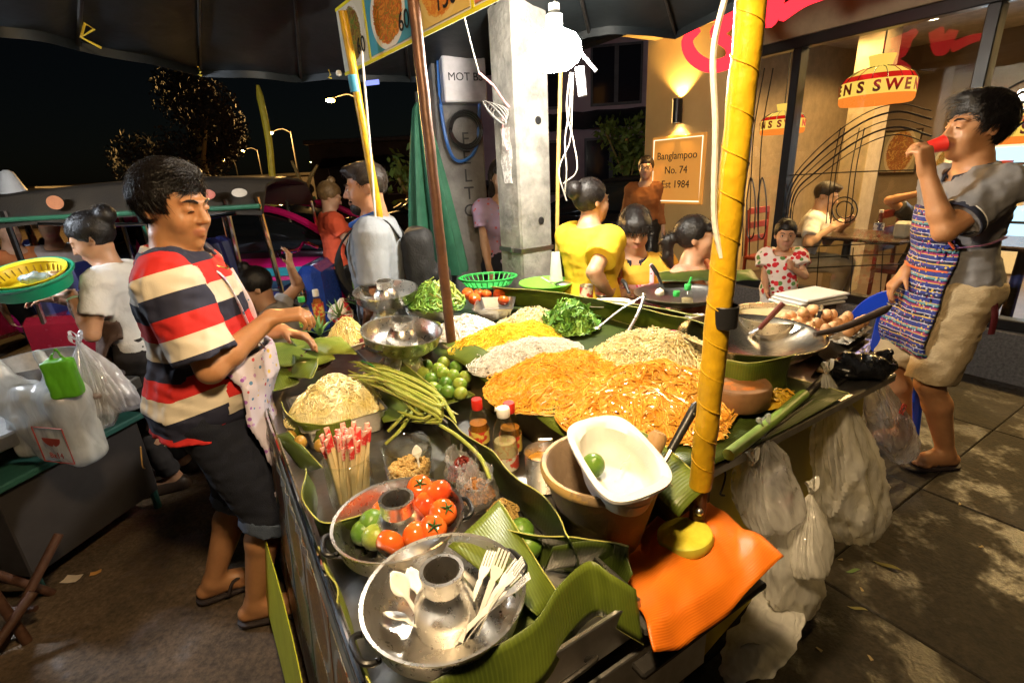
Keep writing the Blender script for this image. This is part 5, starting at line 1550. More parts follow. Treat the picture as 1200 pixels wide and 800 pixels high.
for k, (px, py, lab, cc, cl_) in enumerate(((545, 566, 'open clear bag of dark red dried chilli', (.25, .02, .01), 'dried red chilli filling the open clear bag'), (560, 592, 'crumpled clear bag of brown dried shrimp', (.45, .2, .06), 'brown dried shrimp inside the crumpled clear bag'))):
    p = at(px, py, .815)
    s_ = S().ell((0, 0, .03), (.055, .05, .035)).cone((0, 0, .03), (.0, 0, .085), .04, .05, .03).cone((0, 0, .09), (.0, 0, .2), .038, .044, .004, cut=True)
    bag(lab, p, s_, CLEARBAG, .006, 20 + k, .005, 16)
    heap('chilli_filling' if k == 0 else 'shrimp_filling', cl_, p + [0, 0, .028], .042, .04, .03, 160, .025, .0028, mat('filling%d' % k, cc, .5, var=.5, scale=40), 30 + k, 'dried chilli' if k == 0 else 'dried shrimp', k=5)
ring_ = at(588, 605, .82)
heap('fried_strands', 'small nest of tan fried strands next to the dividing leaf', ring_, .04, .035, .025, 90, .08, .0022, mat('tan strands', (.5, .33, .1), .5), 44, 'noodles', curl=5)

# ---------------------------------------------------------------- bottles, cup, mortar
def bottle(label, p, prof, liquid_h, mliq, capm, capz, lab_z=None, labm=None, n=28, nozzle=None):
    t = thing('sauce_bottle', label, 'bottle', p)
    ob('glass', G().lathe(prof, n), PET, t)
    ins = [(max(.001, r - .003), z) for r, z in prof if z < liquid_h]
    if mliq:
        rt = np.interp(liquid_h, [z for r, z in prof], [r for r, z in prof]) - .003
        ob('liquid', G().lathe([(.001, .004)] + [(r, max(z, .004)) for r, z in ins[1:]] + [(rt, liquid_h), (.001, liquid_h)], n), mliq, t)
    r0 = prof[-1][0]
    ob('cap', G().lathe([(r0 + .003, capz[0]), (r0 + .004, capz[0] + .004), (r0 + .004, capz[1] - .003), (r0 + .002, capz[1]), (.001, capz[1])], n), capm, t)
    if lab_z:
        rr = np.interp(np.mean(lab_z), [z for r, z in prof], [r for r, z in prof]) + .0012
        ob('label', G().lathe([(rr, lab_z[0]), (rr + .0005, lab_z[0]), (rr + .0005, lab_z[1]), (rr, lab_z[1])], n), labm, t)
    if nozzle: ob('nozzle', G().tube(nozzle, .006, 8), capm, t)
    return t
LQ = mat('fish sauce', (.45, .16, .02), .1, var=.1, alpha=.75)
LQ2 = mat('clear vinegar', (.85, .70, .35), .1, var=.05, alpha=.35)
LAB = mat('red printed label', (.65, .05, .03), .4, c2=(.8, .6, .12), scale=45, sharp=True)
LAB2 = mat('multicolour label', (.75, .7, .55), .4, c2=(.65, .08, .04), scale=40, sharp=True)
bp_ = [(.001, .002), (.028, .002), (.032, .01), (.032, .075), (.030, .085), (.031, .095), (.027, .12), (.016, .145), (.0135, .155)]
b1 = at(563, 525, .80)
bottle('small sauce bottle with red cap and red label behind the leaf', b1, [(r * .95, z * .95) for r, z in bp_], .09, LQ, RED, (.135, .168), (.03, .07), LAB)
b2 = at(594, 552, .80)
bottle('larger clear squeeze bottle with white nozzle cap beside the steel cup', b2, [(r * 1.08, z * 1.18) for r, z in bp_], .10, LQ2, WHITEP, (.175, .20), (.02, .06), LAB2, nozzle=[(0, 0, .193), (-.022, -.004, .198)])
b3 = b2 + np.array([.015, .075, 0])
bottle('red capped sauce bottle hidden behind the squeeze bottle', b3, bp_, .1, LQ, RED, (.148, .178), (.03, .08), LAB)
cp = at(638, 568, .80)
t = thing('steel_cup', 'steel cup of orange sauce next to the clay mortar', 'cup', cp)
ob('cup', G().lathe([(.001, .002), (.045, .002), (.048, .006), (.05, .10), (.052, .103), (.0505, .105), (.048, .10), (.046, .01), (.001, .006)], 36), STEEL, t)
ob('sauce', G().lathe([(.001, .075), (.0475, .074), (.047, .01)], 30), mat('orange sauce', (.62, .30, .04), .25), t)
ob('handle', G().box((-.012, .048, .092), (.03, .056, .112), bev=.003), STEEL2, t)
mp_ = C(.055, -.275, .80)
CLAY = mat('grey brown clay', (.30, .21, .135), .7, c2=(.20, .14, .09), scale=6, bump=.25, bscale=50)
t = thing('clay_mortar', 'big grey-brown clay mortar carrying a white foam dish', 'mortar', mp_)
ob('bowl', G().lathe([(.001, .002), (.074, .002), (.08, .012), (.095, .07), (.115, .15), (.124, .185), (.130, .19), (.132, .20), (.128, .208), (.120, .206), (.112, .19), (.095, .12), (.06, .06), (.001, .05)], 64), CLAY, t)
ob('rim_stain', G().lathe([(.1245, .186), (.1325, .191), (.1345, .2), (.130, .2095), (.122, .2085)], 64), mat('ochre rim', (.45, .28, .08), .5, c2=(.25, .17, .09), scale=14, sharp=True), t)
# foam dish tilted on the mortar, lime in it
dc = np.array([*at(722, 537, 1.045)[:2], 1.012])
def dish_outline(f, z, n=48, e=None):
    cs = np.array([(at(a_, b_, 1.045) - dc)[:2] for a_, b_ in ((660, 506), (727, 489), (793, 558), (712, 590))]) * f
    out = []
    for i in range(4):
        a, b = cs[i], cs[(i + 1) % 4]
        mid = (a + b) / 2 * 1.2
        for q in np.linspace(0, 1, n // 4, endpoint=False):
            out.append(((1 - q) ** 2 * a + 2 * q * (1 - q) * mid + q * q * b).tolist() + [z])
    q = np.array(out); e = (f < .8) * 1.0 if e is None else e
    w = np.fft.fft(q[:, 0] + 1j * q[:, 1]); w0 = w.copy(); w0[5:-4] = 0; w[2:-1] = 0; w[0] = 0
    w = np.fft.ifft(w) * 1.02 if e else np.fft.ifft(w0)
    e = 1.0
    q[:, 0] += e * (w.real - q[:, 0]); q[:, 1] += e * (w.imag - q[:, 1])
    return q
P = np.array([dish_outline(.02, -.022), dish_outline(.5, -.022), dish_outline(.64, -.016), dish_outline(.74, .004), dish_outline(.79, .030), dish_outline(.85, .037), dish_outline(1.0, .036), dish_outline(1.0, .030), dish_outline(.83, .03), dish_outline(.76, .01), dish_outline(.68, -.02), dish_outline(.5, -.028), dish_outline(.02, -.028)])
tag(ob('foam_dish', G().grid(P, wrap=True), FOAM, loc=dc, rot=(R(2), R(2), R(0)), angle=50), 'white pointed foam dish resting on the clay mortar', 'dish')
tag(ob('noodle_scrap', G().tube(smoothpath([(.0, .0, 0), (.008, .022, .0), (.02, .03, 0), (.03, .05, 0)], 10), .001, 5), PAP, loc=dc + [.01, .0, .008]), 'single pale papaya shred left in the foam dish', 'food scrap')
p0, p1 = aty(778, 542, .93), aty(817, 472, 1.0)
t = thing('ladle', 'black handled ladle leaning out of the clay mortar', 'ladle', p0)
d_ = p1 - p0
ob('handle', G().tube([d_ * .2, d_ * .45, d_ * .8, d_ * .95, d_], [.009, .0095, .0105, .010, .006], 10), BLACK, t)
ob('shaft', G().tube([d_ * .22, -d_ * .5, np.array(mp_) + [.05, .0, .09] - p0], .006, 8), STEEL, t)
ob('rivet', G().ball(d_ * .85 + [0, -.0105, 0], .003, 8), STEEL, t)
tag(ob('wooden_pestle', G().tube([mp_ + [.085, .04, .12], mp_ + [.135, .06, .225], mp_ + [.14, .062, .235]], [.02, .021, .014], 14), mat('pale wood', (.5, .3, .12), .5, bump=.2)), 'short pale wooden pestle end beside the foam dish', 'pestle')

# orange towel and cut cabbage
TOWEL = leafmat('orange ribbed towel', (.70, .17, .008), (.55, .11, .006), 105)
nodes(TOWEL)[1].inputs['Roughness'].default_value = .9
c00, c10, c11, c01 = at(722, 645, .805), at(815, 580, .825), at(917, 662, .80), at(765, 768, .79)
a = np.linspace(0, 1, 40)[:, None, None]; b = np.linspace(0, 1, 36)[None, :, None]
P = c00 * (1 - a) * (1 - b) + c10 * a * (1 - b) + c11 * a * b + c01 * (1 - a) * b
ww = snoise(P, 41, 4.5, 2)[..., None]
P = P + np.array([0, 0, 1.0]) * (.014 + .014 * ww + .012 * np.sin(a * 3.1) * np.sin(b * 3.1) - .035 * np.clip(b - .85, 0, 1) / .15 * (0.5 + .5 * np.sin(a * 5)))
P = P + np.array([.006, .003, 0]) * snoise(P * 1.2, 42, 8, 2)[..., None]
cbox('cloth_shelf', -.40, -.03, -.195, -.162, .73, .745, DARKMETAL)
leaf_ob('towel', 'orange ribbed towel spread over the near corner by the yellow pole', P, TOWEL, axis=1, cat='towel', th=.004)
cb = at(803, 632, .83)
t = thing('cut_cabbage', 'yellow half of a cut cabbage lying on the orange towel', 'cabbage', cb, rot=(R(-8), R(-6), .4))
CABB = mat('cabbage skin', (.62, .58, .05), .4, c2=(.48, .52, .06), scale=12, bump=.3, bscale=25)
ob('outer_leaf', G().lathe([(.001, -.034), (.03, -.033), (.052, -.018), (.059, .004), (.057, .016), (.05, .019)], 36), CABB, t)
CUT = mat('cut cabbage face', (.72, .66, .07), .4, c2=(.62, .50, .03), scale=26, bump=.2, bscale=50)
ob('cut_face', G().lathe([(.054, .0175), (.045, .021), (.02, .0195), (.001, .021)], 36), CUT, t)
ob('straw_brush', G().strands(np.array([[(x * .5, -.02, -.02), (x + .005 * math.sin(i), .03, .0), (x * 1.5, .09, .015)] for i, x in enumerate(np.linspace(-.02, .02, 18))]), .0013, 4), mat('straw', (.6, .42, .1), .6), None, loc=at(785, 595, .82))
bpy.data.objects[-1] if False else None
tag(col.objects['straw_brush'], 'pale straw brush tucked behind the cabbage and pole foot', 'brush')
# ---------------------------------------------------------------- noodles and greens on the big tray
NZ = .925
def hp(px, py, z=NZ + .03):
    p = at(px, py, z); return np.array([p[0], p[1], NZ])
YN = mat('yellow egg noodle', (.82, .48, .02), .32, c2=(.86, .60, .06), scale=20)
WN = mat('white rice noodle', (.70, .63, .50), .3, c2=(.78, .72, .62), scale=20)
GN = mat('glass noodle', (.70, .65, .56), .25, c2=(.78, .74, .68), scale=30)
ON = mat('orange rice noodle', (.78, .37, .025), .35, c2=(.84, .50, .07), scale=20)
BN = mat('brown pad noodle', (.70, .30, .03), .22, c2=(.82, .48, .09), scale=26, coat=.3)
SPR = mat('bean sprout', (.72, .58, .24), .3, c2=(.78, .70, .46), scale=16)
GRN = mat('chopped greens', (.10, .26, .03), .4, c2=(.26, .42, .06), scale=20)
GRN2 = mat('dark greens', (.05, .16, .02), .4, c2=(.13, .28, .04), scale=20)
heap('rice_noodles', 'heap of broad white rice noodles by the brown pole', hp(545, 382), .15, .13, .05, 420, .28, .0032, WN, 51, 'noodles', curl=4, flat=.5)
heap('egg_noodles', 'heap of bright yellow egg noodles', hp(596, 393), .25, .15, .05, 1500, .26, .0018, YN, 52, 'noodles', curl=7, k=14)
heap('glass_noodles', 'heap of fine white glass noodles', hp(617, 410), .23, .14, .04, 1500, .26, .0013, GN, 53, 'noodles', curl=7, k=14)
heap('orange_noodles', 'heap of fine orange rice noodles', hp(662, 437), .27, .21, .06, 2400, .28, .0014, ON, 54, 'noodles', curl=8, k=15)
heap('brown_noodles', 'heap of thick glossy brown fried noodles', hp(758, 463), .27, .21, .08, 1500, .42, .0025, BN, 55, 'noodles', curl=6, k=20, loft=.025)
heap('bean_sprouts', 'heap of pale bean sprouts behind the brown noodles', hp(768, 417), .25, .24, .08, 1900, .065, .0024, SPR, 56, 'bean sprouts', curl=2.2, k=6, loft=.03, stiff=.012)
heap('bean_sprouts', 'scatter of bean sprouts in front of the long leaf wall', hp(622, 375), .2, .12, .05, 600, .06, .0024, SPR, 57, 'bean sprouts', curl=2.2, k=6, stiff=.012)
heap('chopped_greens', 'heap of chopped green chives and cabbage under the tongs', hp(668, 378), .14, .12, .085, 420, .06, .0045, GRN, 58, 'greens', flat=.25, curl=1.5, k=5, loft=.03, stiff=.02)
# leaves in the greens
r_ = np.random.default_rng(9)
lg = G()
for k in range(70):
    a, q = r_.uniform(0, 6.28), math.sqrt(r_.random())
    M_ = np.array(MT((q * .13 * math.cos(a), q * .11 * math.sin(a), .03 + .075 * (1 - q * q) + .02 * r_.random()), r_.normal(0, .7), r_.normal(0, .7), r_.uniform(0, 6.28)))
    w = r_.uniform(.008, .018)
    P = np.array([[(x * .028, y * w * math.sin((x + 1.05) / 2.1 * math.pi), .006 * math.sin(2 * x) + .004 * y * y) for y in (-1, 0, 1)] for x in np.linspace(-1, 1, 6)])
    P = P @ M_[:3, :3].T + M_[:3, 3]
    lg.slab(P, .0008)
tag(ob('green_leaves', lg, GRN2, loc=hp(668, 378), rz=RZC), 'dark green herb leaves scattered on the chopped greens', 'greens', kind='stuff')
heap('noodle_spill', 'thin spill of sprouts and noodles towards the chopping block', hp(815, 490), .10, .08, .015, 110, .08, .002, BN, 59, 'noodles', curl=4)
for k, (px, py) in enumerate(((588, 392 + 8), (520 + 160, 490), (560, 415), (640, 470))):
    tag(ob('noodle_scrap', G().tube(smoothpath([(0, 0, 0), (.012, .004, -.006), (.02, .0, -.02), (.024, .006, -.028)], 10), .0016, 5), WN, loc=at(px, py, .955), rz=k), ('stray pale shred on the leaf edge below the yellow noodles', 'stray pale shred on the leaf edge below the brown noodles', 'stray pale shred by the foot of the brown pole', 'stray pale shred on the leaf edge below the orange noodles')[k], 'food scrap')
# tongs and scissors
def tongs(label, pts1, pts2):
    t = thing('steel_tongs', label, 'tongs', pts1[0])
    for p in (pts1, pts2):
        q = np.array(p) - pts1[0]
        ob('arm', G().strands(smoothpath(q, 14)[None], np.linspace(.008, .006, 14)[None], 8, flat=.35), STEEL, t)
    ob('hinge', G().ball((np.array(pts1[0]) + np.array(pts2[0])) / 2 - pts1[0], .011, 10), STEEL, t)
    for p in (pts1, pts2):
        q = np.array(p[-1]) - pts1[0]
        ob('tip', G().ball(q, (.013, .013, .005), 10), STEEL, t)
    return t
tongs('steel tongs resting on the chopped greens against the leaf', [at(754, 346, 1.10), at(728, 362, 1.06), at(700, 384, 1.02)], [at(755, 347, 1.10), at(748, 366, 1.05), at(734, 392, 1.01)])
t = thing('scissors', 'pink handled scissors lying at the wok side of the sprouts', 'scissors', at(788, 392, .99))
PINK = mat('pink plastic', (.75, .12, .22), .35)
a = np.linspace(0, 2 * math.pi, 24)
ob('handle', G().tube(np.stack([.035 * np.cos(a), .022 * np.sin(a), .005 * np.sin(a)], 1), .0065, 8), PINK, t)
ob('handle', G().tube(np.stack([.033 * np.cos(a) - .012, .02 * np.sin(a) - .035, .005 * np.sin(a) - .01], 1), .0065, 8), PINK, t)
ob('blade', G().strands(np.array([[(-.03, -.0, 0), (-.07, -.03, -.01), (-.12, -.06, -.02)]]), np.array([.007, .006, .001])[None], 6, flat=.3), STEEL, t)
# chopping block
cbp = at(862, 470, .925)
WOODC = mat('chopping wood', (.30, .15, .06), .6, c2=(.16, .075, .03), scale=9, bump=.3, bscale=40)
t = thing('chopping_block', 'round wooden chopping block with orange scraps beside the yellow pole', 'chopping block', cbp)
ob('block', G().lathe([(.001, 0), (.088, .0), (.092, .006), (.092, .058), (.087, .064), (.001, .063)], 48), WOODC, t)
ob('orange_stain', G().lathe([(.001, .0668), (.035, .0665), (.05, .0642)], 24, MT((.0, -.03, 0), s=(1.3, .7, 1))), mat('orange stain', (.4, .12, .02), .4, c2=(.25, .1, .03), scale=22, sharp=True), t)
heap('noodle_spill', 'few yellow noodle scraps in front of the chopping block', at(905, 470, .925), .09, .04, .012, 60, .04, .0022, YN, 61, 'noodles')
trunk = mat('banana stem', (.22, .36, .06), .35, c2=(.32, .44, .12), scale=12)
tag(ob('banana_trunk_piece', G().tube([C(-.015, .06, .935), C(.02, .3, .935), C(.06, .52, .935)], .015, 12), trunk), 'light green banana stem lying along the near edge of the noodle tray', 'stem')
for k, (a0, a1, lab, r0) in enumerate(((C(.0, .08, .905), C(.09, .95, .905), 'long black steel rod lying along the near edge of the cart', .008), (C(.05, .45, .915), C(.16, 1.0, .925), 'dark spatula handle lying beside the black rod', .012))):
    tag(ob('steel_rod', G().tube([a0, (a0 + a1) / 2, a1], r0, 8), DARKMETAL), lab, 'rod')

# ---------------------------------------------------------------- rear of the salad column
FT = mat('cream foam tray', (.75, .62, .42), .5)
p = at(408, 398, .93)
rtray('foam_tray', 'cream tray heaped with yellowish bean sprouts behind the papaya', np.array([p[0], p[1], .905]), .085, .105, .03, RZC + .25, FT)
heap('bean_sprouts', 'mound of yellowish bean sprouts on the cream tray', np.array([p[0], p[1], .925]), .10, .08, .075, 620, .07, .0024, mat('yellow sprouts', (.72, .55, .14), .35, c2=(.78, .66, .3), scale=16), 62, 'bean sprouts', curl=2, k=6, rz=RZC + .25, stiff=.012)
p = at(512, 362, .98)
gt = np.array([p[0], p[1], .955])
rtray('steel_tray', 'steel tray overflowing with leafy greens and long beans', gt, .14, .10, .05, RZC + .9, STEEL2)
heap('leafy_greens', 'tangle of green morning glory stems in the steel tray', gt + [0, 0, .04], .13, .16, .075, 330, .17, .0038, GRN, 63, 'greens', curl=1.6, k=7, stiff=.03, flat=.6, loft=.04)
heap('leafy_greens', 'paler cut bean pieces lying on the green stems', gt + [.02, 0, .05], .11, .14, .08, 90, .13, .0045, BEAN, 64, 'greens', curl=.8, k=6, stiff=.03, loft=.03)
p = at(580, 362, .97)
ot = np.array([p[0], p[1], .945])
rtray('steel_tray', 'steel tray with peeled onions and tomatoes next to the leaf wall', ot, .12, .09, .055, RZC + .95, STEEL2)
ONI = mat('peeled onion', (.82, .74, .62), .3, c2=(.86, .8, .72), scale=12)
for k, (px, py) in enumerate(((548, 344), (556, 350), (585, 345))):
    tag(ob('onion', tom_me.copy(), ONI, loc=at(px, py, 1.0), rot=(.4, .5 * k, 0)), ('large peeled white onion leaning on the greens', 'small white onion half behind the tray rim', 'white onion lying beside the tomatoes')[k], 'onion').scale = (1.1,) * 3
for k, (px, py) in enumerate(((561, 344), (570, 345), (590, 352))):
    tomato(px, py, .995, 'tomato among the peeled onions in the steel tray', 'tomatoes with the onions', .95, (.3, .2 * k, k), k == 0)
def basket(name, label, c, r, h, m, cat='basket', sx=1.0, n=40, slats=True):
    t = thing(name, label, cat, c)
    ob('rim', G().lathe([(r * .97, h - .008), (r, h - .01), (r * 1.05, h - .002), (r * 1.05, h + .002), (r, h + .004), (r * .97, h)], n, MT(s=(sx, 1, 1))), m, t)
    ob('bottom', G().lathe([(.001, .002), (r * .72, .002), (r * .76, .008), (r * .8, h * .25), (r * .78, h * .25), (r * .7, .006), (.001, .006)], n, MT(s=(sx, 1, 1))), m, t)
    for k in range(28):
        a = k / 28 * 2 * math.pi
        ob('slat', G().tube([(sx * r * .78 * math.cos(a), r * .78 * math.sin(a), h * .2), (sx * r * .98 * math.cos(a), r * .98 * math.sin(a), h)], .004, 5), m, t)
    return t
basket('plastic_basket', 'bright green plastic basket behind the onion tray', at(572, 330, .99) - [0, 0, .03], .13, .06, GREENP, sx=1.3)
t = thing('green_bowl', 'lime green plastic bowl near the foot of the concrete post', 'bowl', at(640, 336, .98) - [0, 0, .04])
ob('bowl', G().lathe([(.001, .002), (.08, .002), (.12, .03), (.15, .065), (.155, .066), (.153, .07), (.147, .068), (.115, .036), (.001, .01)], 36), mat('lime plastic', (.2, .6, .06), .35), t)
t = thing('metal_scoop', 'steel scoop and spoons heaped in the green bowl', 'scoop', at(660, 333, 1.0))
ob('scoop', G().ball((0, 0, 0), (.05, .035, .015), 14), STEEL2, t)
ob('handle', G().tube([(-.05, 0, 0), (-.12, .03, .04)], .006, 6), STEEL2, t)
tag(ob('tea_towel', G().slab(np.array([[(.02 * (1 + .8 * b) * math.sin(a) + .0, .02 * (1 + b) * math.cos(a) * .6, -.16 * b) for a in np.linspace(0, 6, 18)] for b in np.linspace(0, 1, 8)]), .002), mat('pale cloth', (.6, .66, .6), .85, bump=.2), loc=aty(651, 295, 2.7)), 'pale cloth hanging by the concrete post below the woman in yellow', 'cloth')
# bottles in front of the vendor, red bag and pineapple tops
bq = at(358, 375, .93)
bottle('clear oil bottle with green cap before the vendor hand', np.array([bq[0], bq[1], .88]), bp_, .11, LQ2, GREENP, (.148, .175), (.02, .07), mat('yellow label', (.7, .6, .05), .4, c2=(.1, .4, .1), scale=40, sharp=True))
bq = at(375, 372, .93)
bottle('chilli sauce bottle with white cap and red label before the vendor hand', np.array([bq[0], bq[1], .88]), [(r * .9, z * 1.15) for r, z in bp_], .15, mat('chilli sauce', (.6, .16, .03), .2), WHITEP, (.165, .20), (.06, .13), LAB)
p = at(400, 372, .94)
bag('red and white printed bag behind the pineapple leaves', np.array([p[0], p[1], .91]), S().ell((0, 0, .05), (.07, .05, .055)).cone((0, 0, .07), (.02, 0, .12), .04, .015, .03), mat('red white plastic', (.7, .05, .05), .2, c2=(.82, .76, .72), scale=12, sharp=True), .008, 3, .007)
def spiky(label, p, n, ln, seed, m):
    r_ = np.random.default_rng(seed); t = thing('pineapple_crown', label, 'plant', p)
    for k in range(n):
        a = k * 2.4; tl_ = .15 + .9 * k / n
        d = np.array([math.cos(a) * math.sin(tl_), math.sin(a) * math.sin(tl_), math.cos(tl_)])
        l_ = ln * r_.uniform(.7, 1.1); sd = np.cross(d, (0, 0, 1)); sd /= np.linalg.norm(sd)
        P = np.array([[d * l_ * f + np.array([0, 0, -.35 * l_ * f * f * math.sin(tl_)]) + sd * w * .011 * (1 - f) ** .7 - d * 0 for w in (-1, 0, 1)] for f in np.linspace(0, 1, 6)])
        P[:, 1] -= .003 * np.array([0, 0, 1])
        ob('leaf', G().slab(P, .001), m, t)
PL = mat('pineapple leaf', (.12, .26, .06), .4, c2=(.2, .34, .1), scale=10)
spiky('spiky pineapple crown standing by the red printed bag', at(420, 358, .96), 18, .13, 1, PL)
spiky('spiky pineapple crown lying behind the bean sprouts', at(398, 372, .95), 16, .12, 2, PL)
spiky('small leafy sprig in front of the empty hotpot', at(440, 362, .95), 14, .09, 3, GRN2)
spiky('dark leaf tuft beside the sprout tray', at(375, 392, .93), 14, .12, 4, PL)
for k, (px, py, r0) in enumerate(((425, 402, .035), (440, 405, .03), (505, 393, .028))):
    tag(ob('shallot', fruit(r0, .8, .1, k), mat('dark red shallot', (.16, .03, .03), .35, var=.4), loc=at(px, py, .92)), ('dark red shallot under the tilted hotpot, by the sprout tray', 'smaller dark shallot touching the hotpot foot', 'red shallot between hotpot and brown pole')[k], 'shallot')
# ---------------------------------------------------------------- cooking end: cans, plates, woks, pot, eggs
def can(label, p, r, h, m):
    t = thing('tin_can', label, 'can', p)
    ob('can', G().lathe([(.001, .001), (r, .0), (r + .0015, .003), (r, .006), (r, h - .006), (r + .0015, h - .003), (r, h), (r - .003, h), (r - .004, h - .004), (.001, h - .004)], 32), STEEL, t)
    ob('label', G().lathe([(r + .0005, .008), (r + .001, .0085), (r + .001, h - .0085), (r + .0005, h - .008)], 32), m, t)
CANL = mat('can label red cream', (.62, .05, .03), .4, c2=(.8, .7, .5), scale=26, sharp=True)
can('tin can with red and cream label beside the mostly red can', at(687, 350, .95), .034, .075, CANL)
can('tin can with mostly red label, touching the other can', at(705, 346, .955), .034, .08, mat('can label red', (.6, .04, .03), .4, c2=(.55, .4, .25), scale=40))
tag(ob('white_plate', G().lathe([(.001, .003), (.07, .003), (.105, .014), (.11, .015), (.108, .017), (.07, .007), (.001, .007)], 40, MT(s=(1.2, .8, 1))), WHITEP, loc=at(712, 358, .965)), 'white plate leaning behind the leaf wall near the cans', 'plate')
heap('rice_noodles', 'small heap of white noodles on leaf behind the plate', at(815, 380, .93), .09, .07, .025, 160, .07, .003, WN, 71, 'noodles', flat=.4)
def wok(label, p, r, dep, m, rz=0.0, handle=None, tilt=0.0):
    t = thing('wok', label, 'wok', p, rot=(tilt, 0, rz))
    th = np.linspace(.0, 1, 12)
    prof = [(.001 + r * math.sin(a * 1.15) / math.sin(1.15), dep * (1 - math.cos(a * 1.15)) / (1 - math.cos(1.15))) for a in th]
    inner = [(max(.001, q - .003), z + .003) for q, z in prof[::-1]]
    ob('bowl', G().lathe(prof + [(r + .004, dep + .001), (r + .004, dep + .004), (r - .002, dep + .004)] + inner[1:], 64), m, t, angle=60)
    if handle:
        ob('handle', G().tube(smoothpath(handle, 14), np.linspace(.009, .014, 14), 10), BLACK if handle[0][2] > 0 else DARKMETAL, t)
    return t
WOKM = mat('oily wok steel', (.45, .40, .32), .24, metal=1, c2=(.3, .26, .2), scale=8, bump=.06)
wp = at(878, 392, 1.02)
wok('big steel wok with oily sheen behind the chopping block', np.array([wp[0], wp[1], .92]), .235, .105, WOKM)
for q in (0,):
    pass
t = thing('gas_burner', 'black gas burner under the big wok', 'burner', np.array([wp[0], wp[1], .90]))
ob('ring', G().lathe([(.10, 0), (.11, .0), (.11, .03), (.10, .03), (.10, 0)], 30), DARKMETAL, t)
t = thing('wok_spatula', 'dark wooden-handled spatula lying across the big wok', 'spatula', at(935, 395, 1.03))
A0, A1 = at(868, 400, .99) - at(935, 395, 1.03), at(1043, 362, 1.10) - at(935, 395, 1.03)
ob('handle', G().tube(smoothpath([at(955, 392, 1.035) - at(935, 395, 1.03), at(990, 383, 1.055) - at(935, 395, 1.03), at(1030, 366, 1.085) - at(935, 395, 1.03), at(1043, 359, 1.09) - at(935, 395, 1.03)], 20), np.r_[np.linspace(.009, .014, 14), np.linspace(.014, .007, 6)], 10), WOODD, t)
t = thing('ladle', 'red-brown handled ladle standing in the big wok', 'ladle', at(890, 385, 1.0))
ob('handle', G().tube([(0, 0, 0), at(918, 355, 1.10) - at(890, 385, 1.0)], [.009, .011], 10), mat('red wood', (.14, .03, .02), .35), t)
ob('blade', G().tube([(0, 0, 0), at(880, 392, .97) - at(890, 385, 1.0)], [.006, .012], 8), STEEL, t)
wp2 = at(795, 343, 1.0)
wok('shallow steel frying wok in front of the man in the pink apron', np.array([wp2[0], wp2[1], .94]), .21, .06, STEEL2)
for k, (a0, a1, lab) in enumerate((((737, 343), (729, 328), 'black pan handle lying towards the cans'), ((775, 333), (763, 310), 'long glossy black pan handle pointing up beside the pink apron'))):
    p0, p1 = at(*a0, 1.02), at(*a1, 1.06 + .06 * k)
    tag(ob('pan_handle', G().tube(smoothpath([p0, (p0 + p1) / 2 + [0, 0, .01], p1], 10), [.008] * 4 + [.011] * 5 + [.007], 10), BLACK), lab, 'pan handle')
for k, (px, py, s_) in enumerate(((792, 358, 1.0), (805, 352, 1.1), (775, 345, .6))):
    if k < 2:
        q = at(px, py, .97)
        bottle(('shorter sauce bottle with plain green cap beside the spouted one', 'taller sauce bottle with bright green spout cap')[k], np.array([q[0], q[1], .93]), [(r * .85 * s_, z * .6 * s_) for r, z in bp_], .05, LQ2, GREENP, (.085 * s_, .11 * s_), nozzle=[(0, 0, .1 * s_), (.015, 0, .14 * s_)] if k else None)
tag(ob('garlic', fruit(.022, .9, -.2, 0), ONI, loc=at(773, 343, 1.02)), 'garlic bulb perched at the edge of the frying wok', 'garlic')
for k, (q, lab) in enumerate((((at(770, 318, 1.04), at(775, 330, 1.02), at(890, 328, 1.02), at(880, 316, 1.05)), 'dark banana leaf strip lying behind the frying wok'),)):
    leaf_ob('banana_leaf', lab, patch(*q, 8, 20, .02, .006, 80), LEAFD, axis=1)
pp = at(905, 372, 1.0)
t = thing('steel_pot', 'round steel pot with black side handles next to the eggs', 'pot', np.array([pp[0], pp[1], .93]))
ob('body', G().lathe([(.001, .0), (.135, 0), (.15, .012), (.155, .085), (.16, .087), (.16, .091), (.152, .09), (.146, .02), (.001, .012)], 48), STEEL, t)
ob('broth', G().lathe([(.001, .07), (.15, .07)], 40), mat('pale broth', (.6, .48, .25), .15), t)
for q in (.6, 3.75):
    c_, s_ = math.cos(q - 1.2), math.sin(q - 1.2)
    f = lambda x, y, z: (x * c_ - y * s_, x * s_ + y * c_, z)
    ob('handle', G().tube([f(.155, -.04, .075), f(.16, -.04, .12), f(.16, .04, .12), f(.155, .04, .075)], .008, 8), BLACK, t)
ep = at(960, 392, .95)
t0_ = np.array([ep[0], ep[1], .90])
EGGC = mat('egg carton', (.42, .36, .27), .9, bump=.4, bscale=90)
for lev in range(3):
    t = thing('egg_tray', ('bottom grey egg carton of the stack', 'middle grey egg carton of the stack', 'top grey egg carton carrying brown eggs')[lev], 'egg tray', t0_ + [0, 0, .028 * lev], RZC + .15)
    a, b = np.meshgrid(np.linspace(-1, 1, 31), np.linspace(-1, 1, 31), indexing='ij')
    P = np.stack([a * .135, b * .135, .02 + .014 * np.cos(a * math.pi * 5) * np.cos(b * math.pi * 5) * (np.maximum(abs(a), abs(b)) < .98)], -1)
    ob('carton', G().slab(P, .002), EGGC, t)
EGG = mat('brown egg shell', (.62, .30, .12), .42, c2=(.70, .40, .2), scale=8)
egg_me = G().lathe([(.0205 * math.sin(a) * (1 + .12 * math.cos(a)) + 1e-5, -.026 * math.cos(a)) for a in np.linspace(0, math.pi, 12)], 18).mesh('egg', True)
cz_, sz_ = math.cos(RZC + .15), math.sin(RZC + .15)
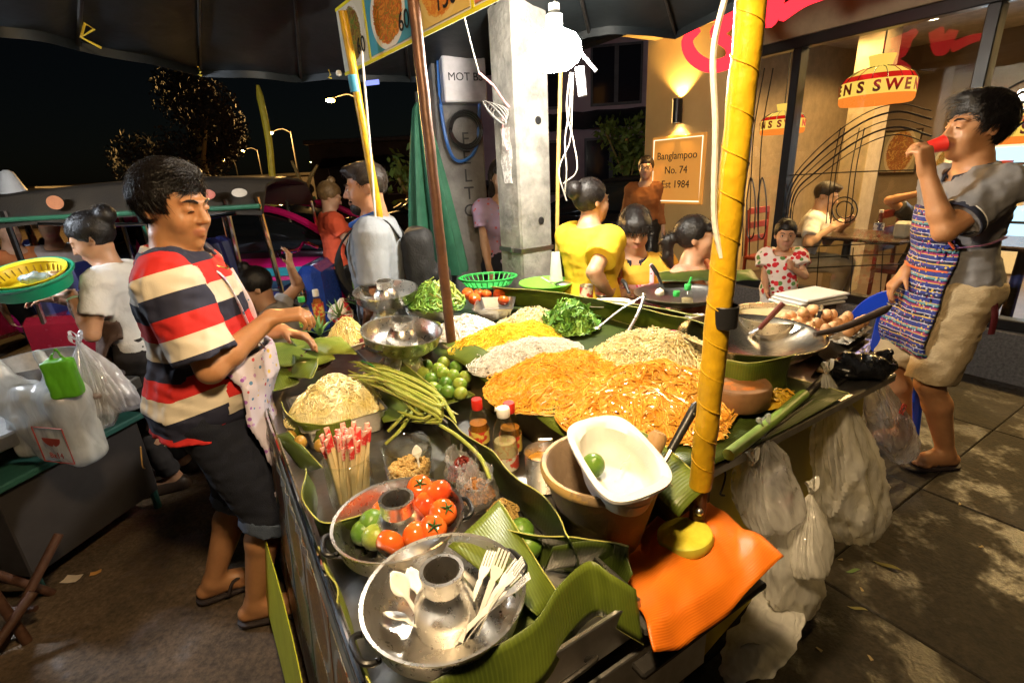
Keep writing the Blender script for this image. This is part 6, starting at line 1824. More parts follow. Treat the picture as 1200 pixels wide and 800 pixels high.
for i in range(5):
    for j in range(5):
        if (i, j) in ((4, 4), (3, 4), (0, 0)): continue
        x, y = -.108 + .054 * i, -.108 + .054 * j
        o = tag(ob('egg', egg_me, EGG, loc=t0_ + [x * cz_ - y * sz_, x * sz_ + y * cz_, .102 + .003 * ((i + j) % 2)], rot=(random.uniform(-.3, .3), random.uniform(-.3, .3), 0)), 'brown egg sitting in the top egg carton', 'egg', 'eggs in the carton')
for (x, y) in ((-.05, .05), (.02, .04), (-.02, -.02)):
    tag(ob('egg', egg_me, EGG, loc=t0_ + [x * cz_ - y * sz_, x * sz_ + y * cz_, .139], rot=(1.3, 0, x * 9)), 'brown egg lying on top of the other eggs', 'egg', 'eggs on top of the eggs')
fb = at(945, 350, 1.0)
for k in range(3):
    tag(ob('foam_box', G().box((-.13, -.085, 0), (.13, .085, .012), bev=.004), FOAM, loc=np.array([fb[0] + .01 * k, fb[1], .985 + .0145 * k]), rz=.25 + .06 * k, smooth=False), ('lowest white foam sheet behind the eggs', 'middle white foam sheet behind the eggs', 'uppermost white foam sheet, wrapped pink, behind the eggs')[k], 'foam box')
tag(ob('foam_support', G().box((-.1, -.07, 0), (.1, .07, .084), bev=.004), WOODD, loc=np.array([fb[0], fb[1], .90]), rz=.25, smooth=False), 'dark box carrying the white foam sheets', 'box')
# cleaver and black bag at the right end
cp_ = at(985, 428, .915)
t = thing('cleaver', 'steel cleaver with blade tilted up beside the wok', 'cleaver', cp_, rot=(R(38), R(-18), R(35)))
ob('blade', G().prism([(-.03, 0), (.055, -.005), (.075, .03), (.07, .075), (.02, .085), (-.03, .075)], -.001, .001), mat('blade steel', (.75, .68, .55), .3, metal=1, var=.1), t, smooth=False)
ob('handle', G().tube([(-.03, .035, 0), (-.09, .035, 0), (-.14, .032, 0)], [.01, .013, .011], 10), WOODD, t)
bag('crumpled black plastic bag at the wok end of the cart', at(1005, 440, .90), S().ell((0, 0, .03), (.13, .07, .05)).cone((.06, 0, .05), (.11, 0, .11), .04, .01, .03), mat('black polythene', (.008, .008, .009), .18, var=.2, bump=.5, bscale=30), .009, 9, .012, 10)
t0 = at(930, 432, .915)
tag(ob('wooden_stick', G().box((-.07, -.012, 0), (.07, .012, .012), bev=.004), mat('used wood', (.35, .22, .09), .6, bump=.3), loc=at(968, 430, .925), rz=.75, smooth=False), 'short pale wooden stick on the purple edge of the cart', 'stick')
# ---------------------------------------------------------------- plastic bags hung on the yellow board
def hb(px, py, du, z=None):
    """a point in front of the end board, du metres off it"""
    r = ray(px, py)
    n = np.array([DU[0] - .11 * DV[0], DU[1] - .11 * DV[1], 0]); q0 = C(.02 - du, 0)
    t = (q0 @ n - np.array([0, 0, CAM_H]) @ n) / (r @ n)
    return np.array([0, 0, CAM_H]) + r * t
def film(label, T, B, Rm, m, seed, prof=None, flat=.6, rz=RZC, handles=True, th=0.0):
    """a thin bag: pleats run down from the pinched top T to the full bottom B"""
    r_ = np.random.default_rng(seed)
    na, nh = 120, 44
    a = np.linspace(0, 2 * math.pi, na, endpoint=False); f = np.linspace(0, 1, nh)
    pf = np.array(prof or [(0, .08), (.06, .2), (.18, .5), (.35, .8), (.55, .97), (.75, 1), (.88, .93), (.96, .72), (1, .3)])
    rad = Rm * np.interp(f, pf[:, 0], pf[:, 1])
    ph_ = a[None] + .5 * np.sin(a[None] * 2 + seed) + .25 * np.sin(3 * a[None] + f[:, None] * 3)
    pl = np.abs(np.sin(ph_ * 3.5 + seed)) ** .6 * .5 + np.abs(np.sin(ph_ * 8 + 1.7 * seed + f[:, None] * 2)) * .3
    A = np.interp(f, [0, .3, .7, 1], [.55, .30, .12, .25])[:, None]
    R_ = rad[:, None] * (1 - A * (1 - pl))
    ax = T[None] + (B - T)[None] * f[:, None] + np.array([.02 * math.sin(seed), .02 * math.cos(seed), 0]) * np.sin(f * 3)[:, None]
    c_, s_ = math.cos(rz), math.sin(rz)
    x, y = R_ * np.cos(a), R_ * np.sin(a) * flat
    P = ax[:, None] + np.stack([x * c_ - y * s_, x * s_ + y * c_, np.zeros_like(x)], -1)
    n1 = snoise(P * [1, 1, .45], seed, 7, 2); n2 = snoise(P * [1, 1, .5], seed + 2, 20, 2)
    P = P + (P - ax[:, None]) * (.20 * (.4 - np.abs(n1)) + .05 * (.4 - np.abs(n2)))[..., None] + np.array([0, 0, .25 * Rm]) * (n1 * np.clip(f - .8, 0, 1)[:, None] * 2)[..., None]
    P = np.concatenate([P, P[-1:].mean(1, keepdims=True).repeat(na, 1) + (P[-1:] - P[-1:].mean(1, keepdims=True)) * .02])
    g = G().grid(P - B, wrap=True)
    if handles:
        for q in (-1, 1):
            e = T - B + np.array([q * .02 * c_, q * .02 * s_, .045])
            g.strands(smoothpath([P[0].mean(0) - B, (T - B + e) / 2 + [0, .012, 0], e, (T - B + e) / 2 - [0, .012, 0], P[0].mean(0) - B], 16)[None], .006, 5, flat=.3)
    return tag(ob('plastic_bag', g, m, loc=B, angle=28), label, 'bag')
DOTB = bagmat('dotted bag', (.85, .83, .80), .62, .12)
film('clear bag with dotted paper and red print on the yellow board', hb(893, 505, .03), hb(912, 618, .12), .115, DOTB, 31)
for k, (px, py, w, hh, m_, lab) in enumerate(((906, 568, .045, .045, mat('dotted paper', (.8, .8, .78), .6, c2=(.12, .1, .2), scale=190, sharp=False), 'white dotted paper packet inside the clear bag'), (912, 598, .06, .025, mat('red print', (.7, .05, .04), .5), 'red packet at the bottom of the clear bag'))):
    tag(ob('paper_packet', G().box((-w, -.012, -hh), (w, .012, hh), bev=.006), m_, loc=hb(px, py, .065), rot=(.1, -.3, RZC), smooth=False), lab, 'packet')
film('biggest milky bag full of white foam boxes on the yellow board', hb(968, 438, .02), hb(1005, 628, .14), .17, BAG, 32)
for k, (px, py, w, hh) in enumerate(((996, 548, .05, .04), (1008, 590, .08, .045))):
    tag(ob('foam_box', G().box((-w, -.04, -hh), (w, .04, hh), bev=.015), FOAM, loc=hb(px, py, .085), rot=(.1, .3 - .5 * k, RZC), smooth=False), ('white foam box in the upper part of the biggest milky bag', 'white foam box at the bottom of the biggest milky bag')[k], 'foam box')
film('tall narrow milky bag knotted in front of the other bags', hb(880, 545, .05), hb(935, 715, .17), .115, BAG, 33, [(0, .06), (.2, .2), (.45, .5), (.6, .85), (.8, 1), (.95, .75), (1, .3)])
film('milky bag with pinched neck hanging between the two larger bags', hb(950, 578, .14), hb(955, 670, .2), .085, BAG, 36)
film('low milky bag of crumpled foam hanging nearest the orange towel', hb(925, 655, .10), hb(868, 782, .16), .115, BAG, 34)
for k in range(4):
    tag(ob('foam_cup', G().lathe([(.001, 0), (.03, 0), (.042, .06), (.045, .062), (.04, .06), (.028, .004), (.001, .004)], 18), FOAM, loc=hb(868 + 10 * k, 757 - 9 * k, .12), rot=(1.2 + .3 * k, .4 * k, k)), 'white foam cup lying in the low milky bag', 'cup', 'foam cups in the low bag')
lb_ = film('clear bag with red printed letters at the end of the yellow board', hb(1012, 420, .0), hb(1060, 538, .08), .12, bagmat('letter bag', (.88, .86, .84), .6, .12), 35)
tag(ob('red_straws', G().strands(np.array([[hb(1050 + 3 * k, 490, .05), hb(1063 + 3 * k, 520, .05)] for k in range(6)]) - hb(1055, 500, .05), .004, 5), mat('red white straw', (.7, .1, .08), .4, c2=(.8, .7, .65), scale=80), loc=hb(1055, 500, .05)), 'bunch of red straws in the clear printed bag', 'straws')
o = ob('bag_print', textmesh('82', .055, .0008), mat('red print', (.7, .05, .04), .5), lb_, hb(1058, 480, .16) - hb(1060, 538, .08), rot=(R(90), .45, RZC), smooth=False)
# ---------------------------------------------------------------- people
SK1 = skinmat('skin warm brown', (.46, .22, .10)); SK2 = skinmat('skin light brown', (.50, .27, .155), (.42, .12, .1)); SK3 = skinmat('skin fair', (.55, .33, .22), (.45, .16, .13))
NAVY = (.018, .02, .045); SRED = (.55, .02, .018); CRM = (.66, .58, .46)
STRIPE = stripemat('navy red cream stripes', [(0, CRM), (.33, SRED), (.66, NAVY)], .185)
DENIM = mat('dark denim', (.006, .008, .017), .85, c2=(.012, .015, .03), scale=30, bump=.3, bscale=300)
DENIML = mat('denim cuff', (.09, .12, .19), .85, bump=.3, bscale=300)
def dotted(name, base, cols, scale=34, rough=.7, size=.28):
    m = mat(name, base, rough=rough, var=0)
    nt, b = nodes(m); N = nt.nodes.new; K = nt.links.new
    tc = N('ShaderNodeTexCoord'); vo = N('ShaderNodeTexVoronoi'); vo.inputs['Scale'].default_value = scale; K(tc.outputs['Object'], vo.inputs['Vector'])
    lt = N('ShaderNodeMath'); lt.operation = 'LESS_THAN'; lt.inputs[1].default_value = size; K(vo.outputs['Distance'], lt.inputs[0])
    sp = N('ShaderNodeSeparateColor'); K(vo.outputs['Color'], sp.inputs[0])
    rp = ramp(nt, [(i / len(cols), c) for i, c in enumerate(cols)]); K(sp.outputs[0], rp.inputs[0])
    mx = N('ShaderNodeMix'); mx.data_type = 'RGBA'; K(lt.outputs[0], mx.inputs['Factor']); mx.inputs[6].default_value = _rgb(base); K(rp.outputs[0], mx.inputs[7])
    K(mx.outputs[2], b.inputs['Base Color'])
    return m
FLOR = dotted('lavender floral apron', (.66, .60, .72), [(.35, .12, .5), (.6, .08, .1), (.1, .25, .5), (.7, .5, .1), (.5, .3, .6)], 42)

def seat(p, label, c=(.5, .04, .03), h=.44):
    t = thing('plastic_stool', label, 'stool', p)
    m = mat('stool %.2f%.2f' % (c[0], c[2]), c, .4)
    ob('top', G().lathe([(.001, h - .015), (.14, h - .02), (.15, h - .01), (.148, h), (.001, h + .003)], 24), m, t)
    for k in range(4):
        a = R(45 + 90 * k); ob('leg', G().tube([(.12 * math.cos(a), .12 * math.sin(a), h - .015), (.17 * math.cos(a), .17 * math.sin(a), 0)], .018, 8), m, t)

# the vendor
I = person('person', 'vendor in navy, red and cream striped polo reaching over the cart', (-1.14, 1.59, 0), (.93, .36), h=1.74, lean=.085, hipy=.055, head=(-.60, .20, .0), hs=1.03,
           rh=aty(318, 372, 1.62), lh=aty(330, 388, 1.86), rp=(.55, -.5, -.9), lp=(-.2, -.3, -1), rf=aty(296, 694, 1.50) * [1, 1, 0] + [0, 0, .085], lf=aty(247, 672, 1.62) * [1, 1, 0] + [0, 0, .085],
           fat=1.08, belly=.04, res=.0065, skin=SK1, hair='short', eyes='closed', tufts=8000, hairvol=.004,
           rhand=dict(d=(.85, .25, .02), n=(.1, .25, -1), curl=(.55, .7, .5), thumb=(.8, .35, .6)), lhand=dict(d=(.9, -.05, -.25), n=(.0, -.3, -1), curl=(.3, .4, .3)),
           shirt=dict(m=STRIPE, sleeve=.84, hem=-.085, grow=.028, res=.0075, fold=.007), pants=dict(m=DENIM, length=1.12, grow=.012, flare=.03, top=-.05, fold=.004, cuff=DENIML, res=.009), shoe='sandal', necklen=.85)
vendor = I
collar(I, mat('striped collar', (.6, .54, .45), .8, c2=(.45, .03, .03), scale=14, sharp=True), .034, r=.082)
make_apron(I, FLOR, -.34, .18, xw=.19, grow=.042, legs=.62, fold=.010, res=.008, name='apron', back=.045, th=.007)
tp_ = I['T']
ob('apron_strap', G().strands(smoothpath([front(I, -.05, .43, .03), front(I, -.045, .32, .035), front(I, -.06, .24, .035), front(I, -.1, .17, .045)], 16)[None], .011, 6, flat=.3), FLOR, I['root'])
ob('apron_strap', G().strands(smoothpath([tp_((.085, .0, .49)), front(I, .085, .44, .03), front(I, .08, .36, .03), front(I, .07, .25, .035), front(I, .06, .17, .045)], 20)[None], .012, 6, flat=.3), FLOR, I['root'])
ob('necklace', G().tube(smoothpath([tp_((.06, -.05, .515)), tp_((.08, .03, .49)), tp_((.05, .10, .455)), tp_((0, .12, .44)), tp_((-.05, .1, .455)), tp_((-.08, .03, .49))], 30), .0028, 6), mat('gold chain', (.7, .45, .12), .3, metal=1), I['root'])
ob('pocket_stitch', G().tube(smoothpath([I['o'] + [.2, -.16, -.05], I['o'] + [.19, -.175, -.12], I['o'] + [.15, -.185, -.15]], 10), .002, 5), mat('orange thread', (.5, .3, .1), .7), I['root'])

# drinking man on the right
GREY = mat('grey pique', (.21, .20, .20), .85, c2=(.17, .165, .17), scale=12, bump=.3, bscale=500)
KHAKI = mat('khaki cotton', (.48, .37, .22), .85, c2=(.40, .30, .17), scale=10, bump=.3, bscale=120)
NB = mat('navy trim', (.012, .014, .03), .8)
I = person('person', 'man in grey polo and elephant print apron drinking from a red cup', (2.09, 2.18, .12), (-.95, .12), h=1.72, lean=.10, hipy=.06, head=(.05, -.02, 0), hs=1.04,
           lh=aty(1086, 202, 2.06), rh=aty(1062, 318, 2.28), lp=(-.35, .55, -1.), rp=(.5, -.6, -.5), res=.0075, fat=.98, skin=SK1, hair='short', eyes='closed', tufts=8000, hairvol=.010,
           rf=np.array([2.04, 2.28, .20]), lf=np.array([2.09, 2.08, .20]),
           lhand=dict(d=(-.25, .1, .95), n=(-.2, .95, .1), curl=(.75, .75, .5), thumb=(.5, .4, .8)), rhand=dict(d=(-.55, .1, -.8), n=(.2, -.1, -.9), curl=(.4, .4, .3)),
           shirt=dict(m=GREY, sleeve=.72, hem=-.06, grow=.022, res=.008, fold=.009), pants=dict(m=KHAKI, length=.97, grow=.026, flare=.012, top=.02, res=.009, fold=.006), shoe='sandal')
MATS['shoe sandal'] = MATS['shoe sandal']
collar(I, NB, .036, r=.07, trim=WHITE)
for sd in 'RL':
    sleeve_band(I, sd, .715, NB, .012, .0, .062, .022)
    sleeve_band(I, sd, .675, WHITE, .004, .0, .062, .022)
BL, YE, WH_, DKB, MAG = (.015, .03, .22), (.55, .38, .05), (.5, .5, .55), (.01, .012, .06), (.3, .03, .12)
ELE = stripemat('elephant print bands', [(0, BL), (.10, YE), (.14, DKB), (.24, WH_), (.27, BL), (.42, YE), (.45, MAG), (.52, DKB), (.58, (.08, .25, .3)), (.66, YE), (.69, BL), (.86, WH_), (.89, DKB)], .115, rough=.75)
nt, b_ = nodes(ELE)
src = b_.inputs['Base Color'].links[0].from_socket
N = nt.nodes.new; K = nt.links.new
tc = N('ShaderNodeTexCoord'); vo = N('ShaderNodeTexVoronoi'); vo.inputs['Scale'].default_value = 75; K(tc.outputs['Object'], vo.inputs['Vector'])
lt = N('ShaderNodeMath'); lt.operation = 'LESS_THAN'; lt.inputs[1].default_value = .34; K(vo.outputs['Distance'], lt.inputs[0])
sp = N('ShaderNodeSeparateColor'); K(vo.outputs['Color'], sp.inputs[0])
rp = ramp(nt, [(0, (.35, .38, .5)), (.3, YE), (.5, BL), (.75, MAG)]); K(sp.outputs[0], rp.inputs[0])
mx = N('ShaderNodeMix'); mx.data_type = 'RGBA'; K(lt.outputs[0], mx.inputs['Factor']); K(src, mx.inputs[6]); K(rp.outputs[0], mx.inputs[7]); K(mx.outputs[2], b_.inputs['Base Color'])
ap = make_apron(I, ELE, -.30, .37, xw=.15, grow=.04, legs=.5, res=.009, top_w=.08, back=.0, fold=.008)
tp_ = I['T']
ORT = mat('orange binding', (.7, .12, .03), .6)
ob('binding', G().tube(smoothpath([front(I, -.08, .37, .062), front(I, -.095, .30, .062), front(I, -.125, .24, .062), front(I, -.145, .20, .062)], 14), .005, 6), ORT, I['root'])
ob('binding', G().tube(smoothpath([front(I, q * .1, .10, .064) for q in (-1.4, -.8, 0, .8, 1.4)], 12), .005, 6), ORT, I['root'])
ob('apron_tie', G().strands(smoothpath([front(I, -.145, .20, .055), tp_((-.186, .04, .21)), tp_((-.19, .0, .22)), tp_((-.18, -.04, .23))], 16)[None], .010, 6, flat=.35), mat('tie navy', (.03, .03, .12), .7, c2=(.3, .1, .15), scale=60), I['root'])
ob('belt_strap', G().strands(smoothpath([tp_((-.2, -.02, -.03)), tp_((-.215, -.02, -.09)), tp_((-.21, -.02, -.17))], 10)[None], .014, 6, flat=.3), mat('maroon strap', (.10, .01, .015), .6), I['root'])
cupd = I['J']['tipsL']
cpos = np.mean(cupd, 0)
hp_ = I['Hc'] + I['Rh'] @ (np.array([0, .15, -.062]) * I['hs'])
t = thing('drinking_cup', 'red plastic cup held to the mouth of the man in grey', 'cup', I['root'].location + Vector((Matrix.Rotation(I['rz'], 3, 'Z') @ Vector(hp_.tolist()))), rot=(R(75), 0, I['rz'] + .0))
ob('cup', G().lathe([(.001, -.02), (.024, -.02), (.026, -.016), (.032, .04), (.034, .042), (.031, .041), (.024, -.013), (.001, -.015)], 28), RED, t)

# woman at the stall on the left
WT = mat('white blouse', (.74, .72, .70), .8, var=.08, bump=.2)
I = person('person', 'woman in white blouse and brown apron working at the side stall', (-1.96, 2.52, 0), (-.93, -.25), h=1.55, lean=.12, head=(.1, .42, 0), female=True, res=.010, skin=SK2, hair='bun', fat=1.0,
           rh=aty(60, 349, 2.52), lh=aty(84, 345, 2.36), lp=(-.5, -.3, -1), rp=(.5, -.3, -1), eyes='closed', tufts=1500,
           lhand=dict(d=(-.9, .15, .1), n=(.1, .3, -.9), curl=(.5, .5, .3)), rhand=dict(d=(-.9, -.1, 0), n=(.0, 0, -1), curl=(.4, .4, .3)),
           shirt=dict(m=WT, sleeve=.62, hem=-.08, fold=.006), pants=dict(m=mat('dark trousers', (.03, .025, .025), .85), length=1.9), shoe='closed')
BRW = mat('brown apron', (.055, .03, .022), .75, c2=(.08, .045, .03), scale=8)
make_apron(I, BRW, -.42, .40, xw=.22, grow=.045, legs=.9, fold=.006, res=.011, top_w=.12, back=-.03)
ob('necklace', G().tube(smoothpath([I['T']((.06, -.05, .51)), I['T']((.075, .04, .48)), I['T']((0, .12, .40)), I['T']((-.075, .04, .48)), I['T']((-.06, -.05, .51))], 24), .003, 6), BLACK, I['root'])
w_ = I['J']['L'][2]
ob('bracelet', G().lathe([(.027, -.006), (.031, 0), (.027, .006)], 20, Matrix.Translation(w_ - (w_ - I['J']['L'][1]) * .12) @ Vector((w_ - I['J']['L'][1]).tolist()).to_track_quat('Z', 'Y').to_matrix().to_4x4()), mat('jade', (.4, .6, .45), .3), I['root'])

# boy bending behind the vendor's hands
TEE = mat('grey tee', (.42, .40, .39), .85, bump=.2)
p = aty(322, 330, 2.95)
I = person('person', 'child with topknot in grey shirt bending over a table behind the vendor hands', (p[0] + .12, 2.95, 0), (-.9, -.3), h=1.45, hip=.52, lean=.45, head=(.0, .5, 0), res=.011, skin=SK2, hair='topbun', eyes='closed', tufts=1200,
           rh=aty(340, 312, 3.1), rp=(.8, -.2, -.6), lh=aty(300, 372, 2.9), rf=np.array([p[0] - .2, 2.98, .07]), lf=np.array([p[0] - .2, 2.8, .07]), rhand=dict(d=(.1, 0, 1), n=(-1, 0, 0)),
           shirt=dict(m=TEE, sleeve=.4, hem=-.04, fold=.008), pants=dict(m=DENIM, length=1.8))
seat((p[0] + .12, 2.95, 0), 'red plastic stool under the bending child')

# tourist with rucksack
TS = mat('pale blue grey shirt', (.27, .29, .32), .8, c2=(.23, .25, .28), scale=6, bump=.15)
BEARD = hairmat('beard dark', (.02, .015, .012))
p = aty(425, 260, 2.62)
I = person('person', 'bearded tourist in pale grey shirt with a rucksack walking past', (p[0] + .03, 2.70, .0), (-.97, -.1), h=1.73, head=(.12, .12, 0), res=.009, skin=skinmat('skin tanned', (.42, .21, .12)), hair='crop', hairm=MATS['hair dark'], hairvol=-.006, tufts=1500, eyes='open',
           lh=(p[0] - .02, 2.46, .82), rh=(p[0] + .05, 2.95, .85), lp=(-.2, -1, -.2), shirt=dict(m=TS, sleeve=.88, hem=-.12, grow=.026, res=.01, fold=.004), pants=dict(m=mat('dark shorts', (.04, .04, .045), .8), length=1.05), shoe='closed', fat=1.08)
H, hs, Rh = I['H'], I['hs'], I['Rh']
a = S().ell(H(0, .052, -.085), np.array([.05, .05, .042]) * hs, Rh, .02).cone(H(-.035, .088, -.045), H(.035, .088, -.045), .010 * hs, .010 * hs, .01)
a.cone(H(0, .1, -.059), H(0, .094, -.059), .010 * hs, .011 * hs, .006, cut=True).box(H(0, .06, -.02), np.array([.06, .07, .022]) * hs, Rh, .005, .01, cut=True)
V, Q = a.net(.006, disp=lambda P: .002 * snoise(P, 3, 60, 2))
ob('beard', G().add(V, Q), BEARD, I['root'])
tp_ = I['T']
BP = mat('black rucksack', (.008, .008, .009), .75, bump=.3, bscale=90)
V, Q = S().box(tp_((0, -.22, .22)), (.14, .08, .22), I['Rt'], .06, .02).box(tp_((0, -.33, .12)), (.11, .05, .11), I['Rt'], .04, .03).net(.012, disp=lambda P: .006 * snoise(P, 8, 8, 2))
t = thing('rucksack', 'black rucksack on the back of the bearded tourist', 'rucksack', I['root'].location, I['rz'])
ob('bag', G().add(V, Q), BP, t)
for q in (-1, 1):
    ob('strap', G().strands(smoothpath([tp_((q * .10, -.14, .40)), tp_((q * .11, -.07, .495)), tp_((q * .11, .06, .475)), tp_((q * .125, .165, .36)), tp_((q * .16, .15, .2)), tp_((q * .2, .02, .08)), tp_((q * .15, -.15, .05))], 30)[None], .022, 8, flat=.25), BP, t)
ob('scarf', G().tube(smoothpath([tp_((.06, -.05, .53)), tp_((.085, .03, .505)), tp_((0, .11, .47)), tp_((-.085, .03, .505)), tp_((-.06, -.05, .53))], 24), .016, 8), mat('blue scarf', (.03, .12, .5), .7), I['root'])

# woman in red standing, seated woman with glasses, and their table
p = aty(383, 222, 4.7)
RS = mat('coral red tee', (.72, .10, .04), .8, var=.12, bump=.15)
I = person('person', 'fair haired woman in coral red shirt standing by the blue table', (p[0], 4.7, 0), (.85, .5), h=1.64, female=True, head=(-.1, .45, 0), res=.013, skin=SK3, hair='topbun', hairm=MATS['hair brown'], eyes='closed', shirt=dict(m=RS, sleeve=.5, hem=-.06, grow=.022),
           lh=(p[0] + .35, 5.0, 1.05), rh=(p[0] + .33, 4.75, 1.0), pants=dict(m=BLACK, length=1.9), shoe='closed', tufts=1200)
p = aty(407, 268, 5.1)
def specs(I, m=None):
    H = I['H']; g = G()
    for q in (-1, 1):
        a = np.linspace(0, 2 * math.pi, 20)
        g.tube(np.array([H(q * .033 + .024 * math.cos(x), .104, .008 + .018 * math.sin(x)) for x in a]), .0022, 5)
        g.tube([H(q * .057, .102, .012), H(q * .075, .05, .014), H(q * .078, -.01, .012)], .0018, 5)
    g.tube([H(-.009, .106, .012), H(.009, .106, .012)], .002, 5)
    ob('glasses', g, m or BLACK, I['root'])
I = person('person', 'seated woman with glasses resting her cheek on her hand', (p[0] + .02, 5.15, 0), (-.15, -1), h=1.62, hip=.5, female=True, head=(0, .12, .1), res=.013, skin=SK3, hair='bun', hairm=MATS['hair dark'],
           lh=aty(420, 272, 4.92), lp=(-.3, .4, -1), rh=(p[0] - .2, 4.85, .8), rf=(p[0] - .1, 4.75, .08), lf=(p[0] + .12, 4.75, .08), lhand=dict(d=(-.1, .2, 1), n=(-.9, .3, 0)),
           shirt=dict(m=mat('navy vest', (.02, .025, .05), .8), sleeve=.05, hem=-.05), pants=dict(m=BLACK, length=1.9))
specs(I); seat((p[0] + .02, 5.15, 0), 'red plastic stool under the woman with glasses')
tb = at(402, 300, .75)
TBL = mat('blue table top', (.05, .075, .12), .25, var=.3)
t = thing('street_table', 'dark blue street table with beer bottles and plates', 'table', (tb[0], tb[1] - .1, 0), RZC)
ob('tabletop', G().box((-.36, -.6, .72), (.36, .5, .75), bev=.01), TBL, t)
for x in (-.3, .3):
    for y in (-.5, .42): ob('leg', G().tube([(x, y, 0), (x, y, .72)], .02, 8), STEEL2, t)
BGL = mat('brown beer glass', (.03, .012, .005), .08, var=0)
for k, (px, py) in enumerate(((394, 296), (402, 303))):
    tag(ob('beer_bottle', G().lathe([(.001, 0), (.031, .0), (.033, .01), (.033, .13), (.028, .155), (.014, .19), (.013, .24), (.015, .245), (.001, .246)], 20), BGL, loc=at(px, py, .752)), ('brown beer bottle standing by the purple bag', 'brown beer bottle at the table edge')[k], 'bottle')
tag(ob('drinking_glass', G().lathe([(.001, .004), (.03, .004), (.034, .11), (.032, .11), (.028, .01), (.001, .008)], 20), GLASS, loc=at(365, 303, .752)), 'tall clear drinking glass on the blue table', 'glass')
tag(ob('noodle_plate', G().lathe([(.001, .006), (.07, .006), (.11, .02), (.108, .024), (.001, .03)], 24), mat('yellow plate food', (.6, .42, .1), .5, c2=(.3, .2, .05), scale=30), loc=at(352, 298, .752)), 'plate of yellow noodles on the blue table', 'plate')
tag(ob('tissue_box', G().box((-.05, -.04, 0), (.05, .04, .05), bev=.008), mat('cream box', (.6, .5, .3), .6), loc=at(416, 297, .752)), 'cream tissue box on the table beside the beer bottles', 'box')
V, Q = S().ell((0, 0, .08), (.12, .07, .08)).cone((0, 0, .1), (.06, 0, .2), .05, .02, .05).net(.012, disp=lambda P: .012 * snoise(P, 4, 9, 2))
tag(ob('purple_bag', G().add(V, Q), mat('magenta cloth', (.38, .01, .3), .6), loc=at(397, 290, .78)), 'crumpled magenta bag lying before the seated woman', 'bag')
tag(ob('handbag', G().add(*S().box((0, 0, .09), (.08, .05, .09), None, .03).net(.012)), mat('tan leather', (.35, .18, .05), .5), loc=at(376, 292, .76)), 'tan handbag on the blue table next to the magenta bag', 'bag')

# yellow shirt woman from behind
YS = mat('bright yellow shirt', (.74, .50, .02), .75, c2=(.68, .44, .02), scale=7, bump=.15)
p = aty(688, 240, 2.78)
I = person('person', 'woman in bright yellow shirt seen from behind with hand on hip', (p[0] + .01, 2.74, .12), (.80, .60), h=1.44, female=True, head=(-.2, .0, 0), res=.009, skin=SK2, hair='bun', fat=1.25, tufts=1500,
           rh=(p[0] + .08, 2.57, .97), rp=(.3, -1, -.1), lh=(p[0] + .35, 3.0, 1.05), lp=(-.6, -.3, -1), shirt=dict(m=YS, sleeve=.62, hem=-.1, grow=.022, res=.009, fold=.004), pants=dict(m=mat('orange skirt cloth', (.55, .17, .03), .8), length=1.8), shoe='closed')
ob('hair_shine_strip', G().tube(smoothpath([I['H'](-.03, -.1, .11), I['H'](0, -.1, .118), I['H'](.03, -.1, .11)], 8), .006, 6), MATS['hair black'], I['root'])  # hair-coloured strip shaped to stand for the shine across the hair
EMB = mat('floral embroidery', (.5, .06, .05), .7, c2=(.08, .25, .08), scale=70, sharp=True)
ob('embroidery', G().strands(np.array([smoothpath([I['T']((.10 + .05 * math.sin(k), .145, .38 - .05 * k)), I['T']((.12, .15, .36 - .05 * k)), I['T']((.10 + .02 * math.cos(k * 2), .15, .33 - .05 * k))], 6) for k in range(7)]), .006, 5), EMB, I['shirt'])
# young man, yellow polo, pink apron
YP = mat('mustard polo', (.62, .36, .03), .8, c2=(.56, .31, .03), scale=8, bump=.2)
PKA = dotted('pink heart apron', (.72, .40, .44), [(.6, .03, .06), (.7, .1, .2), (.65, .3, .4), (.6, .05, .1)], 46)
p = aty(745, 262, 3.0)
I = person('person', 'young man in mustard polo and pink patterned apron sitting behind the woks', (p[0] - .02, 2.95, .12), (-.10, -1), h=1.72, hip=.47, head=(.05, .28, 0), res=.009, skin=SK2, hair='mop', tufts=1500, hairvol=.01, eyes='open',
           lh=(p[0] + .08, 2.72, .90), rh=(p[0] - .2, 2.74, .90), lp=(-1, -.3, -.6), rp=(1, -.3, -.6), rf=(p[0] - .15, 2.62, .2), lf=(p[0] + .12, 2.62, .2), shirt=dict(m=YP, sleeve=.72, hem=-.05, grow=.02, res=.009), pants=dict(m=DENIM, length=1.9))
collar(I, NB, .036, r=.075)
for sd in 'RL': sleeve_band(I, sd, .70, NB, .008, .005, .062, .02)
make_apron(I, PKA, -.05, .36, xw=.14, grow=.03, res=.009, top_w=.09, back=.0)
for q in (-1, 1):
    ob('apron_strap', G().strands(smoothpath([I['T']((q * .085, .135, .36)), I['T']((q * .09, .09, .45)), I['T']((q * .08, .01, .50))], 10)[None], .012, 6, flat=.3), PKA, I['root'])
seat((p[0], 3.05, .12), 'blue plastic stool under the young man in mustard polo', (.02, .05, .4), .36)
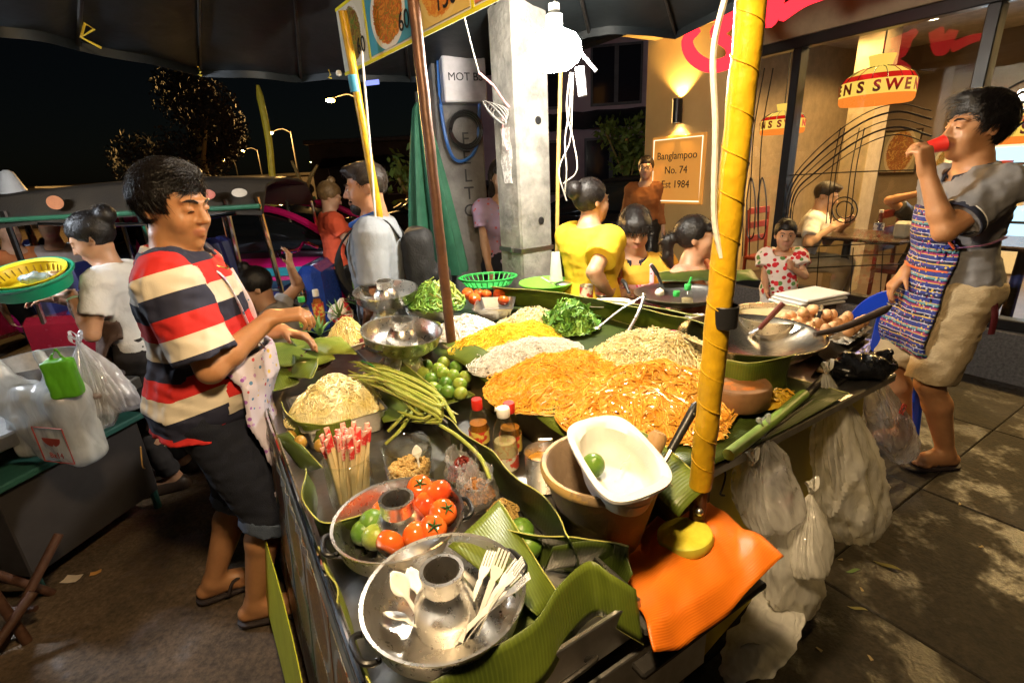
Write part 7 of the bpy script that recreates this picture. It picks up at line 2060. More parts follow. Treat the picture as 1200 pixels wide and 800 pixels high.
# seated woman in peach
PCH = mat('peach tee', (.75, .30, .20), .8, var=.1, bump=.15)
p = aty(818, 287, 2.8)
I = person('person', 'woman in peach shirt with ponytail sitting and looking towards the shop', (p[0] - .02, 2.80, .12), (.75, -.62), h=1.6, hip=.46, female=True, head=(.35, -.08, 0), res=.009, skin=SK2, hair='pony', fat=1.15, tufts=1500, eyes='open',
           rf=(p[0] + .2, 2.55, .2), lf=(p[0] + .35, 2.72, .2), rh=(p[0] + .1, 2.62, .75), lh=(p[0] + .3, 2.75, .75), shirt=dict(m=PCH, sleeve=.6, hem=-.05, grow=.02, res=.009), pants=dict(m=DENIM, length=1.9))
for q in (-1, 1):
    ob('apron_strap', G().strands(smoothpath([I['T']((q * .075, .02, .505)), I['T']((q * .085, .10, .44)), I['T']((q * .08, .15, .34)), I['T']((q * .08, .17, .25))], 12)[None], .018, 6, flat=.25), WT, I['root'])
seat((p[0], 2.94, .12), 'red plastic stool under the woman in peach', (.45, .05, .04), .33)
# little girl
CHER = dotted('cherry dress', (.78, .70, .64), [(.6, .01, .02), (.65, .02, .03), (.5, .01, .02), (.1, .25, .06)], 24, .75, .46)
p = aty(920, 287, 3.7)
I = person('person', 'little girl in white dress with red cherries sucking her finger', (p[0], 3.72, .12), (-.45, -.85), h=1.0, female=False, head=(.1, .05, 0), hs=.88, res=.008, skin=SK2, hair='bun', tufts=1500, eyes='open',
           lh=(p[0] - .02, 3.56, .84), lp=(-.8, .2, -1), rh=(p[0] - .15, 3.6, .66), lhand=dict(d=(-.1, .1, 1), n=(0, .9, 0), curl=(1, .8, .5)),
           shirt=dict(m=CHER, sleeve=.5, hem=-.25, grow=.035, res=.008), pants=dict(m=WT, length=.5), shoe='closed')
# people behind
p = aty(757, 197, 5.6)
I = person('person', 'woman with glasses in brown-orange top standing behind the sign', (p[0], 5.6, .12), (-.5, -1), h=1.6, female=True, head=(.1, 0, 0), res=.014, skin=SK3, hair='bun', hairm=MATS['hair dark'], shirt=dict(m=mat('rust top', (.34, .12, .03), .8), sleeve=1.6, hem=-.1), pants=dict(m=BLACK, length=1.9), shoe='closed', tufts=150)
specs(I)
p = aty(578, 250, 3.75)
I = person('person', 'passer-by in checked shirt half hidden behind the concrete post', (p[0] + .07, 3.75, .12), (.2, -1), h=1.6, female=True, res=.015, skin=SK3, hair='fringe', hairm=MATS['hair dark'], rh=(p[0] - .04, 3.62, .86), shirt=dict(m=dotted('checked shirt', (.35, .25, .4), [(.5, .1, .1), (.3, .3, .5)], 30), sleeve=.5), pants=dict(m=DENIM, length=1.9), tufts=100)
for k, (px, py, Y, lab, c_, fc) in enumerate(((349, 232, 9.0, 'distant passer-by in pale yellow shirt beyond the tuk-tuk', (.5, .4, .18), (1, -.2)), (363, 235, 9.6, 'distant passer-by in dark shirt beyond the tuk-tuk', (.05, .05, .06), (-1, -.2)), (58, 268, 4.6, 'person in dim cream top sitting behind the side stall', (.35, .28, .25), (.6, -1)), (5, 262, 4.4, 'person in orange top behind the green basket', (.5, .15, .04), (1, -.4)))):
    p = aty(px, py, Y)
    person('person', lab, (p[0], Y, 0), fc, h=1.62 if k < 2 else 1.58, hip=None if k < 2 else .72, res=.018, skin=SK2, hair='short', tufts=0, eyes=None, shirt=dict(m=mat('bg shirt%d' % k, c_, .8), sleeve=.5, res=.016), pants=dict(m=DENIM, length=1.9, res=.018))
# ---------------------------------------------------------------- the restaurant
def lp(v, u, z): return (v, u, z)
shop = thing('restaurant', 'lit restaurant front with black framed windows over a granite plinth', 'building', C(0, 0, 0), RZC)
def sbox(name, v0, v1, u0, u1, z0, z1, m, bev=.006, par=None):
    return ob(name, G().box((v0, u0, z0), (v1, u1, z1), bev=bev), m, par or shop, smooth=False)
CREAM = mat('ochre wall', (.55, .40, .17), .6, c2=(.50, .35, .14), scale=3, bump=.12, bscale=60)
FRM = mat('black window frame', (.012, .012, .011), .35, var=.3)
sbox('plinth', 3.40, 3.58, -4, 2.5, .10, .46, mat('grey granite', (.16, .15, .14), .5, c2=(.07, .065, .06), scale=60, bump=.15, bscale=90))
sbox('pillar', 3.40, 3.85, 2.52, 3.5, .10, 4.2, CREAM)
sbox('fascia', 3.36, 3.85, -4, 3.6, 2.95, 4.4, CREAM)
sbox('soffit', 2.35, 3.4, -4, 3.4, 2.78, 2.84, mat('soffit ochre', (.48, .36, .16), .45, var=.15))
sbox('soffit_beam', 2.30, 2.42, -4, 3.45, 2.62, 2.92, FRM)
sbox('window_header', 3.42, 3.56, -4, 2.52, 2.50, 2.95, mat('header panel', (.30, .24, .14), .5))
for z0, z1 in ((.46, .53), (2.42, 2.50)): sbox('rail', 3.44, 3.54, -4, 2.52, z0, z1, FRM)
for u in (2.47, 1.93, .74, -.6, -2.2): sbox('mullion', 3.43, 3.545, u - .035, u + .035, .531, 2.419, FRM)
us = [2.435, 1.965, 1.895, .775, .705, -.565, -.635, -2.165]
for k in range(4):
    sbox('pane', 3.486, 3.492, us[2 * k + 1] - .002, us[2 * k] + .002, .532, 2.418, WINGLASS, 0)
sbox('floor', 3.58, 9, -4, 3.5, .10, .14, mat('shop floor', (.10, .07, .05), .3, var=.3))
sbox('back_wall', 8.0, 8.1, -4, 3.5, .14, 3.2, mat('shop back wall', (.16, .12, .08), .6, c2=(.10, .07, .05), scale=1.5))
sbox('side_wall', 3.85, 8, 3.4, 3.5, .14, 3.2, mat('shop side wall', (.34, .25, .14), .6))
sbox('ceiling', 3.58, 8, -4, 3.4, 2.96, 3.05, mat('shop ceiling', (.35, .31, .26), .7))
sbox('column', 5.0, 5.3, 2.0, 2.25, .14, 2.96, mat('pale column', (.32, .25, .15), .6))
WARM = (1.0, .62, .22)
def downlight(label, u, v, z, w, par=True, c=WARM, ang=155):
    t = thing('downlight', label, 'ceiling light', C(u, v, z))
    ob('ring', G().lathe([(.05, .0), (.065, -.004), (.068, .002), (.05, .004)], 24), WHITE, t)
    ob('lens', G().lathe([(.001, -.001), (.05, -.001)], 24), glow('downlight lens', (1, .8, .45), 18), t)
    spot('downlight beam', C(u, v, z - .02), w, c, ang, .4, C(u, v, 0), .05)
dl = at(978, 31, 2.77)
du = float((dl[:2] - CO) @ DU); dv = float((dl[:2] - CO) @ DV)
downlight('round downlight in the ochre soffit above the black window frame', du, dv, 2.778, 80)
for k, u in enumerate((du + 1.2, du - 1.3, du - 2.6)):
    downlight(('soffit downlight over the orange sign', 'soffit downlight above the man drinking', 'soffit downlight past the man drinking')[k], u, dv, 2.778, (40, 90, 230)[k])
# wall lamp and sign on the pillar
u_, z_ = atv(795, 130, 3.36)
t = thing('wall_lamp', 'black cylinder lamp on the ochre pillar above the orange sign', 'wall lamp', C(u_, 3.34, z_), RZC)
ob('housing', G().lathe([(.045, -.11), (.048, -.108), (.048, .108), (.045, .11), (.04, .108), (.04, -.108)], 24), BLACK, t)
ob('bulb', G().lathe([(.001, -.09), (.038, -.09)], 20), glow('wall lamp bulb', (1, .75, .35), 30), t)
ob('bracket', G().box((.03, -.015, -.02), (.065, .015, .02)), BLACK, t, smooth=False)
spot('wall lamp beam', C(u_, 3.34, z_ - .085), 45, (1, .6, .18), 110, .5, C(u_, 3.40, 0), .03)
spot('wall lamp beam up', C(u_, 3.34, z_ + .085), 36, (1, .6, .18), 110, .5, C(u_, 3.40, 5), .03)
uv4 = [atv(px, py, 3.37) for px, py in ((763, 162), (824, 155), (825, 238), (763, 240))]
uL, uR = (uv4[0][0] + uv4[3][0]) / 2, (uv4[1][0] + uv4[2][0]) / 2
zT, zB = (uv4[0][1] + uv4[1][1]) / 2, (uv4[2][1] + uv4[3][1]) / 2
t = thing('wall_sign', 'orange copper sign reading Banglampoo No. 74 Est 1984 on the pillar', 'sign', C((uL + uR) / 2, 3.37, (zT + zB) / 2), RZC)
hw_, hh_ = abs(uL - uR) / 2, (zT - zB) / 2
SG = mat('copper sign', (.60, .26, .05), .22, metal=.25, c2=(.62, .32, .07), scale=3, emis=.22, ecol=(1, .42, .08))  # faint orange emission stands in for lamp light reflected by the plate
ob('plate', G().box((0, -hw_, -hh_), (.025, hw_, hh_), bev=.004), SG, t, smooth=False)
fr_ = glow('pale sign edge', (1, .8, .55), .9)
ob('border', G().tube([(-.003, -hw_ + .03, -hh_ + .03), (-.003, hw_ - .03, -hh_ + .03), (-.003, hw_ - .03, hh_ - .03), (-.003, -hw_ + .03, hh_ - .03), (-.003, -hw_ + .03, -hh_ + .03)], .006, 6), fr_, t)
for k, s_ in enumerate(('Banglampoo', 'No. 74', 'Est 1984')):
    o = ob('lettering', textmesh(s_, hw_ * .31, .001), dark_ink, t, smooth=False)
    o.rotation_euler = (R(90), 0, R(-90)); o.location = (-.004, 0, hh_ * (.42 - .42 * k))
# red illuminated letters on the front of the soffit
RG = glow('red sign glow', (1, .02, .03), 1.6)
t = thing('red_sign', 'large red glowing script letters above the shop front', 'sign', C(2, 2.27, 2.6), RZC)
def sign_stroke(pts, w, parts=24):
    q = np.array([[*atv(px, py, 2.27)] for px, py in pts])
    p = smoothpath(np.stack([np.zeros(len(q)), q[:, 0] - 2, q[:, 1] - 2.6], 1), parts)
    tg = np.gradient(p, axis=0); tg /= np.linalg.norm(tg, axis=1, keepdims=True)
    nn = np.cross(tg, [1, 0, 0])
    ww = np.interp(np.linspace(0, 1, parts), np.linspace(0, 1, len(w)), w)[:, None]
    P = np.stack([p - nn * ww, p + nn * ww], 1)
    P[..., 0] -= .03
    g = G().slab(P, .05)
    ob('letter_face', g, RG, t)
sign_stroke([(858, 8), (850, 28), (840, 40), (858, 55), (855, 72), (832, 78), (812, 66), (806, 48), (818, 34)], [.03, .05, .03, .03, .035, .038, .035, .03, .02], 40)
sign_stroke([(868, -8), (856, 6), (838, 16), (824, 22)], [.02, .045, .04, .012])
sign_stroke([(893, -10), (901, 24), (916, -12)], [.045, .04, .03])
sign_stroke([(915, 18), (940, 2), (965, -6)], [.035, .03, .02])
ob('back_rail', G().tube([(.03, .2 - 2, .1), (.03, 2.4 - 2, .1)], .012, 8), DARKMETAL, t)
# stained glass pendant lamps inside
def tiffany(label, px, py, V, r):
    u, z = atv(px, py, V)
    t = thing('pendant_lamp', label, 'lamp', C(u, V, z))
    ST = glow('lamp yellow glass', (1, .62, .10), .62); SRd = glow('lamp red glass', (.8, .02, .01), .45); SO = glow('lamp orange glass', (1, .25, .03), .6)
    ob('crown', G().lathe([(r * .36, .30 * r + .62 * r), (r * .28, .62 * r), (r * .30, .6 * r)], 24), ST, t)
    ob('dome', G().lathe([(r * .26, .6 * r), (r * .6, .52 * r), (r * .86, .36 * r)], 32), ST, t)
    ob('red_band', G().lathe([(r * .86, .36 * r), (r * .97, .2 * r)], 32), SRd, t)
    ob('text_band', G().lathe([(r * .97, .2 * r), (r * 1.0, -.22 * r)], 32), ST, t)
    ob('scallops', G().lathe([(r * 1.0, -.22 * r), (r * .99, -.36 * r), (r * .94, -.44 * r)], 32), SO, t)
    for k in range(16):
        a = k / 16 * 2 * math.pi
        f = lambda q, z: (r * q * 1.006 * math.cos(a), r * q * 1.006 * math.sin(a), r * z)
        ob('lead_line', G().tube([f(.27, .61), f(.6, .525), f(.87, .365), f(.98, .2)], .003, 4), BLACK, t)
    word = "SWENSEN'S "
    nl = 15
    INK = mat('lamp ink', (.22, .006, .004), .5, var=0)
    for k in range(nl):
        ch = word[k % len(word)]
        if ch == ' ': continue
        a = k / nl * 2 * math.pi - 2.2
        o = ob('letter', textmesh(ch, r * .42, .001, offset=.004), INK, t, smooth=False)
        o.rotation_euler = (R(90), 0, a + R(90)); o.location = (r * 1.0 * math.cos(a), r * 1.0 * math.sin(a), -.02 * r)
    ob('chain', G().tube([(0, 0, .6 * r), (0, 0, 2.96 - z)], .006, 6), BLACK, t)
    point('pendant bulb', C(u, V, z - .05 * r), 3, (1, .7, .3), .05)
tiffany('larger stained glass pendant lamp lettered SWENSENS behind the window', 1028, 104, 4.0, .26)
tiffany('smaller stained glass pendant lamp lettered SWENSENS near the ochre pillar', 917, 146, 4.7, .22)
tiffany('stained glass pendant lamp lettered SWENSENS beside the head of the drinking man', 1215, 150, 4.6, .24)
DKT0 = mat('picture frame wood', (.05, .03, .02), .3)
# drink fridge and bright counters deep inside
t = thing('drinks_fridge', 'glass fronted blue-white lit fridge deep inside the shop', 'fridge', C(1.2, 7.2, .14), RZC)
ob('cabinet', G().box((0, -1.1, 0), (.7, .9, 1.9), bev=.02), WHITE, t, smooth=False)
ob('lit_front', G().box((-.012, -1.0, .3), (-.002, .8, 1.45)), glow('fridge light', (.45, .75, 1.0), 1.1), t, smooth=False)
ob('lit_header', G().box((-.014, -1.05, 1.5), (-.002, .85, 1.85)), glow('fridge header', (.75, .85, 1.0), 2.0), t, smooth=False)
for z_ in (.6, .95, 1.25): ob('shelf', G().box((-.03, -1.0, z_), (-.013, .8, z_ + .03)), DARKMETAL, t, smooth=False)
for k in range(9):
    tag(ob('ice_cream_tub', G().lathe([(.001, 0), (.07, 0), (.085, .16), (.09, .165), (.001, .17)], 16), mat('tub%d' % (k % 3), ((.6, .1, .08), (.2, .4, .15), (.65, .5, .3))[k % 3], .4), loc=C(.3 + .2 * k, 7.1, .95 if k % 2 else 1.28) ), 'round tub standing in front of the lit fridge', 'tub', 'tubs on the fridge shelves')
for k in range(3):
    downlight(('ceiling light over the table inside the shop', 'ceiling light over the middle of the shop floor', 'ceiling light near the fridge inside')[k], (1.6, .4, 2.2)[k], (4.6, 5.6, 6.4)[k], 2.955, 110, c=(1, .60, .24))
for k in range(6):
    u, z = -.2 + .62 * k, 1.35 + .25 * (k % 2)
    q = thing('wall_picture', 'framed dish picture %s on the shop back wall' % ('over the fridge end', 'with a teal ground', 'beside the pale column', 'near the corner', 'with a cream ground', 'in the far corner')[k], 'picture', C(u, 7.97, z), RZC)
    ob('print', quad_uv((0, .22, -.28), (0, -.22, -.28), (0, -.22, .28), (0, .22, .28), .01), ph[k], q)
    ob('frame', G().tube([(-.01, .23, -.29), (-.01, -.23, -.29), (-.01, -.23, .29), (-.01, .23, .29), (-.01, .23, -.29)], .018, 4), DKT0, q)
# inside table with people
DKT = mat('dark table', (.05, .03, .02), .25)
for k, (u, v) in enumerate(((1.75, 4.35), (.55, 4.5))):
    t = thing('cafe_table', ('dark cafe table behind the window with bottle and napkin holder', 'dark cafe table behind the window near the drinking man')[k], 'table', C(u, v, .14), RZC)
    ob('tabletop', G().box((-.33, -.55, .72), (.33, .55, .755), bev=.01), DKT, t, smooth=False)
    ob('pedestal', G().lathe([(.2, 0), (.2, .03), (.04, .06), (.035, .72)], 20), BLACK, t)
    for j, y in enumerate((-.75, .75)):
        c = thing('cafe_chair', 'red wooden cafe chair at the %s end of the %s table' % (('near', 'far')[j], ('bottle', 'empty')[k]), 'chair', C(u + y, v, .14), RZC)
        RW = mat('red wood chair', (.22, .03, .02), .4)
        ob('seat', G().box((-.2, -.2, .42), (.2, .2, .46), bev=.01), RW, c, smooth=False)
        for x in (-.18, .18):
            for q in (-.18, .18): ob('leg', G().tube([(x, q, 0), (x, q, .43)], .018, 8), RW, c)
        yy = .18 if y > 0 else -.18
        for x in (-.18, .18): ob('back_post', G().tube([(x, yy, .44), (x, yy * 1.1, .95)], .018, 8), RW, c)
        for z_ in (.6, .75, .9): ob('back_slat', G().box((-.18, yy * 1.05 - .01, z_), (.18, yy * 1.05 + .01, z_ + .07), bev=.005), RW, c, smooth=False)
pw = C(1.45, 4.2, .895)
t = thing('water_bottle', 'clear water bottle with blue label on the cafe table', 'bottle', pw)
ob('body', G().lathe([(.001, 0), (.035, 0), (.038, .02), (.038, .15), (.014, .2), (.014, .22)], 20), PET, t)
ob('label', G().lathe([(.0385, .06), (.0395, .06), (.0395, .12), (.0385, .12)], 20), mat('blue white label', (.7, .72, .8), .4, c2=(.03, .05, .2), scale=40, sharp=True), t)
ob('cap', G().lathe([(.017, .21), (.017, .235), (.001, .236)], 16), WHITEP, t)
tag(ob('napkin_holder', G().box((-.05, -.06, 0), (.05, .06, .14), bev=.02), mat('cream plastic', (.6, .55, .45), .4), loc=C(1.28, 4.25, .895), rz=.4, smooth=False), 'cream napkin holder next to the water bottle in the shop', 'napkin holder')
p = C(2.15, 4.25, .14)
person('person', 'customer in white tee bending over the table inside the shop', p, (.75, -.62), h=1.7, hip=.47, lean=.3, head=(0, .35, 0), res=.012, skin=SK3, hair='short', hairm=MATS['hair dark'], rh=C(1.8, 4.12, .96), lh=C(1.82, 4.4, .96), rf=C(1.75, 4.2, .2), lf=C(1.75, 4.4, .2), shirt=dict(m=WT, sleeve=.7, res=.011), pants=dict(m=KHAKI, length=1.9), eyes='closed', tufts=200)
p = C(1.25, 4.75, .14)
person('person', 'customer in dark top lifting a phone at the inside table', p, (-.6, -.75), h=1.65, hip=.47, lean=.05, head=(.2, .1, 0), res=.012, skin=SK1, hair='short', rh=C(1.3, 4.45, 1.25), lh=C(1.05, 4.5, 1.2), rf=C(1.2, 4.3, .2), lf=C(1.0, 4.4, .2), shirt=dict(m=BLACK, sleeve=.6, res=.011), pants=dict(m=DENIM, length=1.9), eyes='closed', tufts=200)
# black line drawing applied to the window
GV = 3.478
def gline(pts, r=.006, n=30):
    q = np.array([[*atv(px, py, GV)] for px, py in pts])
    P = smoothpath(np.stack([np.full(len(q), GV), q[:, 0], q[:, 1]], 1), n)
    ob('window_line_art', G().tube(P, r, 6), FRM, shop)
for k in range(5):
    f = k * 9
    gline([(915 + k * 3, 285), (924 + k * 2, 220 + f * .4), (955, 178 + f * .9), (1005, 138 + f), (1050, 122 + f), (1092, 130 + f * 1.1)], .007 if k % 2 else .004)
for dx in (0, 5, 22, 28): gline([(985 + dx, 150), (975 + dx, 200), (968 + dx, 262)], .004)
for px in (876, 884, 894): gline([(px + 12, 80), (px, 150), (px - 4, 215), (px - 6, 300)], .005)
for px in (880, 893): gline([(px - 5, 235), (px, 208), (px + 5, 235), (px + 3, 275), (px - 4, 275), (px - 5, 235)], .006)
for rr in (10, 15): gline([(990 + rr * math.cos(a), 246 + rr * 1.0 * math.sin(a)) for a in np.linspace(0, 2 * math.pi, 13)], .005)
for py in (202, 287, 300, 312): gline([(918, py + 4), (990, py), (1080, py - 3)], .005)
for px in (930, 960, 1000, 1035, 1065): gline([(px, 290), (px - 3, 335), (px - 5, 380)], .004)
for k in range(5): gline([(1172, 110 + 14 * k), (1200, 95 + 12 * k), (1230, 90 + 10 * k)], .007)

# ---------------------------------------------------------------- blue plastic chair behind the drinking man's hand
BLU = mat('blue plastic', (.012, .06, .62), .3, var=.12)
p = at(1035, 342, .93)
t = thing('plastic_chair', 'bright blue plastic chair with open back beside the man drinking', 'chair', (p[0] + .13, p[1] + .17, .12), R(-22))
ob('seat', G().box((-.2, -.19, .40), (.2, .21, .43), bev=.012), BLU, t, smooth=False)
for sx in (-1, 1):
    for sy in (-1, 1): ob('leg', G().tube([(sx * .18, sy * .17, .41), (sx * .21, sy * .21, 0)], [.026, .022], 10), BLU, t)
a = np.linspace(0, math.pi, 24)
def arch(rx, z0, h): return np.stack([rx * np.cos(a), -.2 - .06 * np.sin(a), z0 + h * np.sin(a) ** .6], 1)
rows = np.stack([arch(.215, .42, .42), arch(.20, .42, .40), arch(.165, .42, .33), arch(.15, .42, .30)], 0)
ob('back_frame', G().slab(rows, .016), BLU, t)
for x in (-.06, .0, .06): ob('back_slat', G().slab(np.array([[(x + w * .018, -.225 - .03 * f, .43 + .29 * f) for w in (-1, 1)] for f in np.linspace(0, 1, 6)]), .012), BLU, t)
# dark wooden folding stool at the left foreground
WD = mat('old brown wood', (.10, .045, .025), .5, c2=(.05, .02, .012), scale=12, bump=.3)
p = at(30, 760, 0)
t = thing('folding_stool', 'old dark wooden folding stool standing on the road', 'stool', (p[0] - .08, p[1] + .05, 0))
for k, (a0, a1) in enumerate((((-.06, .0, .62), (.06, -.02, .0)), ((.08, .22, .30), (-.02, -.05, .0)), ((.12, .02, .2), (.02, -.25, 0)), ((-.2, .0, .45), (-.05, .22, 0)))):
    ob('leg', G().tube([a0, a1], .017, 10), WD, t)
ob('panel', G().box((-.16, -.012, .22), (-.01, .012, .50), MT((-.03, .02, 0), rz=.3), bev=.004), mat('brown red panel', (.16, .045, .02), .5), t, smooth=False)
ob('rung', G().tube([(-.18, .02, .12), (.1, .02, .12)], .012, 8), WD, t)

# ---------------------------------------------------------------- stall on the left
st = at(40, 420, .70)
LX, LY = -2.35, 1.98
t = thing('side_stall', 'steel side stall crowded with pots behind the vendor', 'stall', (LX, LY, 0), R(-12))
ob('counter', G().box((-.75, -.28, .68), (.42, .42, .74), bev=.008), STEEL2, t, smooth=False)
ob('shelf', G().box((-.75, -.26, .52), (.40, .4, .55), bev=.006), mat('green shelf', (.03, .12, .10), .5), t, smooth=False)
ob('side_panel', G().box((-.72, -.24, .1), (.36, .38, .515), bev=.006), mat('dark stall panel', (.035, .03, .03), .6), t, smooth=False)
for x in (-.7, .34):
    for y in (-.22, .36): ob('leg', G().tube([(x, y, 0), (x, y, .52)], .018, 8), mat('green leg', (.02, .09, .08), .5), t)
YB = mat('yellow plastic', (.80, .60, .02), .35); GB = mat('teal green plastic', (.01, .30, .16), .35)
def lathe_thing(name, label, cat, p, prof, m, n=40, tilt=(0, 0, 0), extra=None):
    t = thing(name, label, cat, p, rot=tilt); ob('body', G().lathe(prof, n), m, t, angle=45); return t
bc_ = aty(34, 326, 2.2)
bk = thing('plastic_basket', 'round teal green basket lying over the pots on the side stall', 'basket', bc_, rot=(R(16), R(4), 0))
ob('rim', G().lathe([(.15, .0), (.168, .012), (.172, .02), (.168, .026), (.15, .02)], 48), GB, bk)
ob('wall', G().lathe([(.155, .015), (.14, -.05), (.001, -.055)], 48), GB, bk)
yk = thing('plastic_colander', 'yellow plastic colander inside the teal green basket', 'colander', bc_ + [0, 0, .012], rot=(R(16), R(4), 0))
ob('rim', G().lathe([(.127, .0), (.146, .012), (.146, .018), (.127, .01)], 48), YB, yk)
ob('bowl', G().lathe([(.13, .006), (.115, -.03), (.1, -.042), (.001, -.045)], 48), YB, yk)
for k in range(30):
    a = k / 30 * 2 * math.pi; ob('slot', G().tube([(.126 * math.cos(a), .126 * math.sin(a), -.003), (.114 * math.cos(a), .114 * math.sin(a), -.028)], .0035, 4), mat('slot shade', (.30, .2, .01), .6), yk)
bag('small clear bag of blue-grey food in the yellow colander', bc_ + [.03, .0, -.02], S().ell((0, 0, .02), (.075, .05, .03)), mat('blue grey food', (.2, .32, .36), .3, c2=(.4, .45, .42), scale=25), .009, 3, .008)
bag('small clear bag of brown food in the yellow colander', bc_ + [.11, .03, -.01], S().ell((0, 0, .015), (.045, .04, .022)), mat('brown food', (.35, .18, .05), .4, var=.4, scale=30), .008, 4, .006)
bag('twist of clear plastic standing on the basket rim', bc_ + [-.11, -.05, .02], S().ell((0, 0, .02), (.03, .025, .03)).cone((0, 0, .03), (.0, 0, .09), .02, .006, .02), CLEARBAG, .006, 5, .005)
pq = aty(25, 382, 2.15)
lathe_thing('steel_pot', 'wide steel pot under the teal basket', 'pot', np.array([pq[0], pq[1], .75]), [(.001, 0), (.15, 0), (.17, .02), (.18, .15), (.185, .152), (.176, .15), (.16, .02), (.001, .01)], STEEL2)
pq = aty(75, 392, 2.05)
lathe_thing('steel_pan', 'low steel pan heaped with shiny foil food', 'pan', np.array([pq[0], pq[1], .745]), [(.001, 0), (.14, 0), (.155, .07), (.16, .072), (.15, .07), (.13, .01), (.001, .008)], STEEL2)
V, Q = S().ell((0, 0, .06), (.14, .13, .06)).net(.009, disp=lambda P: .02 * np.abs(snoise(P, 5, 14, 3)))
tag(ob('foil_food', G().add(V, Q), mat('shiny dark food', (.35, .3, .3), .15, metal=.6, c2=(.12, .05, .04), scale=20), loc=np.array([pq[0], pq[1], .77])), 'heap of shiny skewers and foil in the low steel pan', 'food', kind='stuff')
pq = aty(110, 395, 2.0)
bag('crumpled white and pink plastic wrapping on the side stall', np.array([pq[0], pq[1], .78]), S().ell((0, 0, .02), (.09, .06, .06)).cone((0, 0, .05), (-.01, 0, .12), .04, .02, .03), mat('white pink plastic', (.75, .70, .70), .25, c2=(.65, .1, .15), scale=12, sharp=True), .008, 6, .016, 12)
bag('square bright green carrier bag hanging on the side stall', aty(74, 443, 1.72), S().box((0, 0, 0), (.048, .028, .075), np.array(Matrix.Rotation(.3, 3, 'Z')), .012).cone((-.03, 0, .07), (.0, .01, .11), .006, .005, .01).cone((.03, 0, .07), (.0, .01, .11), .006, .005, .01), mat('bright green bag', (.10, .38, .02), .4, var=.2), .006, 1, .0025)
film('clear bag of dark leftovers hanging beside the green bag', aty(92, 405, 1.86), aty(112, 505, 1.83), .10, bagmat('greyish clear bag', (.7, .7, .7), .55, .12), 2, rz=0)
pc_ = aty(112, 466, 1.83)
V, Q = S().ell((0, 0, 0), (.065, .04, .06)).net(.010, disp=lambda P: .012 * snoise(P, 7, 16, 2))
tag(ob('leftovers', G().add(V, Q), mat('dark leftovers', (.12, .08, .06), .4, c2=(.3, .28, .3), scale=26), loc=pc_), 'dark leftovers inside the clear hanging bag', 'food')
film('milky white bag swelling out beside the vendor back', aty(92, 400, 1.9), aty(145, 482, 1.88), .11, bagmat('cool milky bag', (.72, .72, .76), .3), 3, rz=0)
c_ = aty(62, 495, 1.78)
V, Q = S().box((0, 0, 0), (.19, .06, .16), np.array(Matrix.Rotation(R(-14), 3, 'Z')), .05).cone((-.12, 0, .1), (-.16, .02, .27), .06, .02, .05).cone((.1, 0, .1), (.03, .02, .28), .06, .02, .06).net(.011, disp=lambda P: .014 * snoise(P * [1, 1, .6], 8, 6, 3))
tb_ = thing('plastic_bag', 'big milky carrier bag with red printed bowl hanging low on the side stall', 'bag', c_)
ob('bag', G().add(V, Q), bagmat('white carrier', (.62, .64, .64), .22), tb_)
PR = mat('dark red print', (.35, .05, .04), .6)
Mx = MT((.055, -.085, -.055), rz=R(-14), rx=R(90))
ob('print_frame', G().tube([Mx @ Vector(q) for q in ((-.075, -.075, 0), (.075, -.075, 0), (.075, .075, 0), (-.075, .075, 0), (-.075, -.075, 0))], .0025, 4), PR, tb_)
ob('print_bowl', G().prism([(.045 * math.cos(x), .045 * math.sin(x) * .8 + .03) for x in np.linspace(math.pi, 2 * math.pi, 14)], 0, .001, Mx), PR, tb_, smooth=False)
o = ob('print_number', textmesh('8x14', .035, .0006), PR, tb_, smooth=False); o.matrix_local = Mx @ Matrix.Translation((0, -.045, .001))
# the side stall's own white tube lamp, hung over it
lp_ = np.array([-2.95, 2.05, 1.95])
t = thing('tube_lamp', 'short white tube lamp hanging over the side stall', 'lamp', lp_)
ob('tube', G().tube([(-.25, 0, 0), (.25, 0, 0)], .02, 12), glow('cool tube', (.82, .9, 1), 420), t)
ob('housing', G().box((-.28, -.03, .025), (.28, .03, .06), bev=.005), WHITE, t, smooth=False)
ob('cord', G().tube([(0, 0, .06), (0, 0, .9)], .005, 6), BLACK, t)

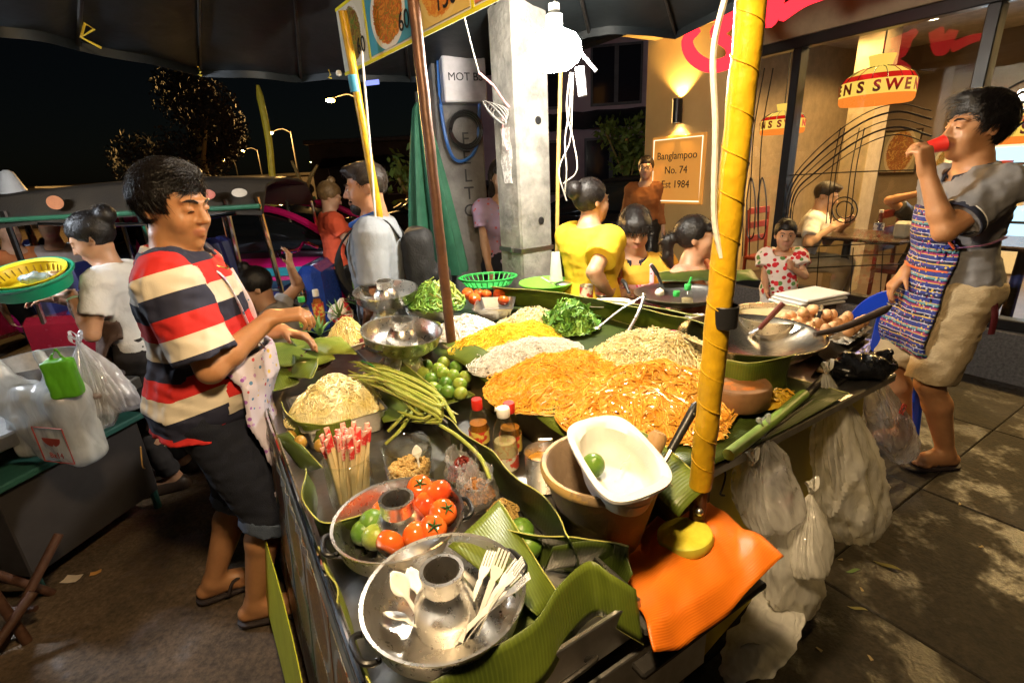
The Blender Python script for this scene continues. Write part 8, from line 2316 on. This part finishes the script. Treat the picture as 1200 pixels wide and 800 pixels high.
# ---------------------------------------------------------------- street traffic
def loftrings(st, n=20):
    """st rows: x, half width, z bottom, z top, roundness -> ring grid"""
    P = []
    for x, w, z0, z1, k in st:
        a = np.linspace(0, 2 * math.pi, n, endpoint=False)
        c, s_ = np.cos(a), np.sin(a)
        P.append(np.stack([np.full(n, x), w * np.sign(c) * np.abs(c) ** k, (z0 + z1) / 2 + (z1 - z0) / 2 * np.sign(s_) * np.abs(s_) ** k], 1))
    return np.array(P)
def car(label, p, rz, paint, lower=None):
    t = thing('parked_car', label, 'car', p, rz)
    body = [(-2.15, .5, .45, .62, .5), (-2.1, .74, .3, .86, .4), (-1.5, .84, .2, .92, .3), (-.5, .86, .2, .93, .3), (.6, .86, .2, .93, .3), (1.3, .84, .2, .90, .3), (2.0, .74, .25, .78, .4), (2.12, .5, .4, .6, .5)]
    g = G().grid(loftrings(body, 28), wrap=True); b = ob('body', g, paint, t)
    cab = [(-1.75, .66, .85, .93, .5), (-1.2, .66, .85, 1.32, .45), (-.7, .66, .85, 1.42, .4), (.2, .66, .85, 1.42, .4), (.7, .66, .85, 1.3, .45), (1.35, .62, .85, .92, .5)]
    ob('windows', G().grid(loftrings(cab, 28), wrap=True), mat('car glass', (.01, .012, .014), .06, var=0), t)
    for q in (-1, 1):
        ob('roof_rail', G().tube(smoothpath([(-1.75, q * .67, .93), (-1.25, q * .63, 1.29), (-.75, q * .57, 1.405), (.2, q * .57, 1.405), (.7, q * .62, 1.27), (1.38, q * .66, .93)], 30), .035, 8), paint, t)
        for x in (-.35, .35): ob('pillar', G().tube([(x, q * .68, .9), (x, q * .58, 1.40)], .03, 8), paint, t)
        if lower: ob('teal_stripe', G().box((-1.9, q * .862 - .01, .78), (1.7, q * .862 + .01, .86), bev=.004), lower, t, smooth=False)
    ob('roof', G().slab(np.array([[(x, y, 1.425 - .05 * (y / .6) ** 2 - .03 * ((x + .25) / .6) ** 2) for y in np.linspace(-.55, .55, 7)] for x in np.linspace(-.85, .35, 7)]), .02), paint, t)
    for x in (-1.35, 1.3):
        for q in (-1, 1):
            w = ob('wheel', G().lathe([(.18, -.09), (.3, -.09), (.31, -.06), (.31, .06), (.3, .09), (.18, .09)], 24, MT((x, q * .78, .31), rx=R(90))), mat('tyre', (.02, .02, .02), .8), t)
            ob('rim', G().lathe([(.001, .05), (.17, .07), (.185, .088), (.18, .06)], 20, MT((x, q * .78, .31), rx=R(90 * q))), CHROME, w)
    for q in (-1, 1):
        ob('headlight', G().ball((2.02, q * .55, .64), (.09, .14, .07), 12), mat('lamp glass', (.6, .6, .6), .1), t)
        ob('tail_light', G().ball((-2.08, q * .58, .68), (.07, .12, .09), 12), RED, t)
    return t
PNK = mat('magenta car paint', (.62, .012, .16), .22, var=.1, coat=.6)
pc_ = aty(262, 285, 5.6)
car('magenta taxi with dark windows parked behind the tuk-tuk', (pc_[0] - .1, 5.6, 0), R(178), PNK, mat('teal paint', (.03, .3, .36), .3))
pc_ = aty(735, 225, 8.5)
car('black car standing behind the women near the sign', (pc_[0], 8.5, 0), R(160), mat('black car paint', (.012, .012, .014), .15, coat=.6))
pc_ = aty(560, 235, 12)
car('dark grey car far down the street behind the green parasol', (pc_[0] - .5, 12.5, 0), R(170), mat('grey car paint', (.05, .05, .055), .25, coat=.5))
# tuk-tuk
tt_ = aty(205, 250, 4.35)
t = thing('tuk_tuk', 'three-wheeled tuk-tuk with dark curved roof and blue seats', 'tuk-tuk', (tt_[0], 4.35, 0), R(2))
ROOF = mat('tuk-tuk canvas', (.035, .028, .022), .45, c2=(.06, .045, .03), scale=4, bump=.15)
ob('roof', G().slab(np.array([[(x, y, 1.70 - .10 * (y / .6) ** 2 - .04 * (x / 1.0) ** 2 + (-.14 if abs(y) > .58 else 0)) for y in (-.62, -.6, -.45, -.25, 0, .25, .45, .6, .62)] for x in np.linspace(-1.0, .98, 12)]), .02), ROOF, t)
GT = mat('green trim', (.03, .12, .06), .4)
for y in (-.62, .62): ob('roof_trim', G().tube([(-1.0, y, 1.46), (.98, y, 1.46)], .018, 8), GT, t)
for x in (-.85, .1, .72, .95):
    for y in (-.58, .58): ob('roof_post', G().tube([(x + (.06 if x > .9 else 0), y, .55), (x, y, 1.52)], .02, 8), CHROME, t)
ob('body', G().box((-1.05, -.6, .28), (.2, .6, .72), bev=.05), mat('tuk-tuk red', (.25, .01, .02), .25, coat=.5), t, smooth=False)
ob('front_cowl', G().box((1.0, -.3, .35), (1.2, .3, .95), bev=.06), mat('tuk-tuk blue', (.02, .05, .25), .25, coat=.5), t, smooth=False)
BV = mat('blue vinyl', (.025, .03, .12), .3)
for x, y0, y1 in ((-.75, -.52, .52), (.45, -.25, .25)):
    ob('seat', G().box((x - .02, y0, .62), (x + .42, y1, .76), bev=.05), BV, t, smooth=False)
    for q in range(3):
        yy = y0 + (y1 - y0) * (q + .5) / 3
        ob('seat_back', G().box((x - .14, yy - (y1 - y0) / 6.3, .68), (x + .0, yy + (y1 - y0) / 6.3, 1.16), MT(ry=-.12), bev=.05), BV, t, smooth=False)
ob('handlebar', G().tube(smoothpath([(1.0, -.4, 1.02), (.92, -.3, 1.08), (.95, 0, 1.05), (.92, .3, 1.08), (1.0, .4, 1.02)], 16), .016, 8), CHROME, t)
ob('side_rail', G().tube(smoothpath([(-.6, -.62, 1.42), (.2, -.64, 1.38), (.8, -.62, 1.42)], 16), .014, 8), CHROME, t)
ob('grab_rail', G().tube(smoothpath([(-.2, -.63, .82), (.3, -.65, .85), (1.0, -.63, .84)], 16), .014, 8), CHROME, t)
for q in (-.45, .45):
    ob('headlight', G().lathe([(.001, .05), (.06, .045), (.09, .02), (.095, 0), (.07, -.06), (.001, -.09)], 20, MT((1.08, q, .75), ry=R(90))), CHROME, t)
for x, y in ((-.7, -.5), (-.7, .5), (1.25, 0)):
    w = ob('wheel', G().lathe([(.12, -.06), (.22, -.06), (.23, -.04), (.23, .04), (.22, .06), (.12, .06)], 22, MT((x, y, .23), rx=R(90))), MATS['tyre'], t)
    ob('rim', G().lathe([(.001, .03), (.12, .05), (.13, .06)], 18, MT((x, y, .23), rx=R(90))), CHROME, w)
ob('red_panel', G().prism([(0, 0), (.28, 0), (.12, .45), (.04, .45)], -.01, .01, MT((-1.35, -.55, .85), rx=R(90))), mat('red gold panel', (.4, .03, .03), .4, c2=(.5, .3, .05), scale=6, sharp=True), t, smooth=False)
for x, m_, sx in ((-.43, mat('orange sticker', (.45, .16, .06), .5), .06), (.62, mat('red sticker', (.5, .10, .04), .5), .07), (.86, mat('cream sticker', (.5, .4, .28), .5), .055)):
    ob('sticker', G().lathe([(.001, .0), (sx, 0), (sx, -.003)], 20, MT((x, -.634, 1.56), rx=R(90), s=(1, .55 if x > 0 else .8, 1))), m_, t)
# second tuk-tuk roof further left and dim street tables
tt2 = dup(t, (tt_[0] - 2.4, 5.3, 0), R(-6), 'second tuk-tuk standing behind the woman in white')

# ---------------------------------------------------------------- street lamps, trees, far houses
def lamp(label, px, py, h, e):
    p = at(px, py, h)
    t = thing('street_lamp', label, 'street lamp', (p[0], p[1], 0), R(20))
    ob('post', G().tube([(1.5, 0, 0), (1.5, 0, h + .1)], [.09, .05], 8), DARKMETAL, t)
    ob('arm', G().tube(smoothpath([(1.5, 0, h), (.9, 0, h + .3), (.1, 0, h + .12)], 10), .04, 6), DARKMETAL, t)
    ob('lamp_head', G().ball((0, 0, h), (.22, .14, .10), 14), glow('sodium lamp', (1, .62, .12), 60), t)
    point('sodium light', (p[0], p[1], h - .2), e, (1, .55, .16), .15)
lamp('brightest yellow street lamp beside the thin yellow canopy pole', 387, 118, 5.5, 9000)
lamp('small street lamp next to the bent yellow pole', 317, 156, 5.5, 9000)
lamp('street lamp glimmering under the tree crown', 285, 177, 5.5, 5000)
lamp('very small street lamp beside the one under the tree crown', 262, 188, 5.5, 800)
lamp('tiny far street lamp low above the taxi', 365, 190, 5.5, 800)
YPL = mat('yellow banner cloth', (.65, .52, .03), .5)
q0, q1 = aty(322, 225, 7.2), aty(302, 100, 7.2)
tag(ob('yellow_pole', G().tube(smoothpath([[q0[0], 7.2, 0], q0, (q0 + q1) / 2 + [.03, 0, 0], q1], 16), np.r_[np.full(15, .045), .02], 8), YPL), 'slightly bent bright yellow pole rising behind the tuk-tuk roof', 'pole')
q0 = aty(358, 230, 8.5)
t = thing('bare_tree', 'small forked bare tree lit yellow behind the woman in red', 'tree', (q0[0], 8.5, 0))
BARK = mat('bark', (.35, .26, .08), .8, bump=.4)
ob('trunk', G().tube([(0, 0, 0), (.02, 0, 1.0), (.0, 0, 1.5)], [.09, .07, .06], 8), BARK, t)
for d in ((-.12, 0, .5), (.28, 0, .42)): ob('limb', G().tube([(0, 0, 1.45), (d[0] * .5, 0, 1.45 + d[2] * .6), (d[0], 0, 1.45 + d[2])], [.035, .03, .02], 8), BARK, t)
def tree(label, p, h, r, seed, m, n=2600, trunk_r=.2, leaf=.16, zs=.8):
    r_ = np.random.default_rng(seed)
    t = thing('street_tree', label, 'tree', p)
    ob('trunk', G().tube([(0, 0, 0), (.1, 0, h * .3), (0, .1, h * .62)], [trunk_r, trunk_r * .8, trunk_r * .4], 8), BARK, t)
    cl = [(r_.normal(0, .45, 3) * r * [1, 1, zs] + [0, 0, h * .75], r * r_.uniform(.3, .5)) for _ in range(14)]
    for c_, _ in cl[:7]: ob('limb', G().tube([(0, .05, h * .5), c_ * [.5, .5, .8], c_], [trunk_r * .4, trunk_r * .25, .02], 6), BARK, t)
    V = []
    pk = r_.integers(0, 14, n)
    d = r_.normal(size=(n, 3)); d /= np.linalg.norm(d, axis=1, keepdims=True)
    c = np.array([cl[i][0] for i in pk]) + d * (np.array([cl[i][1] for i in pk]) * r_.random(n) ** .4)[:, None]
    a = r_.normal(size=(n, 3)); a /= np.linalg.norm(a, axis=1, keepdims=True); b = np.cross(a, d); b /= np.linalg.norm(b, axis=1, keepdims=True) + 1e-9
    s_ = leaf * r_.uniform(.5, 1.2, (n, 1))
    P = np.stack([c - a * s_, c + b * s_ * .45, c + a * s_, c - b * s_ * .45], 1)
    ob('crown', G().add(P.reshape(-1, 3), np.arange(4 * n).reshape(-1, 4)), m, t, smooth=False)
p = aty(225, 150, 17); tree('tall roundish tree lit dimly brown above the vendor head', (p[0], 17, 0), 4.4, 2.0, 3, mat('dim foliage', (.016, .012, .005), .7, var=.4), 14000, .2, .085)
p = aty(490, 190, 6.5); tree('small bright green branchy tree behind the brown pole', (p[0], 6.5, 0), 2.2, .55, 5, mat('yellow green foliage', (.14, .20, .03), .6, var=.4), 260, .05, .07)
p = aty(735, 190, 10); tree('yellow-green bush by the far house', (p[0], 10, 0), 2.6, .75, 6, MATS['yellow green foliage'], 900, .05, .08)
def house(label, p, rz, w, d, h, wallm, wins, awn=None):
    t = thing('far_house', label, 'building', p, rz)
    ob('wall', G().box((-w / 2, 0, 0), (w / 2, d, h)), wallm, t, smooth=False)
    ob('roof', G().box((-w / 2 - .15, -.2, h), (w / 2 + .15, d + .1, h + .18), bev=.02), DARKMETAL, t, smooth=False)
    for x, z, ww, hh in wins:
        f = ob('window', G().box((x - ww / 2, -.05, z), (x + ww / 2, -.002, z + hh), bev=.01), mat('window surround', (.10, .09, .10), .5), t, smooth=False)
        for q in (-1, 1):
            ob('pane', G().box((x + q * ww / 4 - ww / 4 + .05, -.062, z + .06), (x + q * ww / 4 + ww / 4 - .05, -.052, z + hh - .06)), mat('night pane', (.015, .015, .025), .08, var=0), f, smooth=False)
    if awn: ob('awning', G().slab(np.array([[(x, -1.1 * b, awn[2] - .45 * b + .03 * math.sin(x * 8)) for b in (0, .5, 1)] for x in np.linspace(awn[0], awn[1], 16)]), .02), TARP, t)
    return t
PL = mat('mauve plaster', (.55, .40, .44), .8, c2=(.42, .30, .34), scale=2)
p = aty(720, 240, 13.0); house('mauve plastered house with dark windows between the post and the sign', (p[0] + .3, 13, 0), R(-8), 8, 5, 5.2, PL, [(-2.2, 1.0, 1.2, 1.3), (-.4, 1.0, 1.3, 1.3), (1.4, 1.0, 1.2, 1.3), (-2.2, 3.0, 1.2, 1.3), (-.3, 3.0, 1.2, 1.3), (1.5, 3.0, 1.2, 1.3)], (-2.5, 2.8, 2.9))
p = aty(480, 240, 22); house('dark low shophouse down the street', (p[0], 24, 0), R(4), 9, 5, 3.2, mat('dark plaster', (.025, .02, .018), .8, c2=(.015, .013, .012), scale=1.5), [(-3, .9, 1.6, 1.4), (-.5, .9, 1.6, 1.4), (2, .9, 1.6, 1.4)], (-4, 4, 2.6))
p = aty(250, 240, 30); house('long dark terrace behind the tree', (p[0], 34, 0), R(6), 26, 6, 2.1, MATS['dark plaster'], [(-10 + 3.2 * k, .7, 1.8, 1.1) for k in range(7)])
p = aty(20, 240, 30); house('low dark house at the end of the street', (p[0] - 3, 27, 0), R(12), 12, 6, 2.0, MATS['dark plaster'], [(-3, .7, 1.6, 1.0), (0, .7, 1.6, 1.0), (3, .7, 1.6, 1.0)])
# white cone of a far lamp shade at the left edge, dark awning near the bulb
p = aty(12, 215, 5.0)
tag(ob('lamp_shade', G().lathe([(.02, .12), (.05, .1), (.10, -.05), (.13, -.12), (.125, -.12), (.045, .1)], 20), WHITE, loc=p), 'white conical shade above the side stall', 'lamp shade')
tag(ob('shade_post', G().tube([(p[0], p[1], 0), p], .015, 6), DARKMETAL), 'thin dark post carrying the white conical shade', 'post')
